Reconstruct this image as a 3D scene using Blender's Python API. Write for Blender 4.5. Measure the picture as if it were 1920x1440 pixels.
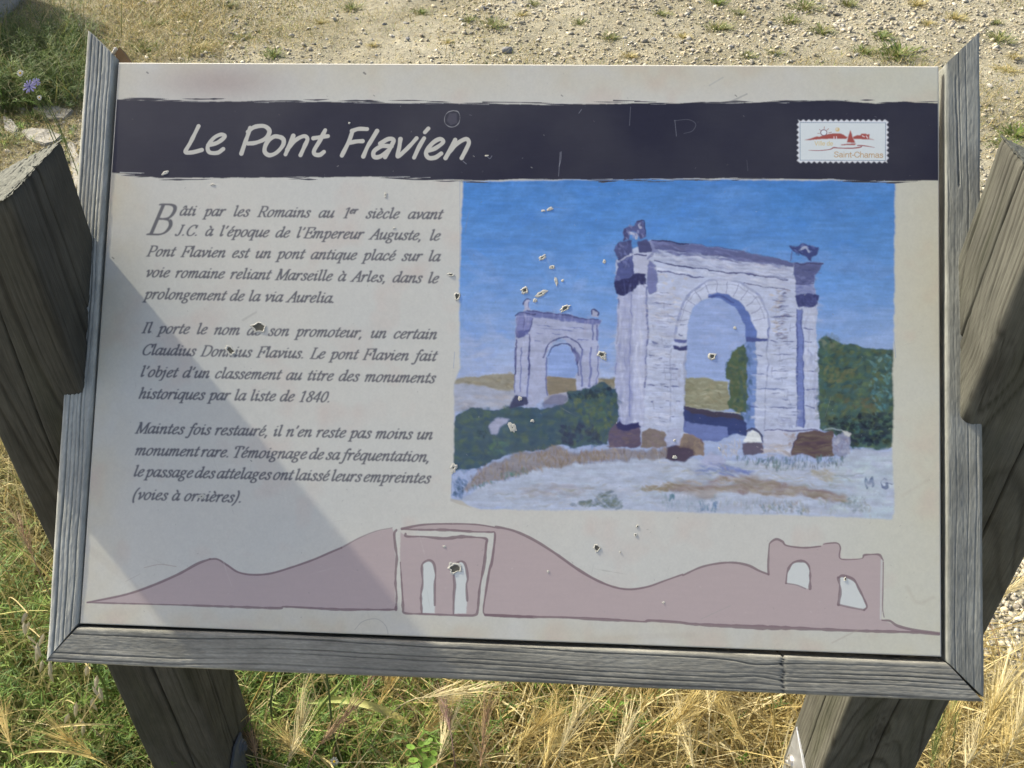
import bpy, bmesh, math, random
import numpy as np
from mathutils import Matrix, Vector
random.seed(7); RS = np.random.RandomState(11)
for o in list(bpy.data.objects): bpy.data.objects.remove(o)
scene = bpy.context.scene
COL = scene.collection

# ------------------------------------------------------------------ camera
FPX = 1800.0; CAM_H = 1.5                      # focal length in pixels of a 1920 px wide picture
RCW = np.array([[0.999995, 0.0031111, 0.0],
                [-0.00194348, 0.62469018, -0.78087028],
                [-0.00242936, 0.78086651, 0.6246932]])
cam_d = bpy.data.cameras.new('camera'); cam = bpy.data.objects.new('camera', cam_d); COL.objects.link(cam)
cam_d.sensor_fit = 'HORIZONTAL'; cam_d.sensor_width = 36.0; cam_d.lens = 36.0*FPX/1920.0
cam_d.clip_start = 0.02; cam_d.clip_end = 400
M = Matrix([list(r)+[0] for r in RCW]+[[0, 0, 0, 1]]); M.translation = (0, 0, CAM_H); cam.matrix_world = M
scene.camera = cam

# ------------------------------------------------------------------ board pose (metres)
O = np.array([-0.39278631, 0.95198868, 1.15146125])
BR = np.array([0.99792605, -0.06272263, 0.01447343])
BD = np.array([-0.03268386, -0.68742151, -0.72552286]); BD -= BR*(BD@BR); BD /= np.linalg.norm(BD)
BN = np.cross(BD, BR)
BW, BH = 0.80, 0.55

# ------------------------------------------------------------------ light
dl = BR*0.625 + BD*0.78                        # direction in which shadows fall over the board
dl /= np.linalg.norm(dl)
SUN = -dl + BN*0.098; SUN /= np.linalg.norm(SUN)
sun_d = bpy.data.lights.new('sun', 'SUN'); sun_d.energy = 4.0; sun_d.angle = math.radians(1.0); sun_d.color = (1.0, 0.95, 0.80)
sun = bpy.data.objects.new('sun', sun_d); COL.objects.link(sun)
sun.rotation_euler = Vector(SUN).to_track_quat('Z', 'Y').to_euler()
world = bpy.data.worlds.new('World'); scene.world = world; world.use_nodes = True
wn = world.node_tree.nodes; wl = world.node_tree.links
sky = wn.new('ShaderNodeTexSky'); sky.sky_type = 'NISHITA'; sky.sun_disc = False
sky.sun_elevation = math.asin(SUN[2]); sky.sun_rotation = math.atan2(SUN[0], SUN[1])
sky.air_density = 0.8; sky.dust_density = 5.0; sky.ozone_density = 0.3
bg = wn['Background']; bg.inputs['Strength'].default_value = 0.15
wl.new(sky.outputs[0], bg.inputs['Color'])
scene.view_settings.view_transform = 'Standard'; scene.view_settings.look = 'None'
scene.view_settings.exposure = 0.56; scene.view_settings.gamma = 1.0
scene.view_settings.use_curve_mapping = False
scene.render.engine = 'CYCLES'
scene.cycles.max_bounces = 6; scene.cycles.use_denoising = True

# ------------------------------------------------------------------ helpers
def ray(px, py): return RCW @ np.array([(px-960)/FPX, -(py-720)/FPX, -1.0])
def ground_at(px, py, z=0.0):
    D = ray(px, py); t = (z-CAM_H)/D[2]; return np.array([0, 0, CAM_H])+D*t
def board_uv(px, py, h=0.0):                   # metres right / down from the board's top left corner
    D = ray(px, py); C0 = np.array([0, 0, CAM_H]); t = ((O+BN*h-C0)@BN)/(D@BN); X = C0+D*t
    return np.array([(X-O)@BR, (X-O)@BD])
def bpos(u, v, h=0.0): return O+BR*u+BD*v+BN*h

def hash3(i, j, k):
    n = (i.astype(np.int64)*73856093) ^ (j.astype(np.int64)*19349663) ^ (k.astype(np.int64)*83492791)
    n = (n ^ (n >> 13))*1274126177 & 0x7fffffff
    n = (n ^ (n >> 15))*2246822519 & 0x7fffffff
    return (n & 0xffff)/65535.0
def noise3(x, y, z):
    x = np.asarray(x, float); y = np.asarray(y, float)+x*0; z = np.asarray(z, float)+x*0
    i = np.floor(x); j = np.floor(y); k = np.floor(z); fx = x-i; fy = y-j; fz = z-k
    fx = fx*fx*(3-2*fx); fy = fy*fy*(3-2*fy); fz = fz*fz*(3-2*fz); r = 0
    for a in (0, 1):
        for b in (0, 1):
            for c in (0, 1):
                r = r+hash3(i+a, j+b, k+c)*(fx if a else 1-fx)*(fy if b else 1-fy)*(fz if c else 1-fz)
    return r*2-1
def fbm(x, y, z, oct=4):
    r = 0; a = 1.0; s = 0
    for o in range(oct):
        r = r+a*noise3(np.asarray(x)*2**o+o*17.3, np.asarray(y)*2**o+o*5.1, np.asarray(z)*2**o); s += a; a *= .5
    return r/s

def mesh_from(name, V, F, mats=(), colors=None, smooth=False, uv=None, mat_idx=None):
    """V (n,3); F (m,k) array or list of lists; colors per vertex (n,3)"""
    me = bpy.data.meshes.new(name)
    V = np.asarray(V, np.float32)
    if isinstance(F, np.ndarray):
        m, k = F.shape
        me.vertices.add(len(V)); me.vertices.foreach_set('co', V.ravel())
        me.loops.add(m*k); me.loops.foreach_set('vertex_index', F.ravel().astype(np.int32))
        me.polygons.add(m); me.polygons.foreach_set('loop_start', np.arange(0, m*k, k, dtype=np.int32))
        me.update(calc_edges=True)
    else:
        me.from_pydata([tuple(map(float, v)) for v in V], [], F); me.update()
    if colors is not None:
        a = me.color_attributes.new('tint', 'FLOAT_COLOR', 'POINT')
        c = np.ones((len(V), 4), np.float32); c[:, :3] = colors; a.data.foreach_set('color', c.ravel())
    if smooth: me.polygons.foreach_set('use_smooth', np.ones(len(me.polygons), bool))
    if uv is not None:
        L = me.uv_layers.new(name='UVMap'); li = np.zeros(len(me.loops), np.int32); me.loops.foreach_get('vertex_index', li)
        L.data.foreach_set('uv', np.asarray(uv, np.float32)[li].ravel())
    for m_ in mats: me.materials.append(m_)
    me.validate(); return me
def link(name, me, parent=None, loc=None, kind=None):
    o = bpy.data.objects.new(name, me); COL.objects.link(o)
    if parent is not None: o.parent = parent
    if loc is not None: o.location = loc
    if kind: o['kind'] = kind
    return o
def tag(o, label, cat=None, group=None):
    o['label'] = label
    if cat: o['category'] = cat
    if group: o['group'] = group
    return o
def empty(name, loc=(0, 0, 0)):
    o = bpy.data.objects.new(name, None); COL.objects.link(o); o.location = loc; o.empty_display_size = .05; return o
def copy_tree(o, parent=None):
    c = o.copy(); COL.objects.link(c)
    if parent is not None: c.parent = parent
    for ch in o.children: copy_tree(ch, c)
    return c

# ------------------------------------------------------------------ materials
def new_mat(name, rough=.8, spec=.3):
    m = bpy.data.materials.new(name); m.use_nodes = True
    b = m.node_tree.nodes['Principled BSDF']; b.inputs['Roughness'].default_value = rough
    b.inputs['Specular IOR Level'].default_value = spec
    return m, m.node_tree.nodes, m.node_tree.links, b
def N(ns, t, **kw):
    n = ns.new(t)
    for k, v in kw.items():
        if hasattr(n, k): setattr(n, k, v)
        else: n.inputs[k].default_value = v
    return n
def tint_mat(name, rough=.7, transl=0.0, noise_scale=0, noise_amt=.0, bump=0.0, bump_scale=200, spec=.25):
    m, ns, ls, b = new_mat(name, rough, spec)
    at = N(ns, 'ShaderNodeAttribute', attribute_name='tint'); colr = at.outputs['Color']
    if noise_scale:
        tc = N(ns, 'ShaderNodeTexCoord'); nz = N(ns, 'ShaderNodeTexNoise'); nz.inputs['Scale'].default_value = noise_scale; nz.inputs['Detail'].default_value = 5
        ls.new(tc.outputs['Object'], nz.inputs['Vector'])
        mr = N(ns, 'ShaderNodeMapRange'); mr.inputs['To Min'].default_value = 1-noise_amt; mr.inputs['To Max'].default_value = 1+noise_amt
        mr.inputs['From Min'].default_value = .25; mr.inputs['From Max'].default_value = .75
        ls.new(nz.outputs['Fac'], mr.inputs['Value'])
        vm = N(ns, 'ShaderNodeVectorMath', operation='MULTIPLY'); ls.new(colr, vm.inputs[0]); ls.new(mr.outputs[0], vm.inputs[1]); colr = vm.outputs[0]
    ls.new(colr, b.inputs['Base Color'])
    if bump:
        tc = N(ns, 'ShaderNodeTexCoord'); nz = N(ns, 'ShaderNodeTexNoise'); nz.inputs['Scale'].default_value = bump_scale; nz.inputs['Detail'].default_value = 6
        ls.new(tc.outputs['Object'], nz.inputs['Vector'])
        bp = N(ns, 'ShaderNodeBump'); bp.inputs['Strength'].default_value = bump; bp.inputs['Distance'].default_value = .004
        ls.new(nz.outputs['Fac'], bp.inputs['Height']); ls.new(bp.outputs[0], b.inputs['Normal'])
    if transl:
        out = ns['Material Output']; tr = N(ns, 'ShaderNodeBsdfTranslucent'); mx = N(ns, 'ShaderNodeMixShader'); mx.inputs[0].default_value = transl
        ls.new(colr, tr.inputs['Color']); ls.new(b.outputs[0], mx.inputs[1]); ls.new(tr.outputs[0], mx.inputs[2]); ls.new(mx.outputs[0], out.inputs['Surface'])
    return m
MAT_BLADE = tint_mat('grass_blade', .6, .3)
MAT_STONE = tint_mat('limestone', .9, 0, 60, .25, .5, 150)
# ================================================================== the flat print of the board
TW, TH = 2560, 1760
SC = TW/1534.0*0.985                            # texture pixels per photograph pixel, roughly
def tx(p): u = board_uv(p[0], p[1]); return np.array([u[0]/BW*TW, u[1]/BH*TH])
def txs(pts): return np.array([tx(p) for p in pts])
def crop(x0, y0, s): return lambda pts: [(x0+x*s, y0+y*s) for x, y in pts]
def lin(c):
    c = np.array(c, float)/255.0; return np.where(c <= .04045, c/12.92, ((c+.055)/1.055)**2.4)
yy, xx = np.mgrid[0:TH, 0:TW].astype(np.float32)
def fast_noise(cell, seed, ax=1.0, octv=3):
    r = np.random.RandomState(seed); out = np.zeros((TH, TW), np.float32); amp = 1; tot = 0
    for o in range(octv):
        cx = cell*ax/2**o; cy = cell/2**o; gw = int(TW/cx)+3; gh = int(TH/cy)+3; g = r.rand(gh, gw).astype(np.float32)*2-1
        X = np.arange(TW)/cx; Y = np.arange(TH)/cy; i = X.astype(int); j = Y.astype(int); fx = X-i; fy = Y-j
        fx = (fx*fx*(3-2*fx)).astype(np.float32); fy = (fy*fy*(3-2*fy)).astype(np.float32)[:, None]
        a = g[j][:, i]; b = g[j][:, i+1]; c = g[j+1][:, i]; d = g[j+1][:, i+1]
        out += amp*((a*(1-fx)+b*fx)*(1-fy)+(c*(1-fx)+d*fx)*fy); tot += amp; amp *= .55
    return out/tot
NZ_BIG = fast_noise(420, 1); NZ_MID = fast_noise(110, 2); NZ_SM = fast_noise(18, 3); NZ_FINE = fast_noise(5, 4)
NZ_H = fast_noise(8, 5, ax=7); NZ_W1 = fast_noise(40, 6); NZ_W2 = fast_noise(40, 7)
C = np.zeros((TH, TW, 3), np.float32)
def box1(a, r, axis):
    if r < 1: return a
    pad = [(0, 0), (0, 0)]; pad[axis] = (r+1, r); c = np.cumsum(np.pad(a, pad, mode='edge'), axis=axis)
    n = a.shape[axis]
    return (np.take(c, range(2*r+1, 2*r+1+n), axis=axis)-np.take(c, range(0, n), axis=axis))/(2*r+1)
def blur(m, r):
    r = int(round(r*.7))
    for _ in range(2): m = box1(box1(m, r, 0), r, 1)
    return m
def put(m, x0, y0, col, op=1.0, tex=None, var=0.0):
    h, w = m.shape; c = lin(col)[None, None, :]
    if var: c = c*(1+var*NZ_H[y0:y0+h, x0:x0+w, None]+var*.6*NZ_SM[y0:y0+h, x0:x0+w, None])
    a = (m*op)[..., None]
    if tex is not None: a = a*tex[y0:y0+h, x0:x0+w, None]
    C[y0:y0+h, x0:x0+w] = C[y0:y0+h, x0:x0+w]*(1-a)+c*a
def poly(pts, col, soft=1.2, rough=1.5, op=1.0, var=.06, dry=0, raw=False):
    P = np.array(pts, float) if raw else txs(pts)
    pad = int(soft*3+rough*2+4)
    x0 = max(0, int(P[:, 0].min())-pad); x1 = min(TW, int(P[:, 0].max())+pad+1); y0 = max(0, int(P[:, 1].min())-pad); y1 = min(TH, int(P[:, 1].max())+pad+1)
    if x1 <= x0 or y1 <= y0: return
    X = xx[y0:y1, x0:x1]+NZ_SM[y0:y1, x0:x1]*rough*1.5+NZ_FINE[y0:y1, x0:x1]*rough*.7
    Y = yy[y0:y1, x0:x1]+NZ_W1[y0:y1, x0:x1]*rough*1.5
    ins = np.zeros(X.shape, bool); n = len(P)
    for i in range(n):
        ax, ay = P[i]; bx, by = P[(i+1) % n]
        if ay == by: continue
        cnd = ((ay > Y) != (by > Y)) & (X < (bx-ax)*(Y-ay)/(by-ay)+ax); ins ^= cnd
    m = ins.astype(np.float32); m = blur(m, max(1.0, soft))
    tex = None
    if dry: tex = np.clip(.75+dry*NZ_H+.3*dry*NZ_FINE, 0, 1)
    put(m, x0, y0, col, op, tex, var)
def spline(P, step=1.5, closed=False):
    P = np.asarray(P, float)
    if len(P) == 2: n = max(2, int(np.linalg.norm(P[1]-P[0])/step)); t = np.linspace(0, 1, n)[:, None]; return P[0]*(1-t)+P[1]*t
    Q = np.vstack([2*P[0]-P[1], P, 2*P[-1]-P[-2]]); out = []
    for i in range(1, len(Q)-2):
        p0, p1, p2, p3 = Q[i-1:i+3]; n = max(2, int(np.linalg.norm(p2-p1)/step)); t = np.linspace(0, 1, n, endpoint=False)[:, None]
        out.append(.5*((2*p1)+(-p0+p2)*t+(2*p0-5*p1+4*p2-p3)*t*t+(-p0+3*p1-3*p2+p3)*t**3))
    out.append(P[-1:]); return np.vstack(out)
def stroke(pts, w, col, op=1.0, soft=.8, taper=False, wob=.12, dry=0, raw=False, seed=None):
    P = np.array(pts, float) if raw else txs(pts)
    W = np.full(len(P), float(w)) if np.isscalar(w) else np.array(w, float)
    W = W*(1 if raw else SC)/2
    S = spline(np.column_stack([P, W*1.0]), 1.2)
    n = len(S)
    if taper: S[:, 2] *= np.clip(np.minimum(np.linspace(0, 1, n), np.linspace(1, 0, n))*5, .25, 1)
    if wob:
        r = np.random.RandomState(seed if seed is not None else int(abs(P[0, 0])*7+abs(P[0, 1]))); k = r.rand(n//12+3)
        S[:, 2] *= 1+wob*2*(np.interp(np.arange(n)/12.0, np.arange(len(k)), k)-.5)
    wm = S[:, 2].max()+soft+2
    x0 = max(0, int(S[:, 0].min()-wm)); x1 = min(TW, int(S[:, 0].max()+wm)+2); y0 = max(0, int(S[:, 1].min()-wm)); y1 = min(TH, int(S[:, 1].max()+wm)+2)
    if x1 <= x0 or y1 <= y0: return
    m = np.zeros((y1-y0, x1-x0), np.float32)
    for x, y, r in S:
        R = int(r+soft+2); cx = int(x)-x0; cy = int(y)-y0
        a0 = max(0, cx-R); a1 = min(m.shape[1], cx+R+1); b0 = max(0, cy-R); b1 = min(m.shape[0], cy+R+1)
        if a1 <= a0 or b1 <= b0: continue
        gx = np.arange(a0, a1)+x0-x; gy = (np.arange(b0, b1)+y0-y)[:, None]
        v = np.clip((r-np.sqrt(gx*gx+gy*gy))/soft+.5, 0, 1); np.maximum(m[b0:b1, a0:a1], v, out=m[b0:b1, a0:a1])
    tex = np.clip(.7+dry*NZ_H[y0:y1, x0:x1]+.5*dry*NZ_FINE[y0:y1, x0:x1], 0, 1) if dry else None
    if tex is not None: m = m*tex
    tex = None
    put(m, x0, y0, col, op, tex)
DAB_T = np.clip(.8+.5*NZ_FINE+.4*NZ_H, 0, 1)
def dabs(pts, cols, n, L, w, ang, spread=.5, op=.6, seed=0, soft=1.5):
    P = txs(pts); r = np.random.RandomState(seed); lo = P.min(0); hi = P.max(0); k = 0; t = 0
    while k < n and t < n*20:
        t += 1; x = r.uniform(lo[0], hi[0]); y = r.uniform(lo[1], hi[1]); ins = False
        for i in range(len(P)):
            ax, ay = P[i]; bx, by = P[(i+1) % len(P)]
            if (ay > y) != (by > y) and x < (bx-ax)*(y-ay)/(by-ay)+ax: ins = not ins
        if not ins: continue
        k += 1; th = ang+r.randn()*spread; l = L*SC*r.uniform(.5, 1.3)/2; ww = w*SC*r.uniform(.6, 1.3)/2; R = int(max(l, ww)+3)
        x0 = int(x)-R; y0 = int(y)-R
        if x0 < 0 or y0 < 0 or x0+2*R >= TW or y0+2*R >= TH: continue
        g = np.arange(2*R); gx = (g+x0-x)[None, :]; gy = (g+y0-y)[:, None]
        a = gx*math.cos(th)+gy*math.sin(th); b = -gx*math.sin(th)+gy*math.cos(th)+.15*a*a/max(l, 1)*r.uniform(-1, 1)
        m = np.clip((1-np.sqrt((a/l)**2+(b/ww)**2))*ww/soft+.2, 0, 1).astype(np.float32)
        col = np.array(cols[r.randint(len(cols))], float)*r.uniform(.92, 1.08)
        put(m, x0, y0, np.clip(col, 0, 255), op*r.uniform(.6, 1.0), DAB_T)

# ---- paper
g = yy/TH; gx = xx/TW
paper = np.stack([np.full_like(g, v) for v in (192, 190, 180)], 2)
warm = np.array([188, 181, 160.]); pink = np.array([186, 164, 152.]); cool = np.array([176, 182, 182.])
edge = np.minimum(np.minimum(xx, TW-xx)/150., np.minimum(yy, TH-yy)/130.); e = np.clip(1-edge, 0, 1)
e = np.clip(e*(.8+1.1*NZ_MID), 0, 1)[..., None]*.85
paper = paper*(1-e)+warm*e
wr = np.clip((gx-.82)/.12, 0, 1)[..., None]*.45; paper = paper*(1-wr)+np.array([190, 190, 168.])*wr
k = np.clip(NZ_BIG*.9+.1, 0, 1)[..., None]*.35; paper = paper*(1-k)+cool*k
k = np.clip(NZ_MID*1.4-.25, 0, 1)[..., None]*.38; paper = paper*(1-k)+pink*k
kk = np.exp(-(((xx-330)/190)**2+((yy-60)/60)**2))[..., None]*.55; paper = paper*(1-kk)+np.array([150, 133, 128.])*kk
paper = paper*(1+.012*NZ_FINE+.012*NZ_SM+.008*NZ_MID)[..., None]
pl = paper/255.0; C[:] = np.where(pl <= .04045, pl/12.92, ((pl+.055)/1.055)**2.4)

# ---- header band with ragged brush edges
INK = (37, 37, 52)
top = [(200, 186), (250, 187), (330, 189), (420, 190), (560, 190), (640, 191), (760, 193), (900, 195), (1040, 196), (1100, 195), (1200, 194), (1300, 193), (1400, 192), (1500, 190), (1560, 187), (1640, 194), (1700, 190), (1780, 196)]
bot = [(1780, 339), (1700, 338), (1620, 340), (1560, 336), (1460, 335), (1350, 334), (1250, 335), (1140, 337), (1040, 336), (980, 335), (900, 338), (820, 337), (760, 333), (680, 331), (600, 332), (520, 332), (430, 333), (360, 333), (300, 334), (260, 328), (200, 322)]
poly(top+bot, INK, 1.0, 1.6, var=.05)
r = np.random.RandomState(5)
for t_ in range(90):
    x = r.uniform(225, 1740); up = r.rand() < .5; L = r.uniform(20, 90); yb = np.interp(x, [p[0] for p in top], [p[1] for p in top]) if up else np.interp(x, [p[0] for p in bot[::-1]], [p[1] for p in bot[::-1]])
    y = yb+(-r.uniform(-1, 4.5) if up else r.uniform(-1, 4.5)); stroke([(x, y), (x+L*.5, y+r.uniform(-.8, .8)), (x+L, y+r.uniform(-1.2, 1.2))], [.4, r.uniform(1.2, 3.4), .3], INK, .9, wob=.3)
    if r.rand() < .4: y = yb+(r.uniform(0, 2) if up else -r.uniform(0, 2)); stroke([(x, y), (x+L*.7, y+r.uniform(-.8, .8))], [.5, 1.1], (175, 176, 172), .8, wob=.3)
for x, y, L in ((225, 323, 45), (222, 327, 30), (1660, 338, 60), (1700, 335, 55), (1150, 188, 50), (1190, 190, 40), (905, 191, 110)):
    stroke([(x, y), (x+L, y+1)], [2.0, 1.0], INK if y < 250 or x > 1600 else (178, 178, 172), .9)
# faint scratches
for p, w, o in (([(1050, 285), (1047, 330)], 1.2, .5), ([(1052, 284), (1051, 300), (1048, 312)], 1, .7), ([(1182, 200), (1180, 235)], 1, .35), ([(1085, 212), (1090, 205)], 1.2, .6), ([(1265, 225), (1268, 255)], 1, .5),
                ([(1264, 226), (1290, 224), (1304, 232), (1298, 245), (1282, 250)], 1, .3), ([(912, 292), (918, 297), (922, 292)], 1.5, .5), ([(868, 302), (874, 307)], 1.5, .5), ([(880, 215), (884, 216)], 1, .4), ([(1400, 300), (1402, 320)], 1, .2)):
    stroke(p, w, (150, 152, 160), o)
stroke([(848, 207), (858, 209), (862, 218), (860, 230), (852, 237), (842, 237), (834, 230), (834, 218), (840, 210), (850, 207)], 1.6, (150, 150, 150), .7, wob=.6)
poly([(842, 212), (856, 212), (857, 230), (845, 234), (838, 226)], (80, 78, 90), 2, 1, .5)

# ---- title, traced stroke by stroke
T = crop(320, 200, .3021)
LT = (186, 183, 172)
title = [[(172, 120), (150, 165), (120, 225), (92, 278), (130, 283), (192, 268)],
 [(232, 238), (290, 222), (335, 185), (310, 172), (265, 195), (230, 245), (240, 282), (290, 285), (325, 262)],
 [(492, 130), (478, 175), (460, 225), (438, 290)], [(478, 155), (520, 125), (580, 120), (612, 150), (590, 195), (530, 222), (480, 228)],
 [(690, 190), (640, 185), (595, 225), (582, 275), (610, 300), (655, 285), (695, 240), (700, 205), (680, 188)],
 [(760, 180), (738, 235), (712, 295)], [(722, 265), (770, 210), (825, 182), (848, 200), (830, 245), (805, 300)],
 [(958, 145), (925, 210), (890, 270), (895, 295), (925, 298), (950, 280)], [(885, 195), (930, 188), (975, 182)],
 [(1128, 150), (1105, 215), (1062, 302)], [(1125, 150), (1165, 137), (1218, 138)], [(1105, 225), (1150, 215), (1190, 213)],
 [(1280, 150), (1250, 200), (1220, 250), (1195, 308)],
 [(1300, 228), (1350, 200), (1382, 205), (1370, 240), (1330, 312)], [(1370, 245), (1310, 245), (1262, 275), (1262, 310), (1300, 308), (1350, 270)],
 [(1425, 200), (1418, 250), (1408, 308), (1450, 275), (1490, 235), (1525, 195)],
 [(1572, 195), (1540, 250), (1510, 315)], [(1598, 135), (1577, 158)],
 [(1590, 275), (1640, 258), (1690, 220), (1670, 200), (1625, 225), (1585, 280), (1598, 315), (1640, 315), (1678, 290)],
 [(1765, 205), (1735, 265), (1705, 318)], [(1720, 290), (1775, 230), (1830, 200), (1850, 220), (1835, 260), (1805, 318)]]
for s_ in title: stroke([(x+.9, y+1.2) for x, y in T(s_)], 10, (48, 46, 60), .6, wob=.05)
for s_ in title: stroke(T(s_), 8.2, LT, 1, wob=.10)

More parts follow.
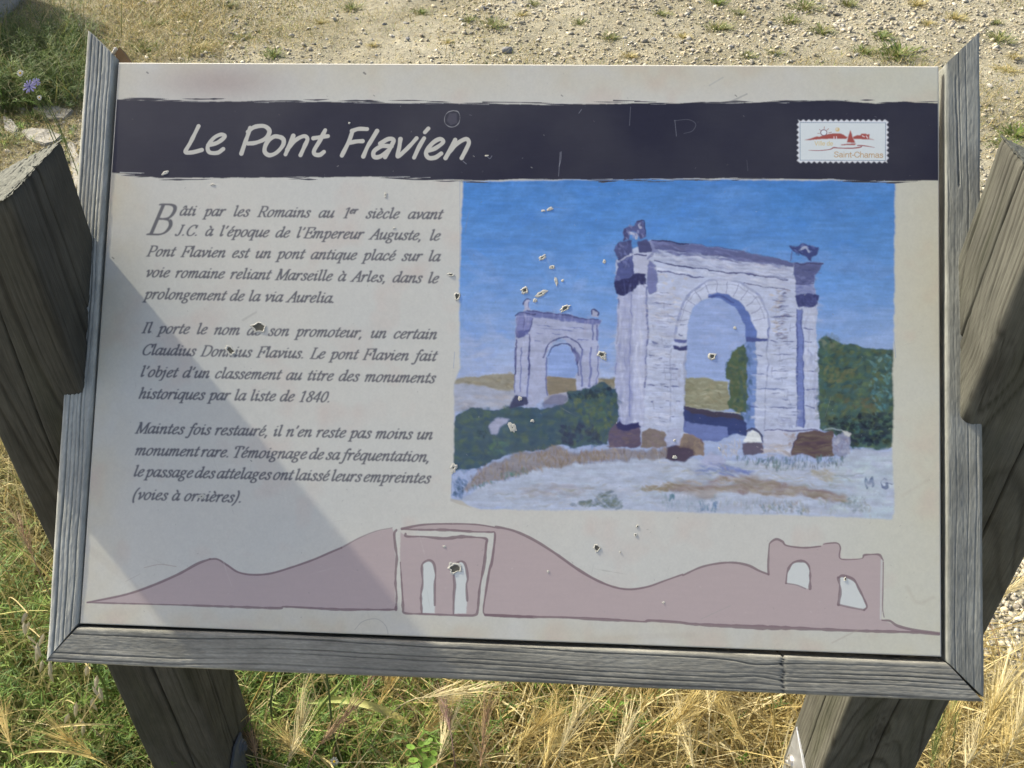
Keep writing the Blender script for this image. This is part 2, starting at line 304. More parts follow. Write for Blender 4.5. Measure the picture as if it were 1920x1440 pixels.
# ---- serif italic stroke font; x-height 10, capitals 15
GL = {
'a': (10, "8.2,8.2 6.6,9.9 4.2,9.6 1.8,7.2 .8,3.6 1.6,.8 3.4,.3 5.8,2.4 8,6.8|8.8,10 7.9,6 7.5,2 8.2,.3 9.4,.8 10.3,2.4"),
'b': (9.6, "1.2,15 2.6,15.4 2.2,9 1.8,2.5|1.9,5 3.8,8.6 6.2,10 8.2,8.4 8.4,5 7,1.6 4.6,.1 2.6,.6 1.8,2.2"),
'c': (8.2, "7.4,7.6 7.2,9.2 5.6,10 3.2,8.6 1.4,5.4 1.3,2.2 2.8,.3 5,.5 7.4,2.6"),
'd': (10.4, "8,8.6 6.4,9.9 4.2,9.6 1.8,7.2 .8,3.6 1.6,.8 3.4,.3 5.8,2.4 8,6.8|7.6,15 9,15.4 8.5,9 7.8,3 8.2,.4 9.3,.6 10.4,2.2"),
'e': (8.4, "1.6,4.6 4.6,5.4 7,7.2 7.2,9.2 5.6,10 3.2,8.6 1.4,5.4 1.3,2.2 2.8,.3 5,.5 7.6,2.6"),
'f': (6.6, "8.6,14 7.8,15.5 6,15 4.6,11.5 3.6,5 2.6,-1.5 1,-4.6 -.8,-4.8 -1.4,-3.8|1.6,9.7 6.8,9.7"),
'g': (9.6, "8.6,9.4 6.4,9.2|5,10 2.6,9 1.8,6.6 3,4.6 5.2,4.4 7,6 7.2,8.6 5,10|3.4,4.4 1.8,3 2.4,1.8 5.6,.6 7.4,-1.2 7,-3.6 4.4,-4.8 1.6,-4.4 .6,-2.6 2,-.4 4.4,1"),
'h': (10.2, "1.2,15 2.6,15.4 2.1,8 1.6,.2|1.9,4 4,8 6.6,10 7.9,9 7.4,5 6.8,1.4 7.6,.2 8.8,.8 9.8,2.4"),
'i': (5.4, "1,7.8 2.2,9.6 2.9,9.4 2.4,5 2,1.4 2.7,.2 3.7,.8 4.8,2.4|3.2,13.4 3.3,13.7"),
'j': (5.4, "1,7.8 2.2,9.6 3,9.4 2.6,4 1.8,-1.6 .4,-4.4 -1.4,-4.6|3.4,13.4 3.5,13.7"),
'l': (5.2, "1.2,15 2.8,15.4 2.4,9 2,1.6 2.7,.2 3.7,.8 4.7,2.2"),
'm': (15.2, ".8,8 2,9.7 2.7,9.2 2.2,5 1.6,.2|2,4 4,8 6.2,10 7.4,9 7,5 6.4,.2|6.8,4 8.8,8 11.2,10 12.5,9 12,5 11.5,1.4 12.3,.2 13.5,.8 14.6,2.4"),
'n': (10.4, ".8,8 2,9.7 2.7,9.2 2.2,5 1.6,.2|2,4 4.2,8 6.8,10 8.1,9 7.6,5 7.1,1.4 7.9,.2 9,.8 10,2.4"),
'o': (9.4, "5.2,10 3,8.8 1.4,6 1,2.8 2.2,.4 4.2,.1 6.4,1.6 8,4.6 8.2,7.6 7,9.7 5.2,10"),
'p': (9.8, ".8,8 2.2,9.7 2.9,9.2 2.4,3 1.6,-4.6|0,-4.8 3.6,-4.8|2.4,5 4.2,8.6 6.6,10 8.5,8.6 8.6,5 7.2,1.6 4.8,.1 3.2,.5 2.2,1.8"),
'q': (10, "8,8.6 6.4,9.9 4.2,9.6 1.8,7.2 .8,3.6 1.6,.8 3.4,.3 5.8,2.4 8,6.8|9,10 8.2,4 7.2,-4.6|5.4,-4.8 9,-4.8"),
'r': (7.6, ".8,8 2,9.7 2.7,9.2 2.2,5 1.6,.2|2.1,4 4,8.2 6,10 7.4,9.6 7.2,8.6"),
's': (7.6, "6.8,7.6 6.4,9.4 4.6,10 2.8,8.8 3,6.8 5.4,4.6 6.2,2.4 5,.4 2.8,0 1,.8 .8,2.8"),
't': (6, "4.4,13.2 3.4,9.6 2.4,4 2.1,1.4 2.9,.2 4.1,.8 5.4,2.4|.8,9.4 6,9.8"),
'u': (10.4, ".8,7.8 2,9.7 2.7,9.3 2,5 1.8,1.6 3,.1 5.2,1.4 7.4,4.8 8.3,7|8.9,10 8.2,5 7.8,1.4 8.5,.2 9.4,.8 10.3,2.2"),
'v': (8.6, ".8,8 1.8,9.7 2.6,9.4 3.2,5 3.1,.2|3.1,.2 5.6,3 7.8,6.6 8.2,9 7.2,9.9"),
'A': (12.4, "9.6,15.2 5.6,7.6 1,0|9.6,15.2 10.2,8 10.8,.2|4.2,5.6 10,5.6|-.6,0 2.8,0|8.6,0 12.4,0"),
'B': (12.6, "4,15 3,7.5 2,0|2.4,15 7.6,15 10.4,14 11,11.6 9.6,8.8 6.6,7.8 3.4,7.8|6.6,7.8 10,7 11.2,4.4 9.8,1.4 6.6,0 .4,0"),
'C': (12.6, "12.2,11 11.8,14 9.4,15.3 6,14.2 3,11 1.6,6.6 2.2,2.4 4.6,.1 7.6,0 10.4,1.6 11.8,4|12.2,11 12.9,15"),
'D': (14, "4,15 3,7.5 2,0|2.4,15 7.6,15 11.6,13.8 13.2,10.6 12.6,5.8 10,1.8 6.6,0 .4,0"),
'E': (11.6, "4,15 3,7.5 2,0|2.4,15 12,15 11.8,11.6|3.2,7.8 8.8,7.8|9,9.6 8.6,6|.4,0 10,0 11.6,3.6"),
'F': (11, "4,15 3,7.5 2,0|2.4,15 12,15 11.8,11.6|3.2,7.8 8.8,7.8|9,9.6 8.6,6|.4,0 4,0"),
'I': (6.4, "4,15 3,7.5 2.2,0|2.2,15 5.8,15|.4,0 4,0"),
'J': (8.4, "6.6,15 5.8,8 4.8,2.4 3,-.2 .8,-.4 -.2,1.4|4.8,15 8.4,15"),
'L': (10.6, "4,15 3,7.5 2,0|2.4,15 5.8,15|.4,0 9,0 10.4,4"),
'M': (16.2, "3.6,15 2.6,7 1.4,0|2,15 4,15 5.4,8 7,.6|7,.6 10.6,7 15,15|15,15 14.4,7 13.6,0|15,15 16.6,15|-.2,0 3.2,0|11.8,0 15.4,0"),
'P': (11.6, "4,15 3,7.5 2,0|2.4,15 7.6,15 10.6,14 11.4,11 9.8,7.8 6.6,6.6 3.6,6.8|.4,0 4,0"),
'R': (12.6, "4,15 3,7.5 2,0|2.4,15 7.6,15 10.6,14 11.2,11.2 9.6,8.4 6.4,7.4 3.4,7.4|6.4,7.4 8.6,3.6 10.4,.4 12.4,0|.4,0 4,0"),
'T': (11.4, "7,15 6,7.5 5,0|1.6,11.8 2.4,15 12,15 12,11.8|3,0 7,0"),
'0': (9.6, "5.6,14.6 3,12 1.4,7 1.6,2.4 3.4,.1 5.8,1 8,4.4 8.8,9.4 7.8,13.6 5.6,14.6"),
'1': (9.6, "3,12.6 6.2,14.6 5.4,8 4.6,0|2.6,0 6.4,0"),
'4': (9.6, "7.4,14.6 4,9.6 .6,4.4 8.8,4.4|7.6,14.6 6.8,8 6,0"),
'8': (9.6, "6,14.6 3.4,13.2 3,10.6 5,8.4 7.4,5.6 7.6,2.4 5.4,.2 2.6,.6 1.2,3.2 2.4,6 5.6,8.2 8,10.6 8.4,13.2 6,14.6"),
'.': (4.6, "1.3,.3 1.9,.5 1.7,.9"), ',': (4.6, "1.3,.7 2,.7 1.9,0 1,-2.6"), "'": (4.4, "2.6,15 2.8,14 1.6,11.6"),
'(': (6.4, "6,16 3.4,12 2,6 2.2,0 3.4,-4.4"), ')': (6.4, "2.6,16 4.2,12 4,6 2.4,0 -.4,-4.4")}
ACC = {'â': ('a', "3,11.8 5.4,14.2 6.8,11.8"), 'è': ('e', "3.6,14.4 5.6,11.8"), 'é': ('e', "6.6,14.6 4.6,11.8"), 'à': ('a', "3.6,14.4 5.6,11.8")}
def gl(ch):
    if ch in ACC: b, s = ACC[ch]; return GL[b][0]+.75, GL[b][1]+'|'+s
    return GL[ch][0]+.75, GL[ch][1]
SS = 2
TM = np.zeros((TH*SS, TW*SS), np.float32)
def nib(a, b, th):
    R = int(a)+2; g_ = np.arange(-R, R+1); X, Y = np.meshgrid(g_, g_); u = X*math.cos(th)+Y*math.sin(th); v = -X*math.sin(th)+Y*math.cos(th)
    return np.clip((1-np.sqrt((u/a)**2+(v/b)**2))*b+.5, 0, 1).astype(np.float32)
def glyph(mask, s, ox, oy, ex, ey, unit, shear, K, cond=1.0):
    R = K.shape[0]//2
    for st in s.split('|'):
        P = np.array([[float(v) for v in q.split(',')] for q in st.split()])
        Q = np.column_stack([P[:, 0]*cond+P[:, 1]*shear, P[:, 1]])*unit
        S = spline(Q, .9)
        X = ox+S[:, 0]*ex[0]+S[:, 1]*ey[0]; Y = oy+S[:, 0]*ex[1]+S[:, 1]*ey[1]
        for x, y in zip(np.rint(X).astype(int), np.rint(Y).astype(int)):
            if x < R or y < R or x+R+1 > mask.shape[1] or y+R+1 > mask.shape[0]: continue
            v = mask[y-R:y+R+1, x-R:x+R+1]; np.maximum(v, K, out=v)
def text_line(txt, p0, p1, xh, justify=True, shear=.26, thick=.15, thin=.07, mask=None, cond=1.0, sp=6.6):
    mask = TM if mask is None else mask
    a = tx(p0)*SS; b = tx(p1)*SS; L = np.linalg.norm(b-a); ex = (b-a)/L; ey = np.array([ex[1], -ex[0]])
    unit = xh*SC*SS/10.0; K = nib(unit*10*thick/2, unit*10*thin/2, math.radians(-14)-math.atan2(-ex[1], ex[0]))
    words = txt.split(' '); ww = []
    for w_ in words:
        n = 0
        for i, ch in enumerate(w_):
            if ch in '^_': continue
            n += gl(ch)[0]*(.62 if '^' in w_ and i > w_.index('^') else 1)*cond
        ww.append(n*unit)
    tot = sum(ww); gaps = len(words)-1; f = 1.0
    gap = (L-tot)/gaps if justify else sp*unit
    if justify and gap < 3.0*unit: f = (L-3.0*unit*gaps)/tot; gap = 3.0*unit
    if not justify: f = (L-gap*gaps)/tot
    x = 0
    for w_, wl_ in zip(words, ww):
        sup = False
        for ch in w_:
            if ch == '^': sup = True; continue
            adv, s = gl(ch)
            u = unit*(.62 if sup else 1); up = 6.5*unit if sup else 0
            o_ = a+ex*x+ey*up
            glyph(mask, s, o_[0], o_[1], ex, ey, u, shear, K, cond*f); x += adv*cond*f*u
        x += gap
LINES = [("âti par les Romains au 1^er siècle avant", (336, 404), (828, 411), 1), ("J.C. à l'époque de l'Empereur Auguste, le", (329, 441), (824, 451), 1),
 ("Pont Flavien est un pont antique placé sur la", (275, 480), (824, 490), 1), ("voie romaine reliant Marseille à Arles, dans le", (272, 519), (821, 531), 1),
 ("prolongement de la via Aurelia.", (270, 560), (628, 568), 0),
 ("Il porte le nom de son promoteur, un certain", (266, 624), (818, 636), 1), ("Claudius Donnius Flavius. Le pont Flavien fait", (265, 665), (817, 677), 1),
 ("l'objet d'un classement au titre des monuments", (262, 706), (815, 718), 1), ("historiques par la liste de 1840.", (259, 747), (620, 754), 0),
 ("Maintes fois restauré, il n'en reste pas moins un", (254, 812), (810, 824), 1), ("monument rare. Témoignage de sa fréquentation,", (252, 853), (806, 866), 1),
 ("le passage des attelages ont laissé leurs empreintes", (249, 893), (806, 906), 1), ("(voies à ornières).", (247, 936), (454, 942), 0)]
for t_, a_, b_, j_ in LINES: text_line(t_, a_, b_, 13.3, bool(j_), thick=.285, thin=.14)
text_line("B", (276, 439), (340, 440), 38.5, True, thick=.17, thin=.05, cond=1.0) if False else None
a_ = tx((276, 439))*SS; u_ = 39*SC*SS/10
glyph(TM, GL['B'][1], a_[0], a_[1], np.array([1, 0.0]), np.array([0, -1.0]), u_, .24, nib(u_*1.0, u_*.42, math.radians(-14)), .92)
m = TM.reshape(TH, SS, TW, SS).mean((1, 3)); m = blur(m, 1.0)
put(m, 0, 0, (84, 84, 90), .94)
def sans(s, p0, p1, xh, col, thick):
    m2 = np.zeros((TH*SS, 1), np.float32)
    a = tx(p0)*SS; b = tx(p1)*SS; x0 = int(a[0])-30; y0 = int(a[1])-140; mk = np.zeros((220, int(b[0]-a[0])+80), np.float32)
    SG = {'V': (11, ".5,14 5.2,0|5.2,0 10,14"), 'i': (4, "2,0 2,10|2,13.6 2,14"), 'l': (4, "2,0 2,15"), 'e': (9.4, "1.2,5.4 8,5.4 7.6,8.6 4.8,10 2,8.6 1,5 2,1.4 4.8,0 8,1.8"), 'd': (9.8, "8,0 8,15|8,5 7,8.8 4.6,10 2,8.6 1,5 2,1.4 4.6,0 7,1.4 8,5"),
          'S': (10.6, "9.2,11 8.2,13.4 5.2,14.2 2.4,13.2 1.8,10.8 3.4,8.6 7,7 9.2,4.6 8.4,1.4 5.4,0 2.2,.8 1,3.6"), 'a': (9.4, "1.6,8 3,9.6 5.4,10 7.4,8.6 7.6,4 7.8,.8 8.6,0|7.6,6 3.4,5 1.2,3.6 1.4,1 3.6,0 6.4,1 7.6,3.4"),
          'n': (9.4, "1.6,0 1.6,10|1.6,6 3,9.2 5.4,10 7.4,8.8 7.8,6 7.8,0"), 't': (5, "2.4,13 2.4,2 3,.2 4.6,.2|.4,9.8 4.6,9.8"), '-': (5.4, ".8,5.4 4.4,5.4"), 'C': (12, "11,10.4 9.4,13.4 6.2,14.3 3,12.8 1.2,9.4 1.2,5 3,1.4 6.2,0 9.4,1 11.2,4.4"),
          'h': (9.4, "1.6,0 1.6,15|1.6,6 3,9.2 5.4,10 7.4,8.8 7.8,6 7.8,0"), 'm': (14, "1.6,0 1.6,10|1.6,6 2.8,9.2 4.8,10 6.6,8.8 7,6 7,0|7,6 8.2,9.2 10.2,10 12,8.8 12.4,6 12.4,0"), 's': (8.6, "7.2,7.6 6,9.6 4,10 1.8,8.8 2,6.6 5,5.2 7.2,3.4 6.8,1 4.4,0 2,.4 1,2.4")}
    tot = sum(5 if c_ == ' ' else SG[c_][0] for c_ in s); L = b[0]-a[0]; unit = xh*SC*SS/10; cx = L/(tot*unit); x = 0; K = nib(thick*SC*SS/2, thick*SC*SS/2, 0)
    for c_ in s:
        if c_ == ' ': x += 5*unit*cx; continue
        glyph(mk, SG[c_][1], a[0]-x0+x, a[1]-y0, np.array([1, 0.]), np.array([0, -1.]), unit, 0, K, cx); x += SG[c_][0]*unit*cx
    h2, w2 = mk.shape; h2 -= h2 % 2; w2 -= w2 % 2; mk = mk[:h2, :w2].reshape(h2//2, 2, w2//2, 2).mean((1, 3)); put(mk, x0//2, y0//2, col, 1)
# ---- the painted picture
A = crop(840, 380, .2222); B = crop(1120, 380, .3056); Cc = crop(840, 650, .2291); D = crop(1240, 650, .2396)
H6 = crop(0, 960, 1/3.); H7 = crop(640, 960, 1/3.); H8 = crop(1280, 960, 1/3.); H9 = crop(700, 960, .15625); S5 = crop(1470, 200, .11458)
PIC = [(868, 340), (1000, 338), (1200, 336), (1400, 337), (1560, 338), (1678, 342), (1677, 480), (1676, 640), (1672, 700), (1675, 760), (1673, 860), (1677, 960), (1672, 974), (1600, 970), (1480, 966), (1330, 962), (1180, 956), (1000, 956), (900, 954), (866, 944), (846, 938),
       (847, 900), (850, 860), (852, 780), (851, 720), (862, 690), (861, 560), (864, 440)]
BASE = C.copy()
ty0 = tx((1000, 338))[1]; ty1 = tx((1000, 700))[1]
t = np.clip((yy-ty0)/(ty1-ty0), 0, 1)[..., None]
tl_ = np.clip((xx/TW-.45)/.5, 0, 1)[..., None]
c0 = np.array([66, 126, 198.]); c1 = np.array([92, 142, 208.]); c2 = np.array([140, 162, 212.])
skyc = np.where(t < .5, c0*(1-2*t)+c1*2*t, c1*(2-2*t)+c2*(2*t-1))
skyc = skyc*(1+.03*NZ_MID[..., None]+.02*NZ_H[..., None]+.012*NZ_FINE[..., None]); skyc = skyc/255.
C[:] = ((skyc+.055)/1.055)**2.4
sky_poly = [(868, 345), (1670, 345), (1670, 640), (1150, 700), (860, 700)]
dabs([(868, 345), (1670, 345), (1670, 470), (868, 470)], [(60, 120, 198), (74, 132, 204), (92, 142, 206), (68, 124, 190)], 260, 70, 22, -.2, .4, .28, 1, 6)
dabs([(868, 460), (1670, 470), (1670, 640), (868, 640)], [(92, 140, 206), (112, 150, 208), (124, 152, 206), (84, 134, 204)], 260, 70, 22, -.1, .4, .28, 2, 6)
dabs([(860, 600), (1150, 600), (1150, 705), (860, 705)], [(140, 160, 212), (120, 152, 212), (152, 164, 206), (104, 142, 212)], 120, 50, 16, 0, .4, .3, 3, 5)
# distance on the left
poly(Cc([(40, 270), (280, 230), (550, 215), (700, 240), (850, 238), (1060, 255), (1370, 255), (1370, 420), (40, 420)]), (148, 142, 122), 2, 2)
dabs(Cc([(60, 275), (550, 225), (550, 330), (60, 300)]), [(156, 140, 98), (140, 132, 102), (166, 150, 108), (150, 146, 130)], 60, 16, 6, 0, .3, .7, 4)
dabs(Cc([(810, 240), (1060, 255), (1050, 370), (810, 340)]), [(150, 120, 80), (136, 124, 92), (164, 134, 96), (120, 110, 110)], 50, 14, 6, 0, .4, .7, 5)
dabs(Cc([(1220, 255), (1370, 260), (1370, 320), (1220, 320)]), [(150, 132, 90), (128, 120, 88)], 18, 12, 5, 0, .3, .7, 6)
poly(Cc([(20, 300), (280, 310), (400, 350), (560, 360), (560, 500), (20, 520)]), (148, 158, 186), 3, 3, var=.05)
dabs(Cc([(40, 320), (500, 370), (500, 500), (40, 500)]), [(150, 160, 190), (162, 160, 172), (140, 152, 186), (158, 152, 158)], 60, 34, 8, .15, .3, .5, 7, 3)
poly(Cc([(780, 370), (980, 370), (980, 480), (780, 470)]), (150, 152, 176), 2, 2)
# small arch (crop A, then C for its feet)
ST = (148, 158, 202); ST2 = (162, 172, 212); SH = (104, 112, 160); DK = (64, 66, 104)
sm = A([(565, 950), (700, 905), (1160, 965), (1290, 1000), (1270, 1040), (1270, 1440)])+Cc([(1225, 350), (1050, 355), (1045, 120), (1000, 0), (960, -60), (900, -70), (850, -30), (800, 60), (800, 400), (700, 500), (520, 470), (545, 390)])
poly(sm, ST, 1.2, 1.2, var=.07)
poly(A([(640, 870), (625, 920), (700, 905), (680, 860), (690, 815), (660, 810), (635, 840)]), (150, 156, 196), 1, .8); stroke(A([(632, 850), (650, 815), (690, 810)]), 2.5, DK, .8); stroke(A([(680, 840), (682, 885)]), 2, SH, .8)
poly(A([(1200, 960), (1205, 915), (1230, 900), (1262, 915), (1265, 970)]), (150, 156, 196), 1, .8); stroke(A([(1205, 935), (1215, 910), (1240, 902), (1265, 925), (1258, 945)]), 2.8, DK, .85)
poly(A([(562, 950), (640, 915), (740, 912), (1150, 965), (1285, 1000), (1280, 1022), (1180, 1015), (900, 985), (720, 960), (600, 960)]), (104, 112, 158), 1.5, 1.5)
stroke(A([(562, 955), (600, 925), (660, 935), (735, 940)]), 2.4, DK, .8); stroke(A([(665, 910), (800, 925), (1000, 950), (1160, 972), (1260, 990)]), 2.2, (74, 78, 118), .85)
poly(A([(570, 960), (715, 965), (700, 1080), (680, 1120), (590, 1130), (565, 1090)]), (118, 124, 172), 1.5, 1.5)
poly(A([(565, 1080), (690, 1080), (680, 1118), (640, 1125), (600, 1135), (572, 1120)]), (88, 94, 142), 1, 2)
stroke(A([(632, 960), (640, 1080)]), 2, DK, .5); stroke(A([(712, 975), (690, 1090)]), 2.4, DK, .6)
for p in ([(730, 1030), (900, 1045)], [(1000, 1045), (1190, 1055)], [(740, 1100), (810, 1108)], [(860, 1100), (960, 1108)], [(1080, 1150), (1190, 1152)], [(720, 1165), (780, 1172)], [(760, 1060), (1100, 1080)]): stroke(A(p), 1.6, SH, .8, taper=True)
for p in ([(1215, 1020), (1222, 1155)], [(1255, 1030), (1262, 1160)]): stroke(A(p), 3.6, (98, 104, 150), .8)
stroke(A([(800, 1310), (830, 1220), (880, 1165), (960, 1135), (1040, 1140), (1100, 1180), (1130, 1235)]), 2.6, DK, .75)
stroke(A([(838, 1300), (880, 1220), (950, 1190), (1020, 1195), (1060, 1240)]), 2.8, DK, .8)
smo = A([(835, 1310), (880, 1230), (950, 1200), (1015, 1205), (1060, 1260), (1085, 1340), (1095, 1400)])+Cc([(1035, 240), (820, 240), (812, 60)])
poly(smo, (122, 150, 212), 1, 1)
poly(Cc([(820, 235), (1038, 245), (1045, 350), (980, 365), (805, 400)]), (150, 132, 98), 1.5, 2); dabs(Cc([(820, 240), (1038, 250), (1040, 350), (810, 340)]), [(150, 122, 84), (138, 126, 96), (166, 138, 100), (126, 112, 108)], 30, 12, 5, 0, .4, .6, 31)
stroke(A([(1060, 1240), (1085, 1290), (1090, 1340), (1085, 1345)]), 5, (80, 86, 132), .8)
stroke(A([(1065, 1220), (1105, 1300), (1090, 1350), (1100, 1440)]), 3, DK, .6)
for p, w in (([(550, 0), (548, 200), (545, 370)], 2.2), ([(660, 0), (660, 200), (650, 400)], 3), ([(800, 100), (800, 250), (800, 390)], 3), ([(1095, 20), (1085, 130), (1100, 320)], 4), ([(1165, 0), (1160, 330)], 3), ([(1222, 0), (1215, 340)], 2.4), ([(600, 0), (590, 360)], 2)): stroke(Cc(p), w, (94, 100, 148), .7)
stroke(A([(572, 1150), (575, 1300), (565, 1440)]), 2.6, DK, .8); stroke(A([(688, 1120), (684, 1300), (685, 1440)]), 2.6, DK, .7)
dabs(sm, [(150, 158, 200), (166, 172, 212), (138, 144, 188), (158, 156, 190)], 130, 20, 5, 1.5, .15, .35, 8, 3)
poly(smo, (122, 150, 212), 1, 1, .6); poly(Cc([(820, 250), (1038, 258), (1045, 350), (980, 365), (808, 385)]), (148, 132, 100), 1.5, 2, .6)
# big arch
bigc = B([(105, 350), (330, 225), (600, 262), (900, 300), (1200, 368), (1385, 370), (1330, 440), (1330, 560), (1350, 600), (1340, 640), (1350, 1000), (1358, 1400), (970, 1420), (545, 1440), (270, 1440), (100, 1400), (112, 1000), (120, 560)])
poly(bigc, (160, 174, 214), 1.2, 1.4, var=.06)
poly(B([(120, 560), (210, 520), (300, 500), (305, 700), (300, 1000), (280, 1380), (108, 1380), (112, 900)]), (146, 156, 204), 2, 1.5)
poly(B([(210, 520), (300, 500), (298, 900), (275, 1370), (215, 1370), (222, 900)]), (160, 170, 214), 3, 1.5)
dabs(bigc, [(168, 180, 218), (150, 164, 208), (176, 184, 218), (158, 168, 206), (166, 170, 200)], 520, 30, 8, 0, .35, .35, 9, 4)
ring = B([(475, 840), (490, 720), (520, 620), (580, 540), (660, 490), (750, 468), (850, 480), (930, 520), (1000, 590), (1042, 680), (1052, 760), (1045, 840)])
inn = B([(1045, 840), (915, 830), (905, 740), (850, 650), (780, 595), (690, 575), (610, 600), (560, 680), (548, 840)])
poly(ring+inn[1:], (168, 180, 216), 1, 1); stroke(ring, 4.2, (112, 124, 176), .75, 1.5, dry=.4); stroke(B([(500, 730), (540, 620), (620, 540), (720, 500), (830, 500), (920, 545), (990, 620), (1025, 720)]), 1.4, (120, 128, 172), .6)
for a1 in range(12):
    th = math.radians(10+a1*14.5); cx, cy = 762, 760; r0, r1 = 205, 278
    stroke(B([(cx-r0*math.cos(th)*.98, cy-r0*math.sin(th)), (cx-r1*math.cos(th), cy-r1*math.sin(th)*1.02)]), 1.4, (118, 122, 160), .75)
opening = B([(548, 1375), (540, 1000), (548, 850), (555, 720), (585, 640), (640, 590), (700, 572), (780, 595), (850, 650), (900, 740), (918, 840), (918, 1400)])
poly(opening, (128, 154, 212), 1, 1, var=.04)
dabs(opening, [(136, 156, 212), (120, 148, 210), (146, 158, 206)], 70, 26, 9, 0, .5, .3, 10, 4)
poly(B([(675, 565), (740, 552), (800, 560), (870, 600), (935, 680), (975, 790), (978, 842), (915, 842), (900, 740), (850, 655), (780, 598), (700, 575)]), (84, 106, 168), 1.3, 1)
stroke(B([(680, 570), (760, 572), (830, 610)]), 2.6, (66, 76, 130), .7)
poly(B([(915, 845), (972, 845), (978, 1000), (965, 1395), (912, 1395)]), (104, 130, 186), 2, 1.5)
for p in ([(975, 930), (1020, 932)], [(940, 1050), (1030, 1055)], [(960, 1135), (1190, 1142)], [(930, 1250), (1000, 1255)]): stroke(B(p), 2, (80, 92, 140), .75, taper=True)
poly(B([(915, 822), (1040, 822), (1042, 838), (915, 852)]), (78, 88, 140), 1, 1); poly(B([(468, 840), (505, 832), (550, 842), (545, 860), (500, 866), (470, 858)]), (88, 96, 146), 1, 1.5); poly(B([(460, 878), (500, 884), (550, 876), (545, 905), (500, 908), (465, 896)]), (62, 66, 112), 1, 1.6)
# land seen through the arch
poly(D([(185, 235), (330, 240), (520, 285), (530, 480), (460, 500), (180, 470)]), (150, 150, 104), 2, 2)
dabs(D([(190, 245), (520, 285), (520, 480), (185, 455)]), [(156, 154, 104), (122, 132, 88), (166, 150, 96), (142, 132, 84), (170, 168, 120)], 110, 16, 4, .1, .3, .7, 11)
tr1 = D([(505, 130), (560, 30), (640, -30), (665, 0), (665, 500), (600, 520), (520, 480), (530, 330), (545, 270), (505, 235), (500, 180)]); poly(tr1, (82, 100, 74), 1.6, 3)
dabs(tr1, [(98, 114, 72), (70, 92, 84), (60, 82, 84), (112, 120, 76), (84, 98, 90)], 110, 11, 6, 1, .8, .7, 12)
poly(D([(180, 465), (330, 490), (620, 530), (665, 600), (660, 690), (520, 700), (420, 740), (170, 650)]), (58, 70, 116), 1.6, 1.5)
poly(D([(180, 465), (330, 490), (640, 535), (650, 570), (330, 530), (190, 500)]), (70, 64, 84), 1.4, 1.5); stroke(D([(190, 462), (330, 486), (520, 512), (620, 522)]), 2.6, (170, 168, 140), .7, dry=.5)
poly(D([(170, 575), (300, 600), (510, 640), (520, 700), (420, 745), (300, 730), (170, 660)]), (104, 118, 168), 2, 1.5)
# cornice, lettered frieze line, pilasters, blocks
poly(B([(330, 225), (600, 262), (900, 300), (1200, 368), (1200, 395), (1100, 385), (800, 335), (500, 300), (345, 285)]), (96, 102, 142), 1.6, 1.5)
dabs(B([(340, 235), (1190, 375), (1190, 400), (340, 300)]), [(84, 88, 126), (110, 116, 158), (96, 94, 124), (124, 130, 172)], 130, 26, 4, .15, .1, .6, 13)
stroke(B([(335, 228), (420, 235), (560, 252)]), 3, (58, 58, 92), .9); stroke(B([(560, 252), (900, 300), (1190, 366)]), 2, (78, 78, 112), .8, dry=.3)
stroke(B([(345, 350), (440, 378), (600, 395), (780, 422), (950, 438), (1160, 472)]), 2.4, (62, 62, 100), .85, wob=.4); stroke(B([(370, 425), (480, 435), (650, 458)]), 2, (74, 74, 112), .8, wob=.5); stroke(B([(900, 490), (1040, 512), (1150, 526)]), 2, (78, 76, 108), .8, wob=.5); stroke(B([(930, 436), (1060, 448), (1150, 460)]), 1.6, (78, 76, 108), .6)
for pg, c_ in (([(100, 290), (130, 240), (215, 230), (215, 312), (125, 355)], (78, 84, 126)), ([(248, 232), (305, 220), (328, 270), (325, 300), (250, 305)], (78, 82, 122)), ([(118, 362), (215, 320), (225, 440), (180, 470), (108, 485)], (84, 92, 140)),
              ([(222, 312), (320, 302), (312, 440), (225, 455), (215, 380)], (162, 170, 208)), ([(105, 482), (160, 465), (215, 440), (250, 432), (295, 440), (298, 500), (240, 508), (205, 540), (150, 568), (108, 550)], (56, 58, 98)),
              ([(320, 345), (355, 390), (372, 470), (368, 550), (320, 556), (300, 500)], (112, 118, 162)),
              ([(155, 232), (165, 160), (190, 138), (225, 132), (240, 108), (262, 100), (285, 125), (300, 205), (260, 218), (230, 175), (205, 178), (196, 225)], (86, 92, 136)),
              ([(1200, 366), (1300, 360), (1385, 372), (1365, 405), (1330, 445), (1330, 492), (1212, 492)], (92, 98, 138)), ([(1212, 492), (1330, 492), (1330, 562), (1216, 562)], (126, 136, 180)), ([(1214, 562), (1290, 556), (1355, 566), (1348, 615), (1320, 642), (1225, 632)], (72, 78, 122)),
              ([(1178, 252), (1230, 262), (1262, 250), (1290, 262), (1358, 262), (1342, 310), (1312, 330), (1310, 362), (1292, 335), (1240, 312), (1200, 300)], (66, 76, 126))): poly(B(pg), c_, 1.2, 2)
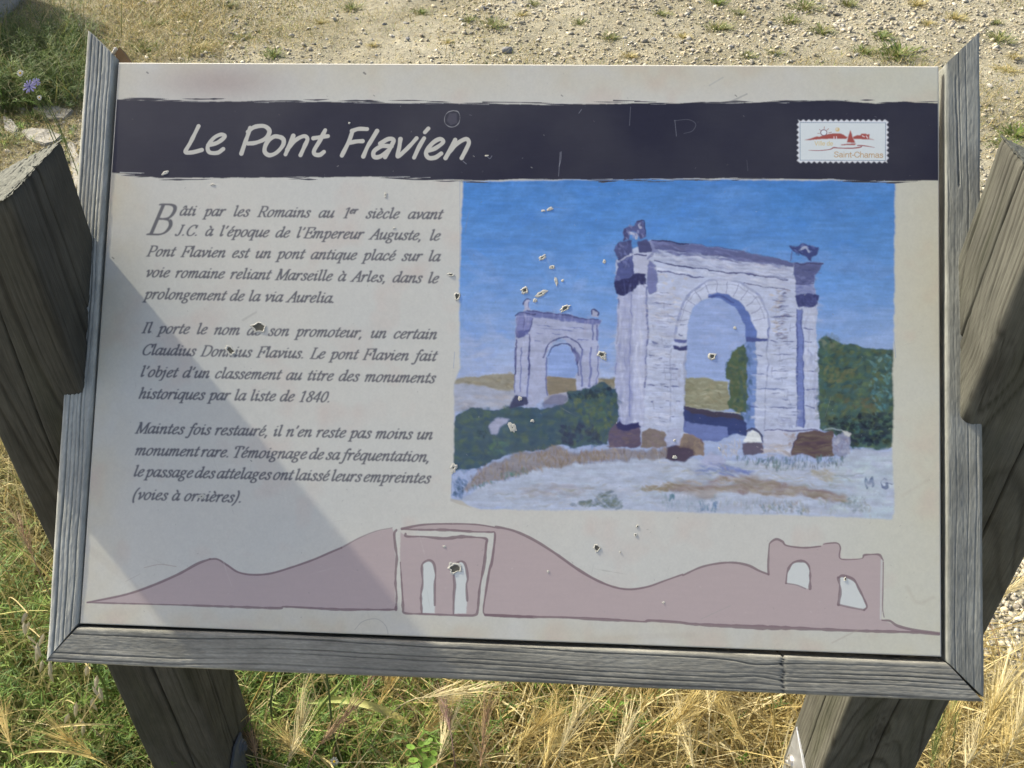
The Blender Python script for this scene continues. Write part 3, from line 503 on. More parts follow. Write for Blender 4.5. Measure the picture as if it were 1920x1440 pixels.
for p, w, c_ in (([(205, 185), (235, 195), (238, 215)], 5, (166, 172, 208)), ([(255, 130), (262, 150)], 5, (160, 166, 205)), ([(130, 350), (225, 312)], 2.4, (170, 176, 212)), ([(225, 318), (300, 322)], 2.5, (66, 68, 108)), ([(175, 160), (165, 225)], 4, (66, 68, 108)), ([(240, 115), (280, 112), (296, 190)], 2, (56, 58, 96)),
                 ([(330, 235), (335, 300), (310, 340)], 4, (120, 126, 168)), ([(1218, 494), (1325, 496)], 1.6, (66, 70, 110)), ([(1212, 370), (1380, 376)], 2, (66, 68, 104)), ([(1240, 290), (1280, 275), (1300, 300)], 4, (150, 164, 206)), ([(1190, 300), (1180, 350)], 2, (90, 100, 150))): stroke(B(p), w, c_, .85)
dabs(B([(110, 480), (290, 440), (290, 510), (110, 555)]), [(48, 48, 86), (70, 72, 116), (60, 60, 98)], 40, 9, 4, 1.3, .4, .7, 14); dabs(B([(1216, 565), (1350, 570), (1340, 640), (1230, 632)]), [(56, 60, 102), (90, 96, 142), (68, 72, 116)], 34, 9, 4, 1.3, .3, .7, 15)
for p, w, o_ in (([(300, 520), (304, 800), (296, 1000), (290, 1130)], 3.6, .85), ([(122, 590), (124, 640)], 3, .8), ([(122, 730), (120, 870)], 2.6, .8), ([(112, 980), (110, 1050)], 2, .7), ([(205, 560), (208, 700), (198, 900), (195, 1300)], 2.4, .5), ([(450, 900), (445, 1330)], 2.6, .4), ([(538, 900), (535, 1370)], 4, .35), ([(1040, 850), (1042, 1000), (1030, 1200), (1020, 1380)], 2.6, .55), ([(1052, 760), (1040, 860)], 2, .5)): stroke(B(p), w, (74, 78, 122), o_, 1.2, dry=.5)
poly(B([(1220, 650), (1252, 650), (1258, 900), (1268, 1370), (1225, 1370), (1218, 900)]), (108, 122, 176), 1.6, 2)
for p in ([(1218, 650), (1222, 900), (1222, 1370)], [(1252, 650), (1258, 1000), (1262, 1375)]): stroke(B(p), 2.6, (70, 78, 126), .8, wob=.5, dry=.4)
for x0_, x1_, y_ in ((340, 470, 612), (350, 475, 726), (330, 375, 852), (310, 350, 925), (330, 370, 1014), (440, 500, 1020), (305, 345, 1114), (400, 440, 1122), (450, 510, 1124), (330, 350, 1208), (420, 440, 1212), (480, 515, 1210), (300, 400, 1310), (445, 510, 1312), (410, 450, 924),
                     (1060, 1200, 690), (1055, 1200, 922), (1060, 1190, 1030), (1050, 1200, 1250), (1255, 1330, 855), (1255, 1335, 1030), (1265, 1345, 1140), (1260, 1330, 770), (1265, 1345, 1250), (1060, 1160, 598), (1050, 1110, 840), (500, 545, 745), (495, 520, 800), (1130, 1210, 842)):
    stroke(B([(x0_, y_), ((x0_+x1_)/2, y_+3), (x1_, y_+4)]), 2.2, (76, 80, 122), .72, taper=True, wob=.5)
dabs(B([(1100, 530), (1165, 530), (1165, 860), (1100, 900)]), [(84, 84, 112), (120, 112, 130), (110, 104, 116), (138, 130, 140)], 80, 13, 2.4, 0, .15, .75, 16); dabs(B([(1060, 520), (1140, 520), (1110, 910), (1090, 910)]), [(172, 156, 136), (184, 172, 160)], 22, 12, 5, 0, .4, .5, 17)
dabs(B([(370, 440), (560, 440), (470, 720), (400, 720)]), [(176, 162, 132), (182, 172, 160)], 22, 12, 5, 0, .4, .45, 18); dabs(B([(450, 940), (520, 940), (515, 1300), (450, 1300)]), [(130, 134, 172), (146, 148, 182)], 40, 8, 4, 1.5, .2, .5, 19)
dabs(B([(1060, 1320), (1200, 1320), (1200, 1370), (1060, 1370)]), [(120, 132, 176), (134, 142, 186)], 30, 12, 4, 0, .6, .6, 20)
# broken brushwork over the stone: cool shade and chalky lights
dabs(B([(110, 560), (215, 540), (215, 1370), (108, 1370)]), [(116, 124, 176), (134, 142, 192), (176, 184, 216)], 110, 44, 5, 1.55, .08, .4, 71, 3)
dabs(B([(215, 540), (300, 520), (285, 1370), (220, 1370)]), [(186, 192, 220), (150, 160, 206), (132, 142, 190)], 90, 44, 5, 1.55, .08, .4, 72, 3)
dabs(B([(305, 560), (500, 520), (480, 820), (305, 840)]), [(190, 194, 216), (140, 150, 196), (176, 172, 180)], 90, 30, 6, .05, .15, .4, 73, 3)
dabs(B([(305, 860), (450, 860), (445, 1370), (290, 1370)]), [(188, 194, 220), (146, 156, 200), (170, 176, 206)], 90, 30, 6, .0, .12, .4, 74, 3)
dabs(B([(980, 860), (1200, 860), (1215, 1370), (975, 1370)]), [(186, 196, 222), (140, 154, 200), (164, 176, 212)], 150, 30, 7, .0, .15, .4, 75, 3)
dabs(B([(350, 300), (1190, 400), (1190, 470), (350, 350)]), [(186, 190, 216), (128, 136, 184), (112, 118, 166)], 110, 34, 4, .15, .08, .45, 76, 2)
dabs(B([(360, 380), (1190, 480), (1190, 520), (650, 460), (370, 420)]), [(190, 196, 220), (150, 158, 202)], 60, 34, 5, .13, .08, .4, 77, 2)
dabs(B([(1265, 650), (1335, 650), (1350, 1370), (1275, 1370)]), [(186, 194, 220), (140, 150, 196), (118, 128, 178)], 80, 26, 4, 1.5, .2, .4, 78, 2)
for k in range(46):
    yq = 560+k*18+r.uniform(-4, 4); stroke(B([(r.uniform(310, 350), yq), (r.uniform(380, 460), yq+r.uniform(0, 4))]), 1.2, (110, 114, 154), .35, 1, wob=.6, dry=.6)
dabs(B([(105, 240), (215, 230), (215, 470), (110, 480)]), [(56, 60, 104), (104, 112, 158), (128, 136, 180)], 46, 12, 5, 1.2, .5, .55, 79, 2)
dabs(B([(1205, 380), (1370, 380), (1330, 550), (1220, 555)]), [(66, 72, 118), (120, 128, 172), (84, 92, 138)], 46, 12, 4, .2, .3, .55, 80, 2)
dabs(B([(1180, 255), (1350, 262), (1300, 350), (1230, 320)]), [(44, 52, 100), (110, 126, 176), (76, 88, 140)], 26, 9, 4, .6, .6, .7, 81, 1.5); dabs(B([(160, 150), (290, 110), (298, 210), (165, 225)]), [(56, 60, 102), (140, 146, 186), (90, 96, 140)], 26, 9, 4, 1.0, .6, .65, 82, 1.5)
# trees on the right
trr = B([(1350, 870), (1400, 820), (1460, 840), (1500, 870), (1560, 860), (1640, 890), (1720, 900), (1815, 905), (1830, 1500), (1560, 1510), (1500, 1440), (1358, 1390)]); poly(trr, (76, 98, 92), 2, 4)
dabs(trr, [(88, 108, 76), (66, 94, 96), (54, 78, 84), (104, 120, 82), (74, 104, 108), (96, 102, 66), (60, 70, 72)], 620, 17, 8, -.4, .7, .65, 21, 2.5)
dabs(B([(1640, 960), (1800, 920), (1800, 1250), (1700, 1300)]), [(92, 134, 142), (76, 120, 130), (112, 146, 150)], 60, 11, 5, .8, .7, .6, 22)
dabs(B([(1400, 1000), (1600, 1010), (1560, 1080), (1420, 1130)]), [(118, 124, 78), (104, 114, 74)], 40, 15, 6, -.6, .4, .6, 23)
dabs(B([(1520, 1200), (1700, 1160), (1700, 1300), (1540, 1290)]), [(112, 106, 72), (98, 104, 70)], 40, 12, 6, -.4, .6, .6, 24)
dabs(B([(1380, 1330), (1800, 1280), (1810, 1460), (1560, 1490)]), [(40, 50, 62), (48, 58, 74), (36, 42, 52), (62, 74, 84)], 150, 14, 7, -.2, .6, .75, 25)
dabs(B([(1350, 820), (1470, 800), (1480, 900), (1360, 900)]), [(122, 128, 112), (106, 120, 96)], 30, 10, 7, 0, .8, .45, 26, 4)
# bushes on the left
bl = Cc([(60, 560), (180, 505), (380, 515), (500, 480), (650, 500), (760, 510), (960, 470), (975, 370), (1030, 345), (1160, 350), (1240, 290), (1290, 285), (1330, 330), (1375, 330), (1395, 560), (1370, 640), (1290, 790), (1100, 810), (900, 800), (500, 880), (300, 960), (30, 1020), (40, 700)])
poly(bl, (72, 92, 104), 2, 3.5)
dabs(bl, [(64, 88, 110), (58, 80, 104), (84, 104, 90), (70, 94, 96), (92, 108, 88)], 520, 18, 8, .3, .8, .55, 27, 3)
dabs(Cc([(1000, 400), (1200, 380), (1380, 420), (1380, 600), (1250, 750), (1100, 620)]), [(96, 110, 74), (104, 116, 80), (78, 104, 92), (72, 92, 84)], 160, 12, 7, 1.2, .7, .6, 28, 2.5)
dabs(Cc([(980, 370), (1360, 330), (1360, 390), (980, 430)]), [(52, 66, 80), (60, 86, 98), (44, 52, 66)], 60, 9, 6, 1, .7, .65, 29)
dabs(Cc([(900, 640), (1170, 620), (1270, 780), (930, 800)]), [(50, 58, 92), (60, 62, 88), (48, 54, 78)], 60, 14, 8, 1, .6, .55, 30, 3)
dabs(Cc([(100, 530), (340, 520), (330, 620), (100, 620)]), [(96, 114, 84), (84, 106, 92)], 30, 12, 6, 0, .7, .5, 32, 3); dabs(Cc([(320, 780), (500, 770), (460, 880), (330, 880)]), [(88, 120, 100), (96, 124, 96)], 26, 12, 7, 1, .7, .45, 33, 4)
poly(Cc([(330, 650), (380, 595), (440, 575), (495, 580), (485, 610), (420, 660), (400, 715), (345, 712)]), (146, 152, 186), 2.2, 2)
dabs(Cc([(240, 690), (300, 690), (300, 750), (240, 750)]), [(44, 56, 68)], 10, 9, 4, 1.4, .3, .6, 34)
poly(Cc([(535, 395), (560, 385), (650, 405), (655, 460), (600, 480), (500, 500), (520, 450)]), (72, 76, 104), 2, 2.5); poly(Cc([(760, 470), (820, 405), (900, 390), (960, 400), (950, 480), (780, 505)]), (104, 106, 130), 3, 3, .7)
# foreground ground
fg = Cc([(130, 1230), (300, 1130), (560, 1080), (640, 1000), (900, 960), (1300, 940), (1800, 890)])+D([(300, 890), (560, 890), (900, 900), (1400, 900), (1500, 800), (1830, 810), (1840, 1380), (1000, 1340), (0, 1290)])+Cc([(1200, 1330), (600, 1330), (150, 1300), (20, 1260)])
poly(fg, (152, 168, 200), 2.2, 3)
dabs(fg, [(160, 174, 206), (148, 162, 200), (168, 180, 204), (150, 172, 196), (164, 168, 192)], 420, 46, 9, -.08, .25, .4, 35, 4)
dabs(D([(1350, 850), (1820, 830), (1820, 1350), (1300, 1300)]), [(160, 186, 200), (148, 178, 198), (170, 190, 196)], 90, 40, 12, 0, .3, .4, 36, 5)
brn = Cc([(110, 1190), (180, 1060), (300, 970), (470, 930), (520, 880), (700, 850), (860, 800), (950, 830), (1100, 860), (1300, 830), (1560, 850), (1820, 820), (1820, 920), (1500, 920), (1300, 930), (1000, 960), (700, 1010), (560, 1070), (300, 1120), (160, 1180)])
poly(brn, (134, 124, 114), 4, 6, .8)
dabs(brn, [(146, 120, 92), (120, 108, 110), (156, 134, 104), (108, 98, 104), (140, 128, 108)], 260, 13, 4, 1.4, .35, .6, 37, 2)
dabs(Cc([(700, 850), (1280, 850), (1280, 930), (800, 980)]), [(160, 128, 88), (148, 120, 84), (126, 98, 84)], 110, 13, 3, 1.5, .25, .65, 38)
dabs(Cc([(420, 1040), (640, 980), (650, 1040), (420, 1090)]), [(96, 132, 130), (88, 110, 104)], 30, 10, 4, 1.3, .5, .6, 39); dabs(Cc([(140, 1180), (300, 1110), (420, 1090), (300, 1150)]), [(104, 134, 136), (96, 112, 100)], 22, 10, 4, 1.0, .4, .6, 40)
dabs(Cc([(40, 1100), (150, 1050), (130, 1220), (40, 1220)]), [(60, 84, 104), (70, 90, 100)], 30, 12, 6, 1.2, .4, .6, 41)
# stones and blocks at the foot of the arch
poly(Cc([(1310, 700), (1370, 620), (1560, 660), (1570, 820), (1310, 830)]), (98, 88, 108), 2, 2); dabs(Cc([(1320, 690), (1560, 690), (1560, 820), (1320, 820)]), [(110, 98, 106), (88, 82, 108), (120, 106, 104)], 50, 16, 4, 0, .2, .6, 42)
poly(Cc([(1370, 640), (1400, 600), (1430, 630), (1500, 615), (1560, 630), (1570, 670), (1380, 680)]), (60, 60, 100), 1.6, 3)
poly(Cc([(1575, 700), (1650, 680), (1770, 690), (1785, 820), (1575, 830)]), (128, 116, 112), 2, 3); dabs(Cc([(1580, 700), (1780, 690), (1780, 820), (1580, 820)]), [(140, 122, 104), (120, 108, 116), (112, 104, 96)], 40, 12, 5, .5, .6, .6, 43)
poly(D([(170, 680), (250, 680), (330, 760), (330, 860), (200, 870), (100, 800)]), (150, 122, 102), 2, 2.5); dabs(D([(170, 690), (310, 730), (320, 850), (200, 860)]), [(160, 128, 96), (130, 106, 104), (110, 92, 100)], 30, 14, 6, .8, .4, .6, 44)
poly(D([(40, 790), (120, 760), (240, 800), (260, 870), (150, 900), (30, 880)]), (82, 72, 88), 2.2, 3)
poly(D([(35, 640), (150, 640), (150, 760), (35, 780)]), (150, 158, 200), 2, 2, .8)
poly(D([(645, 750), (665, 680), (720, 650), (770, 680), (785, 755)]), (196, 204, 208), 1.2, 1); stroke(D([(660, 665), (700, 645), (750, 655), (785, 700), (798, 750)]), 4, (62, 60, 84), .85); poly(D([(630, 760), (700, 745), (790, 760), (800, 830), (650, 850)]), (96, 90, 108), 2, 2)
poly(D([(800, 650), (1060, 650), (1040, 740), (1000, 830), (800, 830)]), (164, 172, 204), 2, 2.5); dabs(D([(800, 760), (1010, 760), (1000, 850), (800, 860)]), [(172, 162, 160), (160, 148, 146), (176, 172, 180)], 40, 18, 4, .1, .2, .6, 45); dabs(D([(960, 670), (1050, 670), (1040, 790), (980, 790)]), [(160, 136, 120), (148, 130, 128)], 26, 10, 4, 0, .4, .6, 46)
stroke(D([(800, 648), (1060, 650), (1220, 655)]), 2, (84, 84, 120), .8)
poly(D([(1060, 690), (1090, 660), (1340, 668), (1350, 850), (1240, 860), (1000, 840)]), (104, 84, 84), 1.8, 2); dabs(D([(1080, 690), (1340, 690), (1340, 840), (1060, 830)]), [(128, 100, 78), (98, 78, 84), (112, 92, 84), (84, 70, 84), (138, 112, 84)], 90, 26, 4, 0, .12, .65, 47)
poly(D([(1000, 840), (1080, 680), (1060, 700), (1030, 760)]), (60, 58, 84), 1.5, 2)
poly(D([(1335, 710), (1380, 680), (1460, 680), (1478, 740), (1470, 830), (1400, 860), (1345, 840)]), (132, 138, 166), 1.8, 2); dabs(D([(1345, 700), (1470, 700), (1465, 830), (1350, 830)]), [(146, 152, 178), (118, 120, 148), (156, 160, 180), (124, 108, 124)], 40, 10, 5, 1.2, .5, .55, 48); poly(D([(1410, 662), (1450, 658), (1485, 680), (1470, 700), (1430, 690)]), (176, 180, 182), 1.3, 1.5)
stroke(D([(1270, 650), (1340, 645), (1410, 655)]), 2.6, (160, 176, 186), .7, dry=.4)
dabs(D([(560, 860), (900, 860), (1450, 850), (1400, 930), (1100, 950), (920, 960), (620, 900)]), [(84, 110, 104), (96, 116, 112), (110, 104, 96), (124, 138, 140), (78, 96, 88)], 200, 11, 3.4, 1.5, .3, .62, 49)
dabs(D([(440, 760), (620, 740), (600, 850), (470, 850)]), [(186, 180, 176), (164, 152, 144), (172, 168, 180)], 60, 12, 3, 1.0, .5, .6, 50)
poly(D([(300, 900), (380, 820), (500, 880), (480, 950), (330, 920)]), (150, 160, 206), 2.5, 2); dabs(D([(300, 920), (500, 900), (740, 990), (560, 1010), (230, 1000)]), [(104, 118, 172), (92, 106, 164), (120, 134, 186)], 60, 30, 6, .25, .15, .5, 51, 3)
poly(D([(620, 1000), (720, 990), (800, 1040), (940, 1080), (1250, 1110), (1440, 1150), (1440, 1220), (1200, 1180), (900, 1140), (640, 1140), (460, 1140), (420, 1190), (200, 1160), (0, 1120), (0, 1070), (300, 1090), (520, 1090)]), (150, 136, 120), 6, 7, .7)
dabs(D([(0, 1075), (620, 1000), (760, 1020), (1250, 1115), (1440, 1160), (1400, 1210), (600, 1140), (0, 1120)]), [(156, 132, 98), (138, 112, 98), (164, 146, 112), (128, 106, 104)], 170, 34, 6, .1, .15, .5, 52, 3)
dabs(D([(1130, 960), (1360, 960), (1350, 1050), (1250, 1040)]), [(162, 158, 138), (168, 156, 122)], 26, 22, 6, .4, .3, .5, 53, 3); stroke(D([(1360, 1005), (1480, 1000), (1580, 985)]), 2, (128, 150, 156), .6)
dabs(Cc([(590, 1130), (900, 1120), (1180, 1150), (1000, 1230), (640, 1220)]), [(150, 148, 160), (144, 144, 164), (156, 152, 156)], 90, 24, 6, 0, .2, .5, 54, 3)
dabs(Cc([(1000, 1300), (1220, 1230), (1240, 1180), (1330, 1180), (1420, 1300), (1480, 1320)]), [(100, 112, 104), (110, 120, 104), (88, 102, 104)], 90, 14, 6, 0, .4, .6, 55, 2.5)
dabs(Cc([(1590, 1150), (1820, 1100), (1820, 1180), (1610, 1190)]), [(160, 138, 92), (146, 128, 92)], 40, 18, 5, 0, .3, .6, 56)
dabs(D([(0, 1150), (460, 1180), (460, 1290), (0, 1270)]), [(116, 146, 168), (124, 150, 158), (150, 168, 186)], 60, 12, 4, 1.5, .3, .6, 57); dabs(D([(60, 1150), (100, 1150), (100, 1200), (60, 1200)]), [(88, 120, 132)], 12, 9, 4, 1.5, .3, .7, 58); dabs(D([(290, 1210), (440, 1210), (440, 1280), (290, 1280)]), [(92, 116, 148), (104, 128, 150)], 26, 10, 4, 1.5, .2, .65, 59)
dabs(D([(750, 1230), (830, 1200), (1050, 1210), (1160, 1260), (1140, 1320), (780, 1300)]), [(142, 146, 152), (112, 132, 142), (152, 142, 140), (96, 118, 128)], 90, 10, 4, 1.4, .4, .6, 60); dabs(D([(1440, 1180), (1520, 1150), (1600, 1200), (1590, 1290), (1470, 1300)]), [(126, 140, 144), (138, 152, 158), (116, 132, 140)], 60, 8, 4, .6, .8, .6, 61)
dabs(B([(878, 850), (945, 870), (935, 1330), (872, 1330)]), [(52, 76, 84), (66, 90, 104), (74, 96, 88)], 70, 14, 6, 1.4, .4, .5, 91, 2.5)
dabs(D([(0, 900), (600, 930), (1400, 960), (1500, 1100), (500, 1080), (0, 1060)]), [(158, 148, 118), (136, 142, 112), (128, 140, 128), (168, 160, 140)], 110, 26, 4, .05, .3, .42, 92, 3)
dabs(Cc([(300, 1200), (1800, 1050), (1800, 1290), (600, 1310)]), [(150, 144, 118), (126, 138, 116), (158, 150, 132)], 90, 24, 4, .0, .3, .38, 93, 3)
dabs(D([(400, 1200), (1600, 1200), (1700, 1330), (500, 1280)]), [(136, 146, 118), (110, 132, 112), (160, 148, 116)], 80, 14, 4, 1.3, .5, .45, 94, 2.5)
for k in range(60):
    bx_ = (r.uniform(310, 430), r.uniform(540, 1360)) if k % 2 else (r.uniform(1060, 1190), r.uniform(600, 1360)); stroke(B([bx_, (bx_[0]+r.uniform(25, 80), bx_[1]+r.uniform(-2, 4))]), r.uniform(1, 2.2), (72, 76, 112), .6, 1, wob=.7, dry=.5, taper=True)
for k in range(22):
    bx_ = (r.uniform(320, 460), 560+k*38) if k % 2 else (r.uniform(1060, 1190), 600+k*34); stroke(B([bx_, (bx_[0]+r.uniform(-3, 3), bx_[1]+r.uniform(30, 60))]), 1.4, (104, 108, 146), .45, 1, wob=.7, dry=.5)
# initials
for p in ([(1598, 1020), (1600, 1060), (1608, 1100)], [(1610, 1040), (1625, 1070), (1650, 1030)], [(1652, 1020), (1656, 1080), (1650, 1095)], [(1760, 1040), (1735, 1035), (1722, 1070), (1735, 1100), (1765, 1100), (1765, 1070)], [(1745, 1068), (1780, 1070), (1800, 1078)]): stroke(D(p), 3.2, (66, 74, 104), .75, 1.5, wob=.8, dry=.6)
# blend the picture back into the sheet through its torn outline
full = C.copy(); C[:] = BASE
y_0, y_1, x_0, x_1 = int(tx((1000, 330))[1]), int(tx((1000, 985))[1]), int(tx((840, 700))[0]), int(tx((1690, 700))[0])
F_ = full[y_0:y_1, x_0:x_1]; F_ = np.where(F_ <= .0031308, F_*12.92, 1.055*np.power(np.maximum(F_, 1e-6), 1/2.4)-.055); L_ = F_.mean(2, keepdims=True)
blue = np.clip((F_[..., 2:3]-F_[..., 0:1]-.24)/.14, 0, 1)
G_ = L_+(F_-L_)*(1.08-.30*np.clip((L_-.5)/.15, 0, 1)); G_ = .56+(G_-.56)*1.17+.0
G_ = G_*(1-blue)+(.56+(F_-.56)*1.10)*blue
wm_ = np.clip((G_[..., 0:1]-G_[..., 2:3]-.02)/.15, 0, 1); m_ = G_.mean(2, keepdims=True); G_ = G_*(1-wm_)+((m_+(G_-m_)*.50)*.96)*wm_; m_ = G_.mean(2, keepdims=True); G_ = m_+(G_-m_)*(.84-.16*np.clip((m_-.58)/.1, 0, 1)); G_ = G_*np.array([1.012, 1.004, .985])
up_ = np.clip((yy[y_0:y_1, x_0:x_1, None]/TH-.36)/.2, 0, 1)*np.clip((.60-yy[y_0:y_1, x_0:x_1, None]/TH)/.05, 0, 1)*blue; G_ = G_*(1-.22*up_)+np.array([.64, .72, .86])*.22*up_
wy_ = (NZ_W1*5+NZ_SM*3.2+NZ_H*2.5)[y_0:y_1, x_0:x_1]; wx_ = (NZ_W2*5+NZ_SM[::-1, ::-1]*3.2)[y_0:y_1, x_0:x_1]
iy_ = np.clip((np.arange(y_1-y_0)[:, None]+wy_).astype(int), 0, y_1-y_0-1); ix_ = np.clip((np.arange(x_1-x_0)[None, :]+wx_).astype(int), 0, x_1-x_0-1); G_ = G_[iy_, ix_]
G_ = np.stack([blur(np.ascontiguousarray(G_[..., q]), 1.5) for q in range(3)], 2)
G_ = G_*(1+.055*NZ_H[y_0:y_1, x_0:x_1, None]+.035*NZ_SM[y_0:y_1, x_0:x_1, None]+.02*NZ_FINE[y_0:y_1, x_0:x_1, None]); G_ = np.clip(G_, .02, 1)
full[y_0:y_1, x_0:x_1] = np.where(G_ <= .04045, G_/12.92, ((G_+.055)/1.055)**2.4)
P_ = txs(PIC); P_[:, 0] += 0
X = xx+NZ_SM*3+NZ_FINE*1.5; Y = yy+NZ_W1*3+NZ_FINE*1.5; ins = np.zeros(X.shape, bool)
for i in range(len(P_)):
    ax, ay = P_[i]; bx, by = P_[(i+1) % len(P_)]
    if ay == by: continue
    ins ^= ((ay > Y) != (by > Y)) & (X < (bx-ax)*(Y-ay)/(by-ay)+ax)
mk = blur(ins.astype(np.float32), 2.2); hb = (BASE.sum(2) < .35) & (yy < tx((1200, 352))[1]); mk[hb] = 0
C[:] = BASE*(1-mk[..., None])+full*mk[..., None]
for p in ([(862, 340), (862, 520)], [(852, 660), (850, 690)], [(848, 880), (846, 930)], [(1677, 640), (1679, 670)]): stroke(p, 1.2, (110, 130, 170), .5)
poly(Cc([(20, 1240), (110, 1260), (200, 1320), (90, 1290), (25, 1262)]), (176, 170, 154), 2, 2, .8)
del full, BASE, X, Y, ins

# ---- hill drawing along the foot of the board
def hline(p, w, c, o=1, **k): stroke(p, (np.array(w)*1.55).tolist() if not np.isscalar(w) else w*1.55, c, o, **k)
HF = (172, 157, 154); HL = (118, 99, 102)
left_top = H6([(490, 508), (700, 465), (850, 415), (1000, 350), (1110, 290), (1180, 264), (1225, 266), (1280, 300), (1340, 338), (1420, 352), (1520, 345), (1640, 310), (1760, 268), (1860, 225), (1920, 200)])+H7([(100, 145), (200, 105), (285, 88)])
left = left_top+H9([(250, 260), (262, 560), (262, 860), (265, 1180), (0, 1175)])+H6([(1910, 545), (1760, 540), (1600, 530), (1560, 538), (1300, 530), (1000, 520), (700, 512)])
poly(left, HF, 1.2, .8, var=.02)
cen = H9([(325, 240), (390, 290), (600, 310), (800, 320), (1050, 300), (1200, 300), (1375, 320), (1345, 520), (1300, 800), (1265, 1000), (1250, 1190), (1200, 1240), (700, 1230), (370, 1210), (350, 1050), (330, 800), (318, 540)])
poly(cen, HF, 1.2, .8, var=.02)
rt = H9([(340, 200), (600, 150), (950, 140), (1250, 150), (1500, 190)])+H7([(870, 82), (970, 105), (1080, 155), (1200, 230), (1320, 315), (1430, 380), (1530, 420), (1620, 434), (1720, 420), (1820, 385), (1920, 350)])+H8([(0, 355), (100, 310), (200, 288), (290, 284), (370, 300), (430, 330), (482, 350)])
rtop = H8([(485, 250), (490, 170), (520, 152), (550, 160), (590, 190), (680, 200), (780, 190), (800, 172), (870, 175), (886, 200), (888, 262), (1005, 262), (1025, 240), (1100, 238), (1125, 265), (1125, 430), (1118, 600), (1200, 640), (1300, 665), (1440, 685)])
rbot = H8([(1300, 678), (1100, 668), (900, 660), (600, 652), (400, 645), (200, 636), (0, 626)])+H7([(1900, 618), (1740, 612), (1700, 618), (1500, 604), (1200, 592), (1000, 588), (820, 580)])+H9([(1330, 1225), (1315, 1150), (1340, 900), (1400, 600), (1440, 350), (1450, 240), (1300, 238), (900, 215), (600, 210), (340, 205)])
poly(rt+rtop+rbot, HF, 1.2, .8, var=.02)
PAP = (196, 199, 194)
w1 = H9([(580, 1215), (570, 1000), (590, 850), (582, 700), (590, 620), (650, 580), (700, 590), (730, 640), (745, 760), (735, 860), (735, 1100), (735, 1215)]); w2 = H9([(960, 1220), (965, 1000), (975, 880), (965, 760), (980, 640), (1040, 590), (1090, 610), (1115, 680), (1130, 800), (1115, 880), (1125, 1050), (1115, 1215)])
w3 = H8([(580, 400), (590, 330), (620, 285), (670, 275), (700, 290), (715, 330), (715, 430), (690, 430), (640, 410)]); w4 = H8([(875, 520), (885, 440), (875, 370), (900, 358), (960, 380), (990, 430), (1015, 480), (1035, 530), (1020, 550), (940, 535)])
for w_ in (w1, w2, w3, w4): poly(w_, PAP, 1, .6, var=.01)
hline(left_top[:6], [2, 2.5, 3, 3.2, 3, 2.4], HL, .85); hline(left_top[5:15], 2.4, HL, .85); hline(left_top[14:], [2.2, 1.6, 1.2, 1], HL, .6)
hline(H6([(490, 508), (700, 514), (1000, 522), (1300, 532), (1560, 540), (1600, 532), (1760, 540), (1920, 548)])+H7([(120, 548), (290, 548), (306, 535)]), [1.6, 1.8, 2, 2.8, 2.6, 2.6, 2.6, 3, 2.4, 2.6, 2.4], HL, .85, wob=.3)
hline(H9([(275, 215), (250, 260), (262, 400), (280, 540), (268, 700), (265, 860), (278, 1000), (270, 1170)]), 2.8, HL, .85, wob=.3)
hline(rt[:5]+rt[5:], [3, 2.4, 2, 2, 2, 2.4, 3, 3.4, 3, 3.4, 3, 2.4, 2.4, 2.2, 2, 2, 2, 2.2, 2.4, 2.4, 3, 2.6, 2][:len(rt)]+[2.6]*max(0, len(rt)-23), HL, .85)
hline(H9([(340, 205), (600, 212), (900, 215), (1200, 235), (1400, 240), (1455, 250), (1450, 380), (1420, 600), (1390, 700), (1350, 950), (1320, 1150), (1330, 1220), (1400, 1235), (1900, 1255)]), [2, 2.4, 3, 2.4, 2, 2.4, 2.6, 2.6, 2.8, 2.6, 2.4, 2.6, 3, 3], HL, .85, wob=.3)
hline(H9([(385, 260), (400, 290), (600, 295), (850, 315), (1050, 295), (1200, 300), (1350, 320), (1350, 400), (1330, 620), (1290, 820), (1270, 950), (1250, 1180), (1215, 1235), (1100, 1240), (850, 1232), (600, 1222), (380, 1212), (355, 1150), (350, 1040), (335, 800), (322, 600)]), [2.4, 2.6, 2, 3.2, 3.6, 2.4, 3, 3, 3.2, 2.8, 2.8, 2.6, 2.6, 2.6, 2.6, 2.2, 2.4, 3.4, 2.8, 2, 1.2], HL, .85, wob=.3)
for w_ in (w1[:-1], w2[:-1]): hline([w_[0]]+w_[1:]+[w_[-1]], 2.6, HL, .8, wob=.4)
hline(w3[:7], 2.6, HL, .85, wob=.5); hline([w3[0], w3[8], w3[7]], 1.6, HL, .7); hline(w4[2:9], [3, 2.6, 3, 3.4, 3, 2.6, 2.4], HL, .85, wob=.4); hline(w4[:3], 2.8, HL, .8, wob=.5); hline([w4[0], w4[-1], w4[-2]], 2.2, HL, .7)
hline(H8([(482, 350), (480, 300), (485, 200), (492, 172), (525, 152), (560, 165), (585, 188), (680, 200), (775, 192)]), [2.8, 2.6, 1.8, 2, 3, 2.6, 1.8, 2.2, 1.6], HL, .85); hline(H8([(790, 180), (830, 174), (870, 175), (886, 200), (888, 262), (1000, 262), (1020, 242), (1060, 238), (1105, 240), (1126, 270)]), [1.2, 1.8, 1.8, 2, 1.4, 1, 2.4, 1.6, 2.6, 1.8], HL, .85)
hline(H8([(1118, 270), (1112, 600)]), 2, (188, 188, 182), .8); hline(H8([(1128, 280), (1126, 440), (1124, 540), (1132, 590)]), 1.2, HL, .8)
hline(H8([(1120, 608), (1165, 612), (1210, 640), (1300, 662), (1400, 675), (1445, 682)]), [1.4, 2.6, 3.4, 3, 2.6, 3], HL, .85)
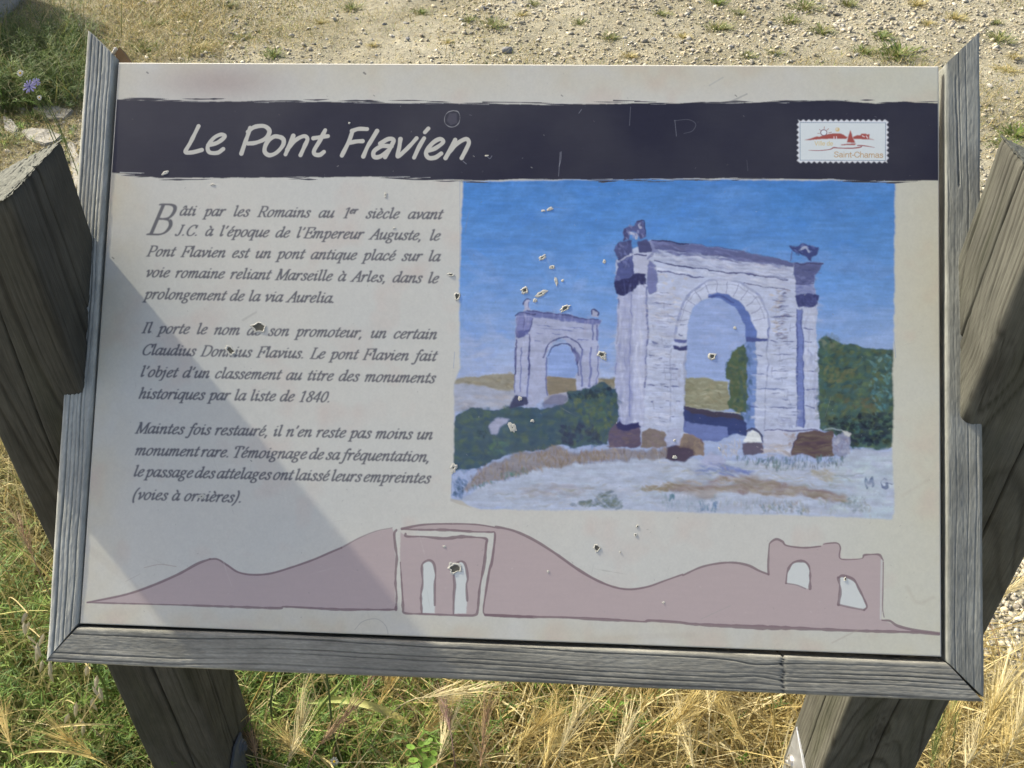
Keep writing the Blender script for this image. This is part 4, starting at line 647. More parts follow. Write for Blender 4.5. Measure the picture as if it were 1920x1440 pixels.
hline(H7([(810, 578), (1000, 588), (1250, 592), (1400, 600), (1600, 610), (1700, 616), (1740, 610), (1900, 620)])+H8([(60, 630), (300, 642), (500, 650), (600, 652), (800, 660), (1000, 668), (1300, 676), (1440, 688)]), [3, 3, 2.6, 3.4, 3, 2, 3.4, 3, 3, 5, 5.6, 4, 3.6, 3.2, 3, 2.6], HL, .85, wob=.25)
# tone marks and grime on the sheet
for p, s_ in (((210, 482), 3), ((275, 135), 2.5), ((682, 136), 3), ((700, 178), 2), ((1052, 178), 2.5), ((1378, 178), 3), ((470, 863), 1.6), ((470, 690), 1)): stroke([p, (p[0]+s_, p[1]+s_*.8)], s_, (90, 88, 84), .7, wob=.5)
stroke([(480, 585), (455, 600)], 4, (150, 148, 140), .35, 3); stroke([(1370, 190), (1400, 176)], 3, (110, 112, 112), .4, 2); stroke([(1330, 160), (1355, 145)], 3, (150, 152, 148), .4, 2)
for k in range(90):
    p = (r.uniform(240, 1740), r.uniform(350, 1160)); stroke([p, (p[0]+r.uniform(-3, 3), p[1]+r.uniform(-3, 3))], r.uniform(.5, 1.3), (120, 116, 110), .5)
for p_, w_, o_ in (([(170, 1030), (250, 1100), (300, 1165)], 14, .10), ([(1100, 1200), (1180, 1195), (1300, 1190)], 10, .10), ([(1700, 1100), (1720, 1130), (1750, 1120)], 6, .15), ([(1690, 930), (1740, 900)], 5, .14)): stroke(p_, w_, (150, 132, 112), o_, 8)
stroke([(665, 1180), (680, 1165), (705, 1160), (722, 1172), (728, 1190)], 1.2, (130, 128, 124), .5); stroke([(270, 1064), (300, 1058), (330, 1062)], 1.2, (150, 130, 118), .6); stroke([(235, 1090), (262, 1076)], 1.2, (150, 140, 130), .4)
stroke([(1315, 1160), (1370, 1135)], 1.6, (150, 148, 140), .4); stroke([(1560, 1205), (1610, 1180)], 2.5, (160, 150, 134), .4, 3)
for k in range(60):                                        # drips and scuffs
    x_, y_ = r.uniform(240, 1740), r.uniform(350, 1150); L_ = r.uniform(8, 70); c_ = (206, 204, 196) if r.rand() < .5 else (128, 122, 110); a_ = r.uniform(-.5, .5)+(1.57 if r.rand() < .6 else 0)
    stroke([(x_, y_), (x_+L_*.5*math.cos(a_)+r.uniform(-2, 2), y_+L_*.5*math.sin(a_)), (x_+L_*math.cos(a_), y_+L_*math.sin(a_))], [.5, r.uniform(.8, 2.2), .4], c_, r.uniform(.08, .28), 1.2, wob=.6, dry=.6)
for k in range(420):
    x_, y_ = r.uniform(230, 1750), r.uniform(130, 1180); stroke([(x_, y_), (x_+r.uniform(-2, 2), y_+r.uniform(-2, 2))], r.uniform(.5, 1.8), (204, 202, 194) if r.rand() < .5 else (116, 112, 104), r.uniform(.1, .4), 1)
# ---- stamp shaped town emblem
n1, n2 = 17, 8; x0_, x1_, y0_, y1_ = 205, 1712, 205, 925; pts = []
for i in range(n1*2): pts.append((x0_+20+(x1_-x0_-40)*i/(n1*2-1), y0_ if i % 2 == 0 else y0_+34))
for i in range(n2*2): pts.append((x1_ if i % 2 == 0 else x1_-38, y0_+45+(y1_-y0_-90)*i/(n2*2-1)))
for i in range(n1*2): pts.append((x1_-20-(x1_-x0_-40)*i/(n1*2-1), y1_ if i % 2 == 0 else y1_-34))
for i in range(n2*2): pts.append((x0_ if i % 2 == 0 else x0_+38, y1_-45-(y1_-y0_-90)*i/(n2*2-1)))
poly(S5([(x+12, y+16) for x, y in pts]), (44, 44, 60), 3, 0, .6)
poly(S5(pts), (208, 210, 212), .8, 0, var=.01); poly(S5([(260, 258), (1660, 262), (1655, 878), (262, 872)]), (206, 212, 210), .8, 0, var=.01)
stroke(S5([(260, 258), (1660, 262)]), 1, (96, 120, 140), .9, .6, wob=0); stroke(S5([(1660, 262), (1655, 878)]), 1, (96, 120, 140), .9, .6, wob=0); stroke(S5([(1655, 878), (262, 872)]), 1, (96, 120, 140), .9, .6, wob=0); stroke(S5([(262, 872), (260, 258)]), 1, (96, 120, 140), .9, .6, wob=0)
RED = (158, 76, 68)
poly(S5([(315, 545), (430, 520), (530, 485), (580, 490), (640, 465), (760, 438), (850, 432), (920, 435), (970, 455), (1020, 490), (1040, 492), (1020, 525), (800, 522), (600, 530), (430, 545)]), RED, .8, .4); poly(S5([(1130, 490), (1200, 462), (1250, 468), (1262, 440), (1340, 438), (1350, 450), (1395, 448), (1392, 520), (1490, 542), (1380, 535), (1130, 528)]), RED, .8, .4)
poly(S5([(1082, 380), (1105, 440), (1130, 520), (1165, 590), (1025, 585), (1050, 480)]), RED, .8, .4); poly(S5([(925, 618), (1040, 605), (1170, 600), (1175, 612), (1150, 628), (930, 628)]), RED, .8, .3)
for p in ([(1280, 475), (1310, 490)], [(1345, 480), (1365, 510)], [(815, 490), (815, 518)], [(855, 488), (857, 518)]): stroke(S5(p), 2.2, (206, 190, 190), .9)
stroke(S5([(400, 710), (550, 716), (700, 705), (770, 690), (810, 668), (900, 675), (1100, 678), (1220, 665), (1265, 650), (1262, 635), (1200, 632), (1300, 636), (1480, 665)]), [1, 1.6, 1.6, 2, 2.6, 2, 2.4, 2.8, 2.6, 2, 2, 2.2, .8], (150, 90, 90), .9, .7)
th = [2*math.pi*i/14 for i in range(15)]
stroke(S5([(648+50*math.cos(a), 422+46*math.sin(a)) for a in th]), 1.8, (120, 84, 96), .95, .7); poly(S5([(648+42*math.cos(a), 422+38*math.sin(a)) for a in th[:-1]]), (214, 222, 224), .8, 0)
for a, b in (((655, 355), (657, 328)), ((700, 380), (725, 360)), ((730, 425), (775, 415)), ((595, 385), (578, 370)), ((580, 435), (550, 434))): stroke(S5([a, b]), 1.2, (150, 92, 84), .9, .6)
poly(S5([(872+36*math.cos(a), 372+34*math.sin(a)) for a in th[:-1]]), (206, 178, 110), .8, 0); poly(S5([(862+20*math.cos(a), 366+18*math.sin(a)) for a in th[:-1]]), (212, 206, 190), .8, 0)
q_ = lambda a: S5([a])[0]
sans("Ville de", q_((500, 630)), q_((800, 632)), 5.3, (204, 186, 132), 1.1)
sans("Saint-Chamas", q_((815, 822)), q_((1625, 826)), 6.8, (178, 146, 104), 1.3)
# ---- into an image for the sheet's material (kept in memory, nothing is read from disk)
K_ALB = 1.32
C = np.clip(C*K_ALB, 0, 1)*(1+.02*NZ_FINE[..., None])
def to_srgb(a): return np.where(a <= .0031308, a*12.92, 1.055*np.power(np.maximum(a, 1e-6), 1/2.4)-.055)
img = bpy.data.images.new('board_print', TW, TH); buf = np.ones((TH, TW, 4), np.float32); buf[:, :, :3] = to_srgb(np.clip(C, 0, 1))[::-1]
img.pixels.foreach_set(buf.ravel()); img.update(); img.pack()
del buf, TM
# ================================================================== wood
def wood_solid(u, v, w, seed, pitch=.0042, cx=.05, cz=-.06, wav=.010, knots=(), tilt=(0, 0), wob=.0012, gw=.10, kamp=.35):
    """u along the grain, v across, w depth (metres) -> (groove 0..1, ring phase)"""
    s = seed*13.7
    dv = wav*fbm(u*3.2+s, v*6, w*6+s, 3)+wob*fbm(u*14+s, v*20, w*20, 2)
    a = v-cx+tilt[0]*u+dv; b = w-cz+tilt[1]*u+wav*.6*fbm(u*2.1-s, v*5+3, w*5, 2)
    d = np.sqrt(a*a+b*b)
    kd = 0*u
    for ku, kv, kr in knots:
        q = ((u-ku)/(kr*1.7))**2+((v-kv)/kr)**2; d = d+kr*kamp*np.exp(-q)*np.tanh((v-kv)/.003); kd = np.maximum(kd, np.exp(-(q*3)**2))
    ph = d/pitch; ph = ph+1.0*noise3(d*55+s, s, u*.7)+.25*noise3(d*200+s, s+4, u*1.5)
    fr = ph-np.floor(ph)
    am = .06+1.1*np.clip(.35+noise3(np.floor(ph)*3.7+s, s, u*3.5), 0, 1); g = np.exp(-((fr-.5)/gw)**2)*am*1.25; return np.clip(g+.8*kd*(kamp > .5), 0, 1), ph
def finish_wood(me, g, base, dark, extra=None):
    c = np.asarray(base)[None, :]*(1-g[:, None])+np.asarray(dark)[None, :]*g[:, None]
    if extra is not None: c = c*extra[:, None]
    return c
def wood_mat(name, rough=.85, green=.0, fib=1.0):
    m, ns, ls, b = new_mat(name, rough, .2)
    at = N(ns, 'ShaderNodeAttribute', attribute_name='tint'); tc = N(ns, 'ShaderNodeTexCoord')
    mp = N(ns, 'ShaderNodeMapping'); mp.inputs['Scale'].default_value = (14, 900, 900); ls.new(tc.outputs['Object'], mp.inputs['Vector'])
    n1 = N(ns, 'ShaderNodeTexNoise'); n1.inputs['Scale'].default_value = 1; n1.inputs['Distortion'].default_value = .4; n1.inputs['Detail'].default_value = 4; n1.inputs['Roughness'].default_value = .65; ls.new(mp.outputs[0], n1.inputs['Vector'])
    mp2 = N(ns, 'ShaderNodeMapping'); mp2.inputs['Scale'].default_value = (60, 260, 260); ls.new(tc.outputs['Object'], mp2.inputs['Vector'])
    n2 = N(ns, 'ShaderNodeTexNoise'); n2.inputs['Scale'].default_value = 1; n2.inputs['Detail'].default_value = 6; n2.inputs['Roughness'].default_value = .7; ls.new(mp2.outputs[0], n2.inputs['Vector'])
    n3 = N(ns, 'ShaderNodeTexNoise'); n3.inputs['Scale'].default_value = 22; n3.inputs['Detail'].default_value = 5; ls.new(tc.outputs['Object'], n3.inputs['Vector'])
    def mr(src, a, b_, lo=.3, hi=.7):
        k = N(ns, 'ShaderNodeMapRange'); k.inputs['From Min'].default_value = lo; k.inputs['From Max'].default_value = hi; k.inputs['To Min'].default_value = a; k.inputs['To Max'].default_value = b_; ls.new(src, k.inputs['Value']); return k.outputs[0]
    v1 = mr(n1.outputs['Fac'], 1-.30*fib, 1+.26*fib); v2 = mr(n2.outputs['Fac'], .86, 1.14); v3 = mr(n3.outputs['Fac'], .84, 1.16)
    mu = N(ns, 'ShaderNodeMath', operation='MULTIPLY'); ls.new(v1, mu.inputs[0]); ls.new(v2, mu.inputs[1])
    mu2 = N(ns, 'ShaderNodeMath', operation='MULTIPLY'); ls.new(mu.outputs[0], mu2.inputs[0]); ls.new(v3, mu2.inputs[1])
    vm = N(ns, 'ShaderNodeVectorMath', operation='MULTIPLY'); ls.new(at.outputs['Color'], vm.inputs[0]); ls.new(mu2.outputs[0], vm.inputs[1])
    ls.new(vm.outputs[0], b.inputs['Base Color'])
    ad = N(ns, 'ShaderNodeMath', operation='ADD'); ls.new(n1.outputs['Fac'], ad.inputs[0]); ls.new(n2.outputs['Fac'], ad.inputs[1])
    bp = N(ns, 'ShaderNodeBump'); bp.inputs['Strength'].default_value = .4; bp.inputs['Distance'].default_value = .001; ls.new(ad.outputs[0], bp.inputs['Height']); ls.new(bp.outputs[0], b.inputs['Normal'])
    return m
MAT_WOOD = wood_mat('weathered_wood', fib=.45); MAT_POST = wood_mat('post_wood', fib=.8)

def frame_of(u_dir, v_dir, origin):
    X = np.array(u_dir, float); X /= np.linalg.norm(X); Z = np.cross(X, v_dir); Z /= np.linalg.norm(Z); Y = np.cross(Z, X)
    M_ = Matrix.Identity(4)
    for i in range(3): M_[i][0] = X[i]; M_[i][1] = Y[i]; M_[i][2] = Z[i]; M_[i][3] = origin[i]
    return M_
def grid_quads(nu, nv, off=0, flip=False):
    i = np.arange(nu-1)[:, None]*nv+np.arange(nv-1)[None, :]+off
    q = np.stack([i, i+nv, i+nv+1, i+1], -1).reshape(-1, 4); return q[:, ::-1] if flip else q
def rail(name, parent, Mw, u_start, u_end, width, thick, seed, base, dark, du=.0025, depth=.0007, bev=.003, cracks=(), kw_long=(), **kw):
    """a moulding: u runs along, v 0..width across; u_start(v)/u_end(v) give mitred ends; cross section is a rounded loop"""
    prof = []                                               # (v, w, nv, nw)
    def arc(cv, cw, a0, a1, n=5):
        for k in range(n):
            a = math.radians(a0+(a1-a0)*k/(n-1)); prof.append((cv+bev*math.cos(a), cw+bev*math.sin(a), math.cos(a), math.sin(a)))
    nf = int(width/.00065); ns_ = int(thick/.0014)
    for k in range(1, nf): prof.append((width-bev-(width-2*bev)*k/nf, 0, 0, 1))
    arc(bev, -bev, 90, 180)
    for k in range(1, ns_): prof.append((0, -bev-(thick-2*bev)*k/ns_, -1, 0))
    arc(bev, -thick+bev, 180, 270)
    for k in range(1, 6): prof.append((bev+(width-2*bev)*k/6, -thick, 0, -1))
    arc(width-bev, -thick+bev, 270, 360)
    for k in range(1, ns_): prof.append((width, -thick+bev+(thick-2*bev)*k/ns_, 1, 0))
    arc(width-bev, -bev, 0, 90)
    pr = np.array(prof); n = len(pr)
    us = u_start(pr[:, 0]); ue = u_end(pr[:, 0]); L = float(np.max(ue)-np.min(us)); nu = int(L/du)
    t = np.linspace(0, 1, nu)[:, None]
    U = us[None, :]*(1-t)+ue[None, :]*t; Vv = np.repeat(pr[None, :, 0], nu, 0); Ww = np.repeat(pr[None, :, 1], nu, 0)
    g, ph = wood_solid(U.ravel(), Vv.ravel(), Ww.ravel(), seed, **kw)
    ck = np.zeros(U.size)
    for cu, c0, c1, cw in cracks:                          # (place along, from v, to v, half width): a check running across or along the grain
        f = np.clip((Vv.ravel()-c0)/(c1-c0), 0, 1); ck = np.maximum(ck, np.exp(-((U.ravel()-cu-.0035*fbm(Vv.ravel()*160, 0*f+seed, 0*f, 3)-.002*f)/cw)**2)*(np.abs(f-.5) < .5))
    for l0, l1, lv, ls_ in kw_long:
        f = (U.ravel()-l0)/(l1-l0); ck = np.maximum(ck, np.exp(-((Vv.ravel()-lv-ls_*f-.0012*fbm(U.ravel()*40, 0*f, 0*f+seed, 3))/.0007)**2)*(np.abs(f-.5) < .5)*(1-f*.6))
    rough_ = .30*fbm(U.ravel()*60, Vv.ravel()*350, Ww.ravel()*350, 3)
    wear = .0008*fbm(U.ravel()*9+seed, Vv.ravel()*30, Ww.ravel()*30, 3)+.00022*fbm(U.ravel()*330, Vv.ravel()*700, Ww.ravel()*700, 3)
    disp = -depth*(g+rough_*.6)+wear-.0018*ck
    P = np.stack([U.ravel(), Vv.ravel()+np.tile(pr[:, 2], nu)*disp, Ww.ravel()+np.tile(pr[:, 3], nu)*disp], 1)
    j = np.arange(n); q = []
    i0 = (np.arange(nu-1)[:, None]*n)
    F = np.stack([i0+j, i0+(j+1) % n, i0+n+(j+1) % n, i0+n+j], -1).reshape(-1, 4)
    spot = (1+.20*fbm(U.ravel()*7+seed*3, Vv.ravel()*40, Ww.ravel()*40, 3))*(1+.30*fbm(U.ravel()*3.1+seed, Vv.ravel()*12, Ww.ravel()*12+seed, 3))*(1-.35*np.clip(fbm(U.ravel()*16, Vv.ravel()*60+seed, Ww.ravel()*60, 3)*2-.5, 0, 1))*(1+.16*fbm(U.ravel()*420, Vv.ravel()*1100, Ww.ravel()*1100, 2))
    col = finish_wood(None, np.clip(g*.75+.15*rough_+ck, 0, 1), base, dark, spot)
    c0_ = P[:n].mean(0); c1_ = P[-n:].mean(0); Vt = np.vstack([P, c0_, c1_]); ce = np.array(base)*.75
    col = np.vstack([col, ce, ce]); e0 = [[len(P), (k+1) % n, k] for k in range(n)]; b0 = (nu-1)*n; e1 = [[len(P)+1, b0+k, b0+(k+1) % n] for k in range(n)]
    Fl = F.tolist()+e0+e1
    me = mesh_from(name, Vt, Fl, [MAT_WOOD], col, smooth=True); me.set_sharp_from_angle(angle=math.radians(50)) if hasattr(me, 'set_sharp_from_angle') else None
    o = link(name, me, parent); o.matrix_world = Mw; o.matrix_basis = parent.matrix_world.inverted() @ Mw if parent is not None else Mw
    return o

# yaw of the whole stand
yaw = math.atan2(BR[1], BR[0]); HX = np.array([math.cos(yaw), math.sin(yaw), 0]); HY = np.array([-math.sin(yaw), math.cos(yaw), 0])
base_c = np.array([0.0, .745, 0.0])
sign = empty('information_board', base_c); bpy.context.view_layer.update()
tag(sign, 'slanted information board in a weathered grey wood frame on two thick posts', 'information board')
def place(o, Mw): o.matrix_basis = sign.matrix_world.inverted() @ Mw

# ---- sheet
m, ns, ls, b = new_mat('printed_laminate', .5, .28)
ti = N(ns, 'ShaderNodeTexImage'); ti.image = img; ti.interpolation = 'Cubic'; ti.extension = 'EXTEND'; uvn = N(ns, 'ShaderNodeUVMap', uv_map='UVMap'); ls.new(uvn.outputs[0], ti.inputs['Vector'])
tc = N(ns, 'ShaderNodeTexCoord'); nz = N(ns, 'ShaderNodeTexNoise'); nz.inputs['Scale'].default_value = 9; nz.inputs['Detail'].default_value = 6; ls.new(tc.outputs['Object'], nz.inputs['Vector'])
mr = N(ns, 'ShaderNodeMapRange'); mr.inputs['From Min'].default_value = .35; mr.inputs['From Max'].default_value = .7; mr.inputs['To Min'].default_value = 0; mr.inputs['To Max'].default_value = .06; ls.new(nz.outputs['Fac'], mr.inputs['Value'])
mxc = N(ns, 'ShaderNodeMix', data_type='RGBA'); ls.new(mr.outputs[0], mxc.inputs[0]); ls.new(ti.outputs['Color'], mxc.inputs[6]); mxc.inputs[7].default_value = (.42, .41, .37, 1)
ls.new(mxc.outputs[2], b.inputs['Base Color'])
nr = N(ns, 'ShaderNodeMapRange'); nr.inputs['To Min'].default_value = .42; nr.inputs['To Max'].default_value = .62; ls.new(nz.outputs['Fac'], nr.inputs['Value']); ls.new(nr.outputs[0], b.inputs['Roughness'])
n4 = N(ns, 'ShaderNodeTexNoise'); n4.inputs['Scale'].default_value = 260; n4.inputs['Detail'].default_value = 3; ls.new(tc.outputs['Object'], n4.inputs['Vector'])
bp = N(ns, 'ShaderNodeBump'); bp.inputs['Strength'].default_value = .06; bp.inputs['Distance'].default_value = .001; ls.new(n4.outputs['Fac'], bp.inputs['Height']); ls.new(bp.outputs[0], b.inputs['Normal'])
MAT_PRINT = m
m, ns, ls, b = new_mat('sheet_core', .7, .3); b.inputs['Base Color'].default_value = (.60, .58, .50, 1); MAT_CORE = m
m, ns, ls, b = new_mat('chip_grey', .85, .2); b.inputs['Base Color'].default_value = (.13, .125, .10, 1); MAT_CHIP = m
m, ns, ls, b = new_mat('backing_ply', .8, .2); b.inputs['Base Color'].default_value = (.16, .095, .045, 1)
tc = N(ns, 'ShaderNodeTexCoord'); nz = N(ns, 'ShaderNodeTexNoise'); nz.inputs['Scale'].default_value = 60; ls.new(tc.outputs['Object'], nz.inputs['Vector']); cr = N(ns, 'ShaderNodeValToRGB'); cr.color_ramp.elements[0].color = (.08, .045, .02, 1); cr.color_ramp.elements[1].color = (.24, .15, .07, 1); ls.new(nz.outputs['Fac'], cr.inputs[0]); ls.new(cr.outputs[0], b.inputs['Base Color']); MAT_PLY = m
MB_ = frame_of(BR, -BD, O)                                 # local x right, y up the board, z out of it
quad = [board_uv(*p) for p in ((224, 119), (1758, 126), (1763, 1229), (152, 1167))]
nu_, nv_ = 40, 28; V = []; UV = []
for i in range(nu_+1):
    for j in range(nv_+1):
        a = i/nu_; c_ = j/nv_; p = quad[0]*(1-a)*(1-c_)+quad[1]*a*(1-c_)+quad[2]*a*c_+quad[3]*(1-a)*c_
        V.append((p[0], -p[1], 0)); UV.append((p[0]/BW, 1-p[1]/BH))
F = grid_quads(nu_+1, nv_+1, flip=True); Vt = np.array(V); k0 = len(Vt)
rim = [0, nu_*(nv_+1), nu_*(nv_+1)+nv_, nv_]; out_ = np.array([[-1, 1, 0], [1, 1, 0], [1, -1, 0], [-1, -1, 0]])*.0011; Vr = Vt[rim]; Vm = Vr+out_+np.array([0, 0, -.0007]); Vb = Vm+np.array([0, 0, -.0063]); Vt = np.vstack([Vt, Vr, Vm, Vb]); UV += [(0, 0)]*12
Fl = F.tolist()
side = [[k0+(k+1) % 4, k0+k, k0+4+k, k0+4+(k+1) % 4] for k in range(4)]+[[k0+4+(k+1) % 4, k0+4+k, k0+8+k, k0+8+(k+1) % 4] for k in range(4)]+[[k0+8, k0+9, k0+10, k0+11]]
me = mesh_from('printed_sheet', Vt, Fl+side, [MAT_PRINT, MAT_CORE], uv=np.array(UV))
mi = np.zeros(len(me.polygons), np.int32); mi[len(Fl):] = 1; me.polygons.foreach_set('material_index', mi)
bm_ = bmesh.new(); bm_.from_mesh(me); bmesh.ops.recalc_face_normals(bm_, faces=bm_.faces); bm_.to_mesh(me); bm_.free()
sheet = link('printed_sheet', me, sign); place(sheet, MB_)
tag(sheet, 'pale weathered printed sheet with French text')
def decal(name, pts, h, label):
    Q = [board_uv(*p) for p in pts]; me = mesh_from(name, [(q[0], -q[1], 0) for q in Q], [list(range(len(Q)))[::-1]], [MAT_PRINT], uv=np.array([(q[0]/BW, 1-q[1]/BH) for q in Q]))
    if me.polygons[0].normal.z < 0: me.flip_normals()
    o = link(name, me, sheet); o.location = (0, 0, h); tag(o, label); return o
def clampx(pts): return [(min(max(x, 219), 1757), y) for x, y in pts]
decal('header_band', [(222, 178), (1757, 184), (1757, 346), (212, 342)], .000015, 'dark blue black header band with ragged edges')
decal('painted_picture', [(x+(5 if x > 1300 else -4), y+(4 if y > 650 else -0)) for x, y in [(870, 347), (1000, 347), (1200, 347), (1400, 347), (1560, 347), (1676, 347)]+PIC[6:25]]+[(858, 560), (861, 440)], .000015, 'painted picture of two Roman arches under a blue sky')
decal('town_emblem', S5(pts), .00003, 'stamp shaped town emblem with red hills and a sailing boat')
decal('hill_drawing', [(160, 1125), (240, 1105), (330, 1065), (395, 1040), (450, 1065), (500, 1068), (640, 1015), (760, 980), (900, 975), (990, 990), (1100, 1070), (1180, 1095), (1250, 1080), (1350, 1045), (1435, 1055), (1438, 1008), (1580, 1010), (1585, 1040), (1660, 1035), (1662, 1155), (1760, 1182), (1755, 1192), (1480, 1185), (1000, 1166), (600, 1150)], .000015, 'line drawing of pinkish hills with arches')
decal('title_lettering', [(335, 222), (895, 232), (892, 308), (332, 302)], .00003, 'cream handwritten style title reading Le Pont Flavien')
for nm_, q_ in (('first', [(266, 374), (834, 384), (830, 576), (258, 574)]), ('second', [(256, 600), (828, 610), (824, 764), (248, 762)]), ('third', [(244, 788), (818, 800), (814, 952), (238, 950)])):
    decal('text_paragraph', q_, .000015, nm_+' paragraph of dark italic lettering')
# chips where the print has flaked off or been shot through: pale raised rim, grey hollow
def chip(x, y, w, h, ang=0, hollow=.6, seed=0):
    rr = random.Random(seed*7+3); n = 14; c = board_uv(x, y); sx = BW/1560*w/2; sy = BW/1560*h/2; a = math.radians(ang); V = [(0, 0, .00002)]; rad = [1+rr.uniform(-.3, .3) for _ in range(n)]
    for f, z in ((hollow*.75, .00002), (hollow, .00015), ((1+hollow)/2, .00022+.00012*(hollow > .45)), (1.15, 0)):
        for k in range(n):
            th = 2*math.pi*k/n; r_ = rad[k]*f*(1+rr.uniform(-.08, .08)); px, py = math.cos(th)*r_*sx, math.sin(th)*r_*sy
            V.append((px*math.cos(a)-py*math.sin(a), px*math.sin(a)+py*math.cos(a), z*(.6+.8*rr.random()) if z > .0001 else z))
    F = [[0, 1+k, 1+(k+1) % n] for k in range(n)]
    for r_ in range(3): F += [[1+r_*n+k, 1+(r_+1)*n+k, 1+(r_+1)*n+(k+1) % n, 1+r_*n+(k+1) % n] for k in range(n)]
    me = mesh_from('chip', V, F, [MAT_CORE, MAT_CHIP]); mi = [1]*n+[1 if hollow > .45 else 0]*n+[0]*(2*n); me.polygons.foreach_set('material_index', mi)
    o = link('chip', me, sheet); o.location = (c[0], -c[1], .00012)
CH = [(485, 613, 30, 17, -8, .78), (432, 657, 24, 13, -32, .62), (857, 556, 11, 14, 0, .66), (845, 515, 13, 6, -10, .5), (984, 544, 14, 13, 0, .55), (1014, 551, 22, 9, 35, .35), (1003, 563, 8, 8, 0, .2), (1060, 578, 18, 9, 32, .6), (1017, 483, 13, 7, 30, .4), (1036, 501, 10, 7, 10, .4),
      (1043, 528, 6, 15, 15, .15), (1055, 526, 5, 4, 0, .1), (1031, 392, 12, 6, 25, .15), (1019, 395, 7, 4, 0, .1), (1128, 665, 18, 10, -22, .6), (1132, 672, 10, 5, -20, .1), (1336, 668, 13, 12, 30, .55), (1378, 615, 5, 5, 0, .1), (961, 802, 11, 17, 30, .2), (998, 789, 6, 5, 0, .1), (975, 747, 6, 8, 0, .1),
      (850, 877, 11, 17, 0, .35), (1119, 1027, 13, 13, 0, .72), (1195, 987, 5, 5, 0, .5), (1192, 1003, 5, 5, 0, .5), (853, 1066, 20, 17, 0, .72), (846, 1058, 9, 8, 0, .3), (1585, 1086, 4, 7, 0, .7), (1265, 857, 8, 6, 0, .1), (1265, 826, 5, 4, 0, .1), (1349, 841, 7, 3, -50, .1), (399, 346, 9, 5, 0, .3), (723, 366, 5, 12, 0, .3), (378, 931, 12, 7, 0, .3),
      (739, 428, 6, 3, 30, .3), (1133, 491, 5, 7, 0, .2), (655, 231, 4, 4, 0, .1), (310, 324, 14, 7, 20, .15), (1244, 1130, 5, 4, 0, .3), (833, 1025, 6, 4, 0, .1), (1028, 1072, 4, 4, 0, .3), (1163, 1035, 3, 3, 0, .5), (912, 292, 7, 3, 0, .2)]
for i_, c_ in enumerate(CH): chip(*c_, seed=i_)

# ---- rails of the frame (board plane coordinates: x right, y up)
FH = .0016                                                  # face of the frame over the sheet
GREY = (.300, .312, .318); GDK = (.085, .088, .092)
def lr(pxs, h=FH): return [board_uv(*p, h) for p in pxs]
tlo, tli, bli, blo = lr([(163, 55), (211, 104), (146, 1168), (83, 1240)]); tro, tri, bri, bro = lr([(1838, 58), (1772, 121), (1775, 1240), (1846, 1309)])
def to3(q, h=FH): return O+BR*q[0]+BD*q[1]+BN*h
def rail_between(name, a_out, a_in, b_out, b_in, seed, thick, label=None, **kw):
    """outer edge a_out->b_out, inner edge a_in->b_in"""
    ax = (b_out-a_out)+(b_in-a_in); ax /= np.linalg.norm(ax); inn_ = (a_in+b_in)/2-(a_out+b_out)/2; inn_ -= ax*(inn_@ax); W_ = np.linalg.norm(inn_); inn_ /= W_
    X3 = BR*ax[0]+BD*ax[1]; Y3 = BR*inn_[0]+BD*inn_[1]; ue_o = (b_out-a_out)@ax; us_i = (a_in-a_out)@ax; ue_i = (b_in-a_out)@ax
    if np.cross(X3, Y3)@BN < 0:                            # keep the face normal pointing out of the board
        X3 = -X3; o_ = to3(b_out); s_o, e_o, s_i, e_i = 0, ue_o, ue_o-ue_i, ue_o-us_i
    else: o_ = to3(a_out); s_o, e_o, s_i, e_i = 0, ue_o, us_i, ue_i
    Mw = frame_of(X3, Y3, o_)
    o = rail(name, sign, Mw, lambda v: s_o+(s_i-s_o)*v/W_, lambda v: e_o+(e_i-e_o)*v/W_, W_, thick, seed, **kw)
    if label: tag(o, label)
    return o
rail_between('frame_rail', tlo, tli, blo, bli, 1, .034, 'left frame rail with deep grey grain and broken mitre on top', base=(.40, .405, .36), dark=(.11, .12, .11), pitch=.0036, cx=-.05, cz=-.03, wav=.006, depth=.0010, gw=.16)
RL_ = np.linalg.norm(bro-tro)
rail_between('frame_rail', tro, tri, bro, bri, 2, .034, 'right frame rail, smoother, with a long crack at the top', base=(.275, .28, .245), dark=(.17, .18, .17), pitch=.0055, cx=.09, cz=-.03, wav=.007, depth=.0005, gw=.07, kw_long=((RL_-.150, RL_-.045, .020, .003),))
gap = .0009
rail_between('frame_rail', blo+np.array([.0003, gap]), bli+np.array([.0002, gap]), bro+np.array([-.0002, gap]), bri+np.array([-.0002, gap]), 3, .034, 'bottom frame rail with long dark grain lines and a knot', base=(.32, .31, .26), dark=(.10, .098, .085), pitch=.0042, cx=-.06, cz=-.03, wav=.006, depth=.0007, gw=.12, kamp=.3, knots=((.668, .020, .012),), cracks=((.690, -.01, .05, .0007),), du=.0022)
# black packing seen in the gap between sheet and rails
def boxmesh(name, x0, x1, y0, y1, z0, z1, mats, bevel=0):
    bm = bmesh.new(); bmesh.ops.create_cube(bm, size=1); 
    for v in bm.verts: v.co = ((x0+x1)/2+v.co.x*(x1-x0), (y0+y1)/2+v.co.y*(y1-y0), (z0+z1)/2+v.co.z*(z1-z0))
    if bevel: bmesh.ops.bevel(bm, geom=bm.edges[:], offset=bevel, segments=2, affect='EDGES')
    me = bpy.data.meshes.new(name); bm.to_mesh(me); bm.free()
    for m_ in mats: me.materials.append(m_)
    return me
bk = link('backing_board', boxmesh('backing_board', -.012, BW+.012, -BH-.012, .004, -.034, -.024, [MAT_PLY], .001), sign); place(bk, MB_); tag(bk, 'brown backing board behind the printed sheet')
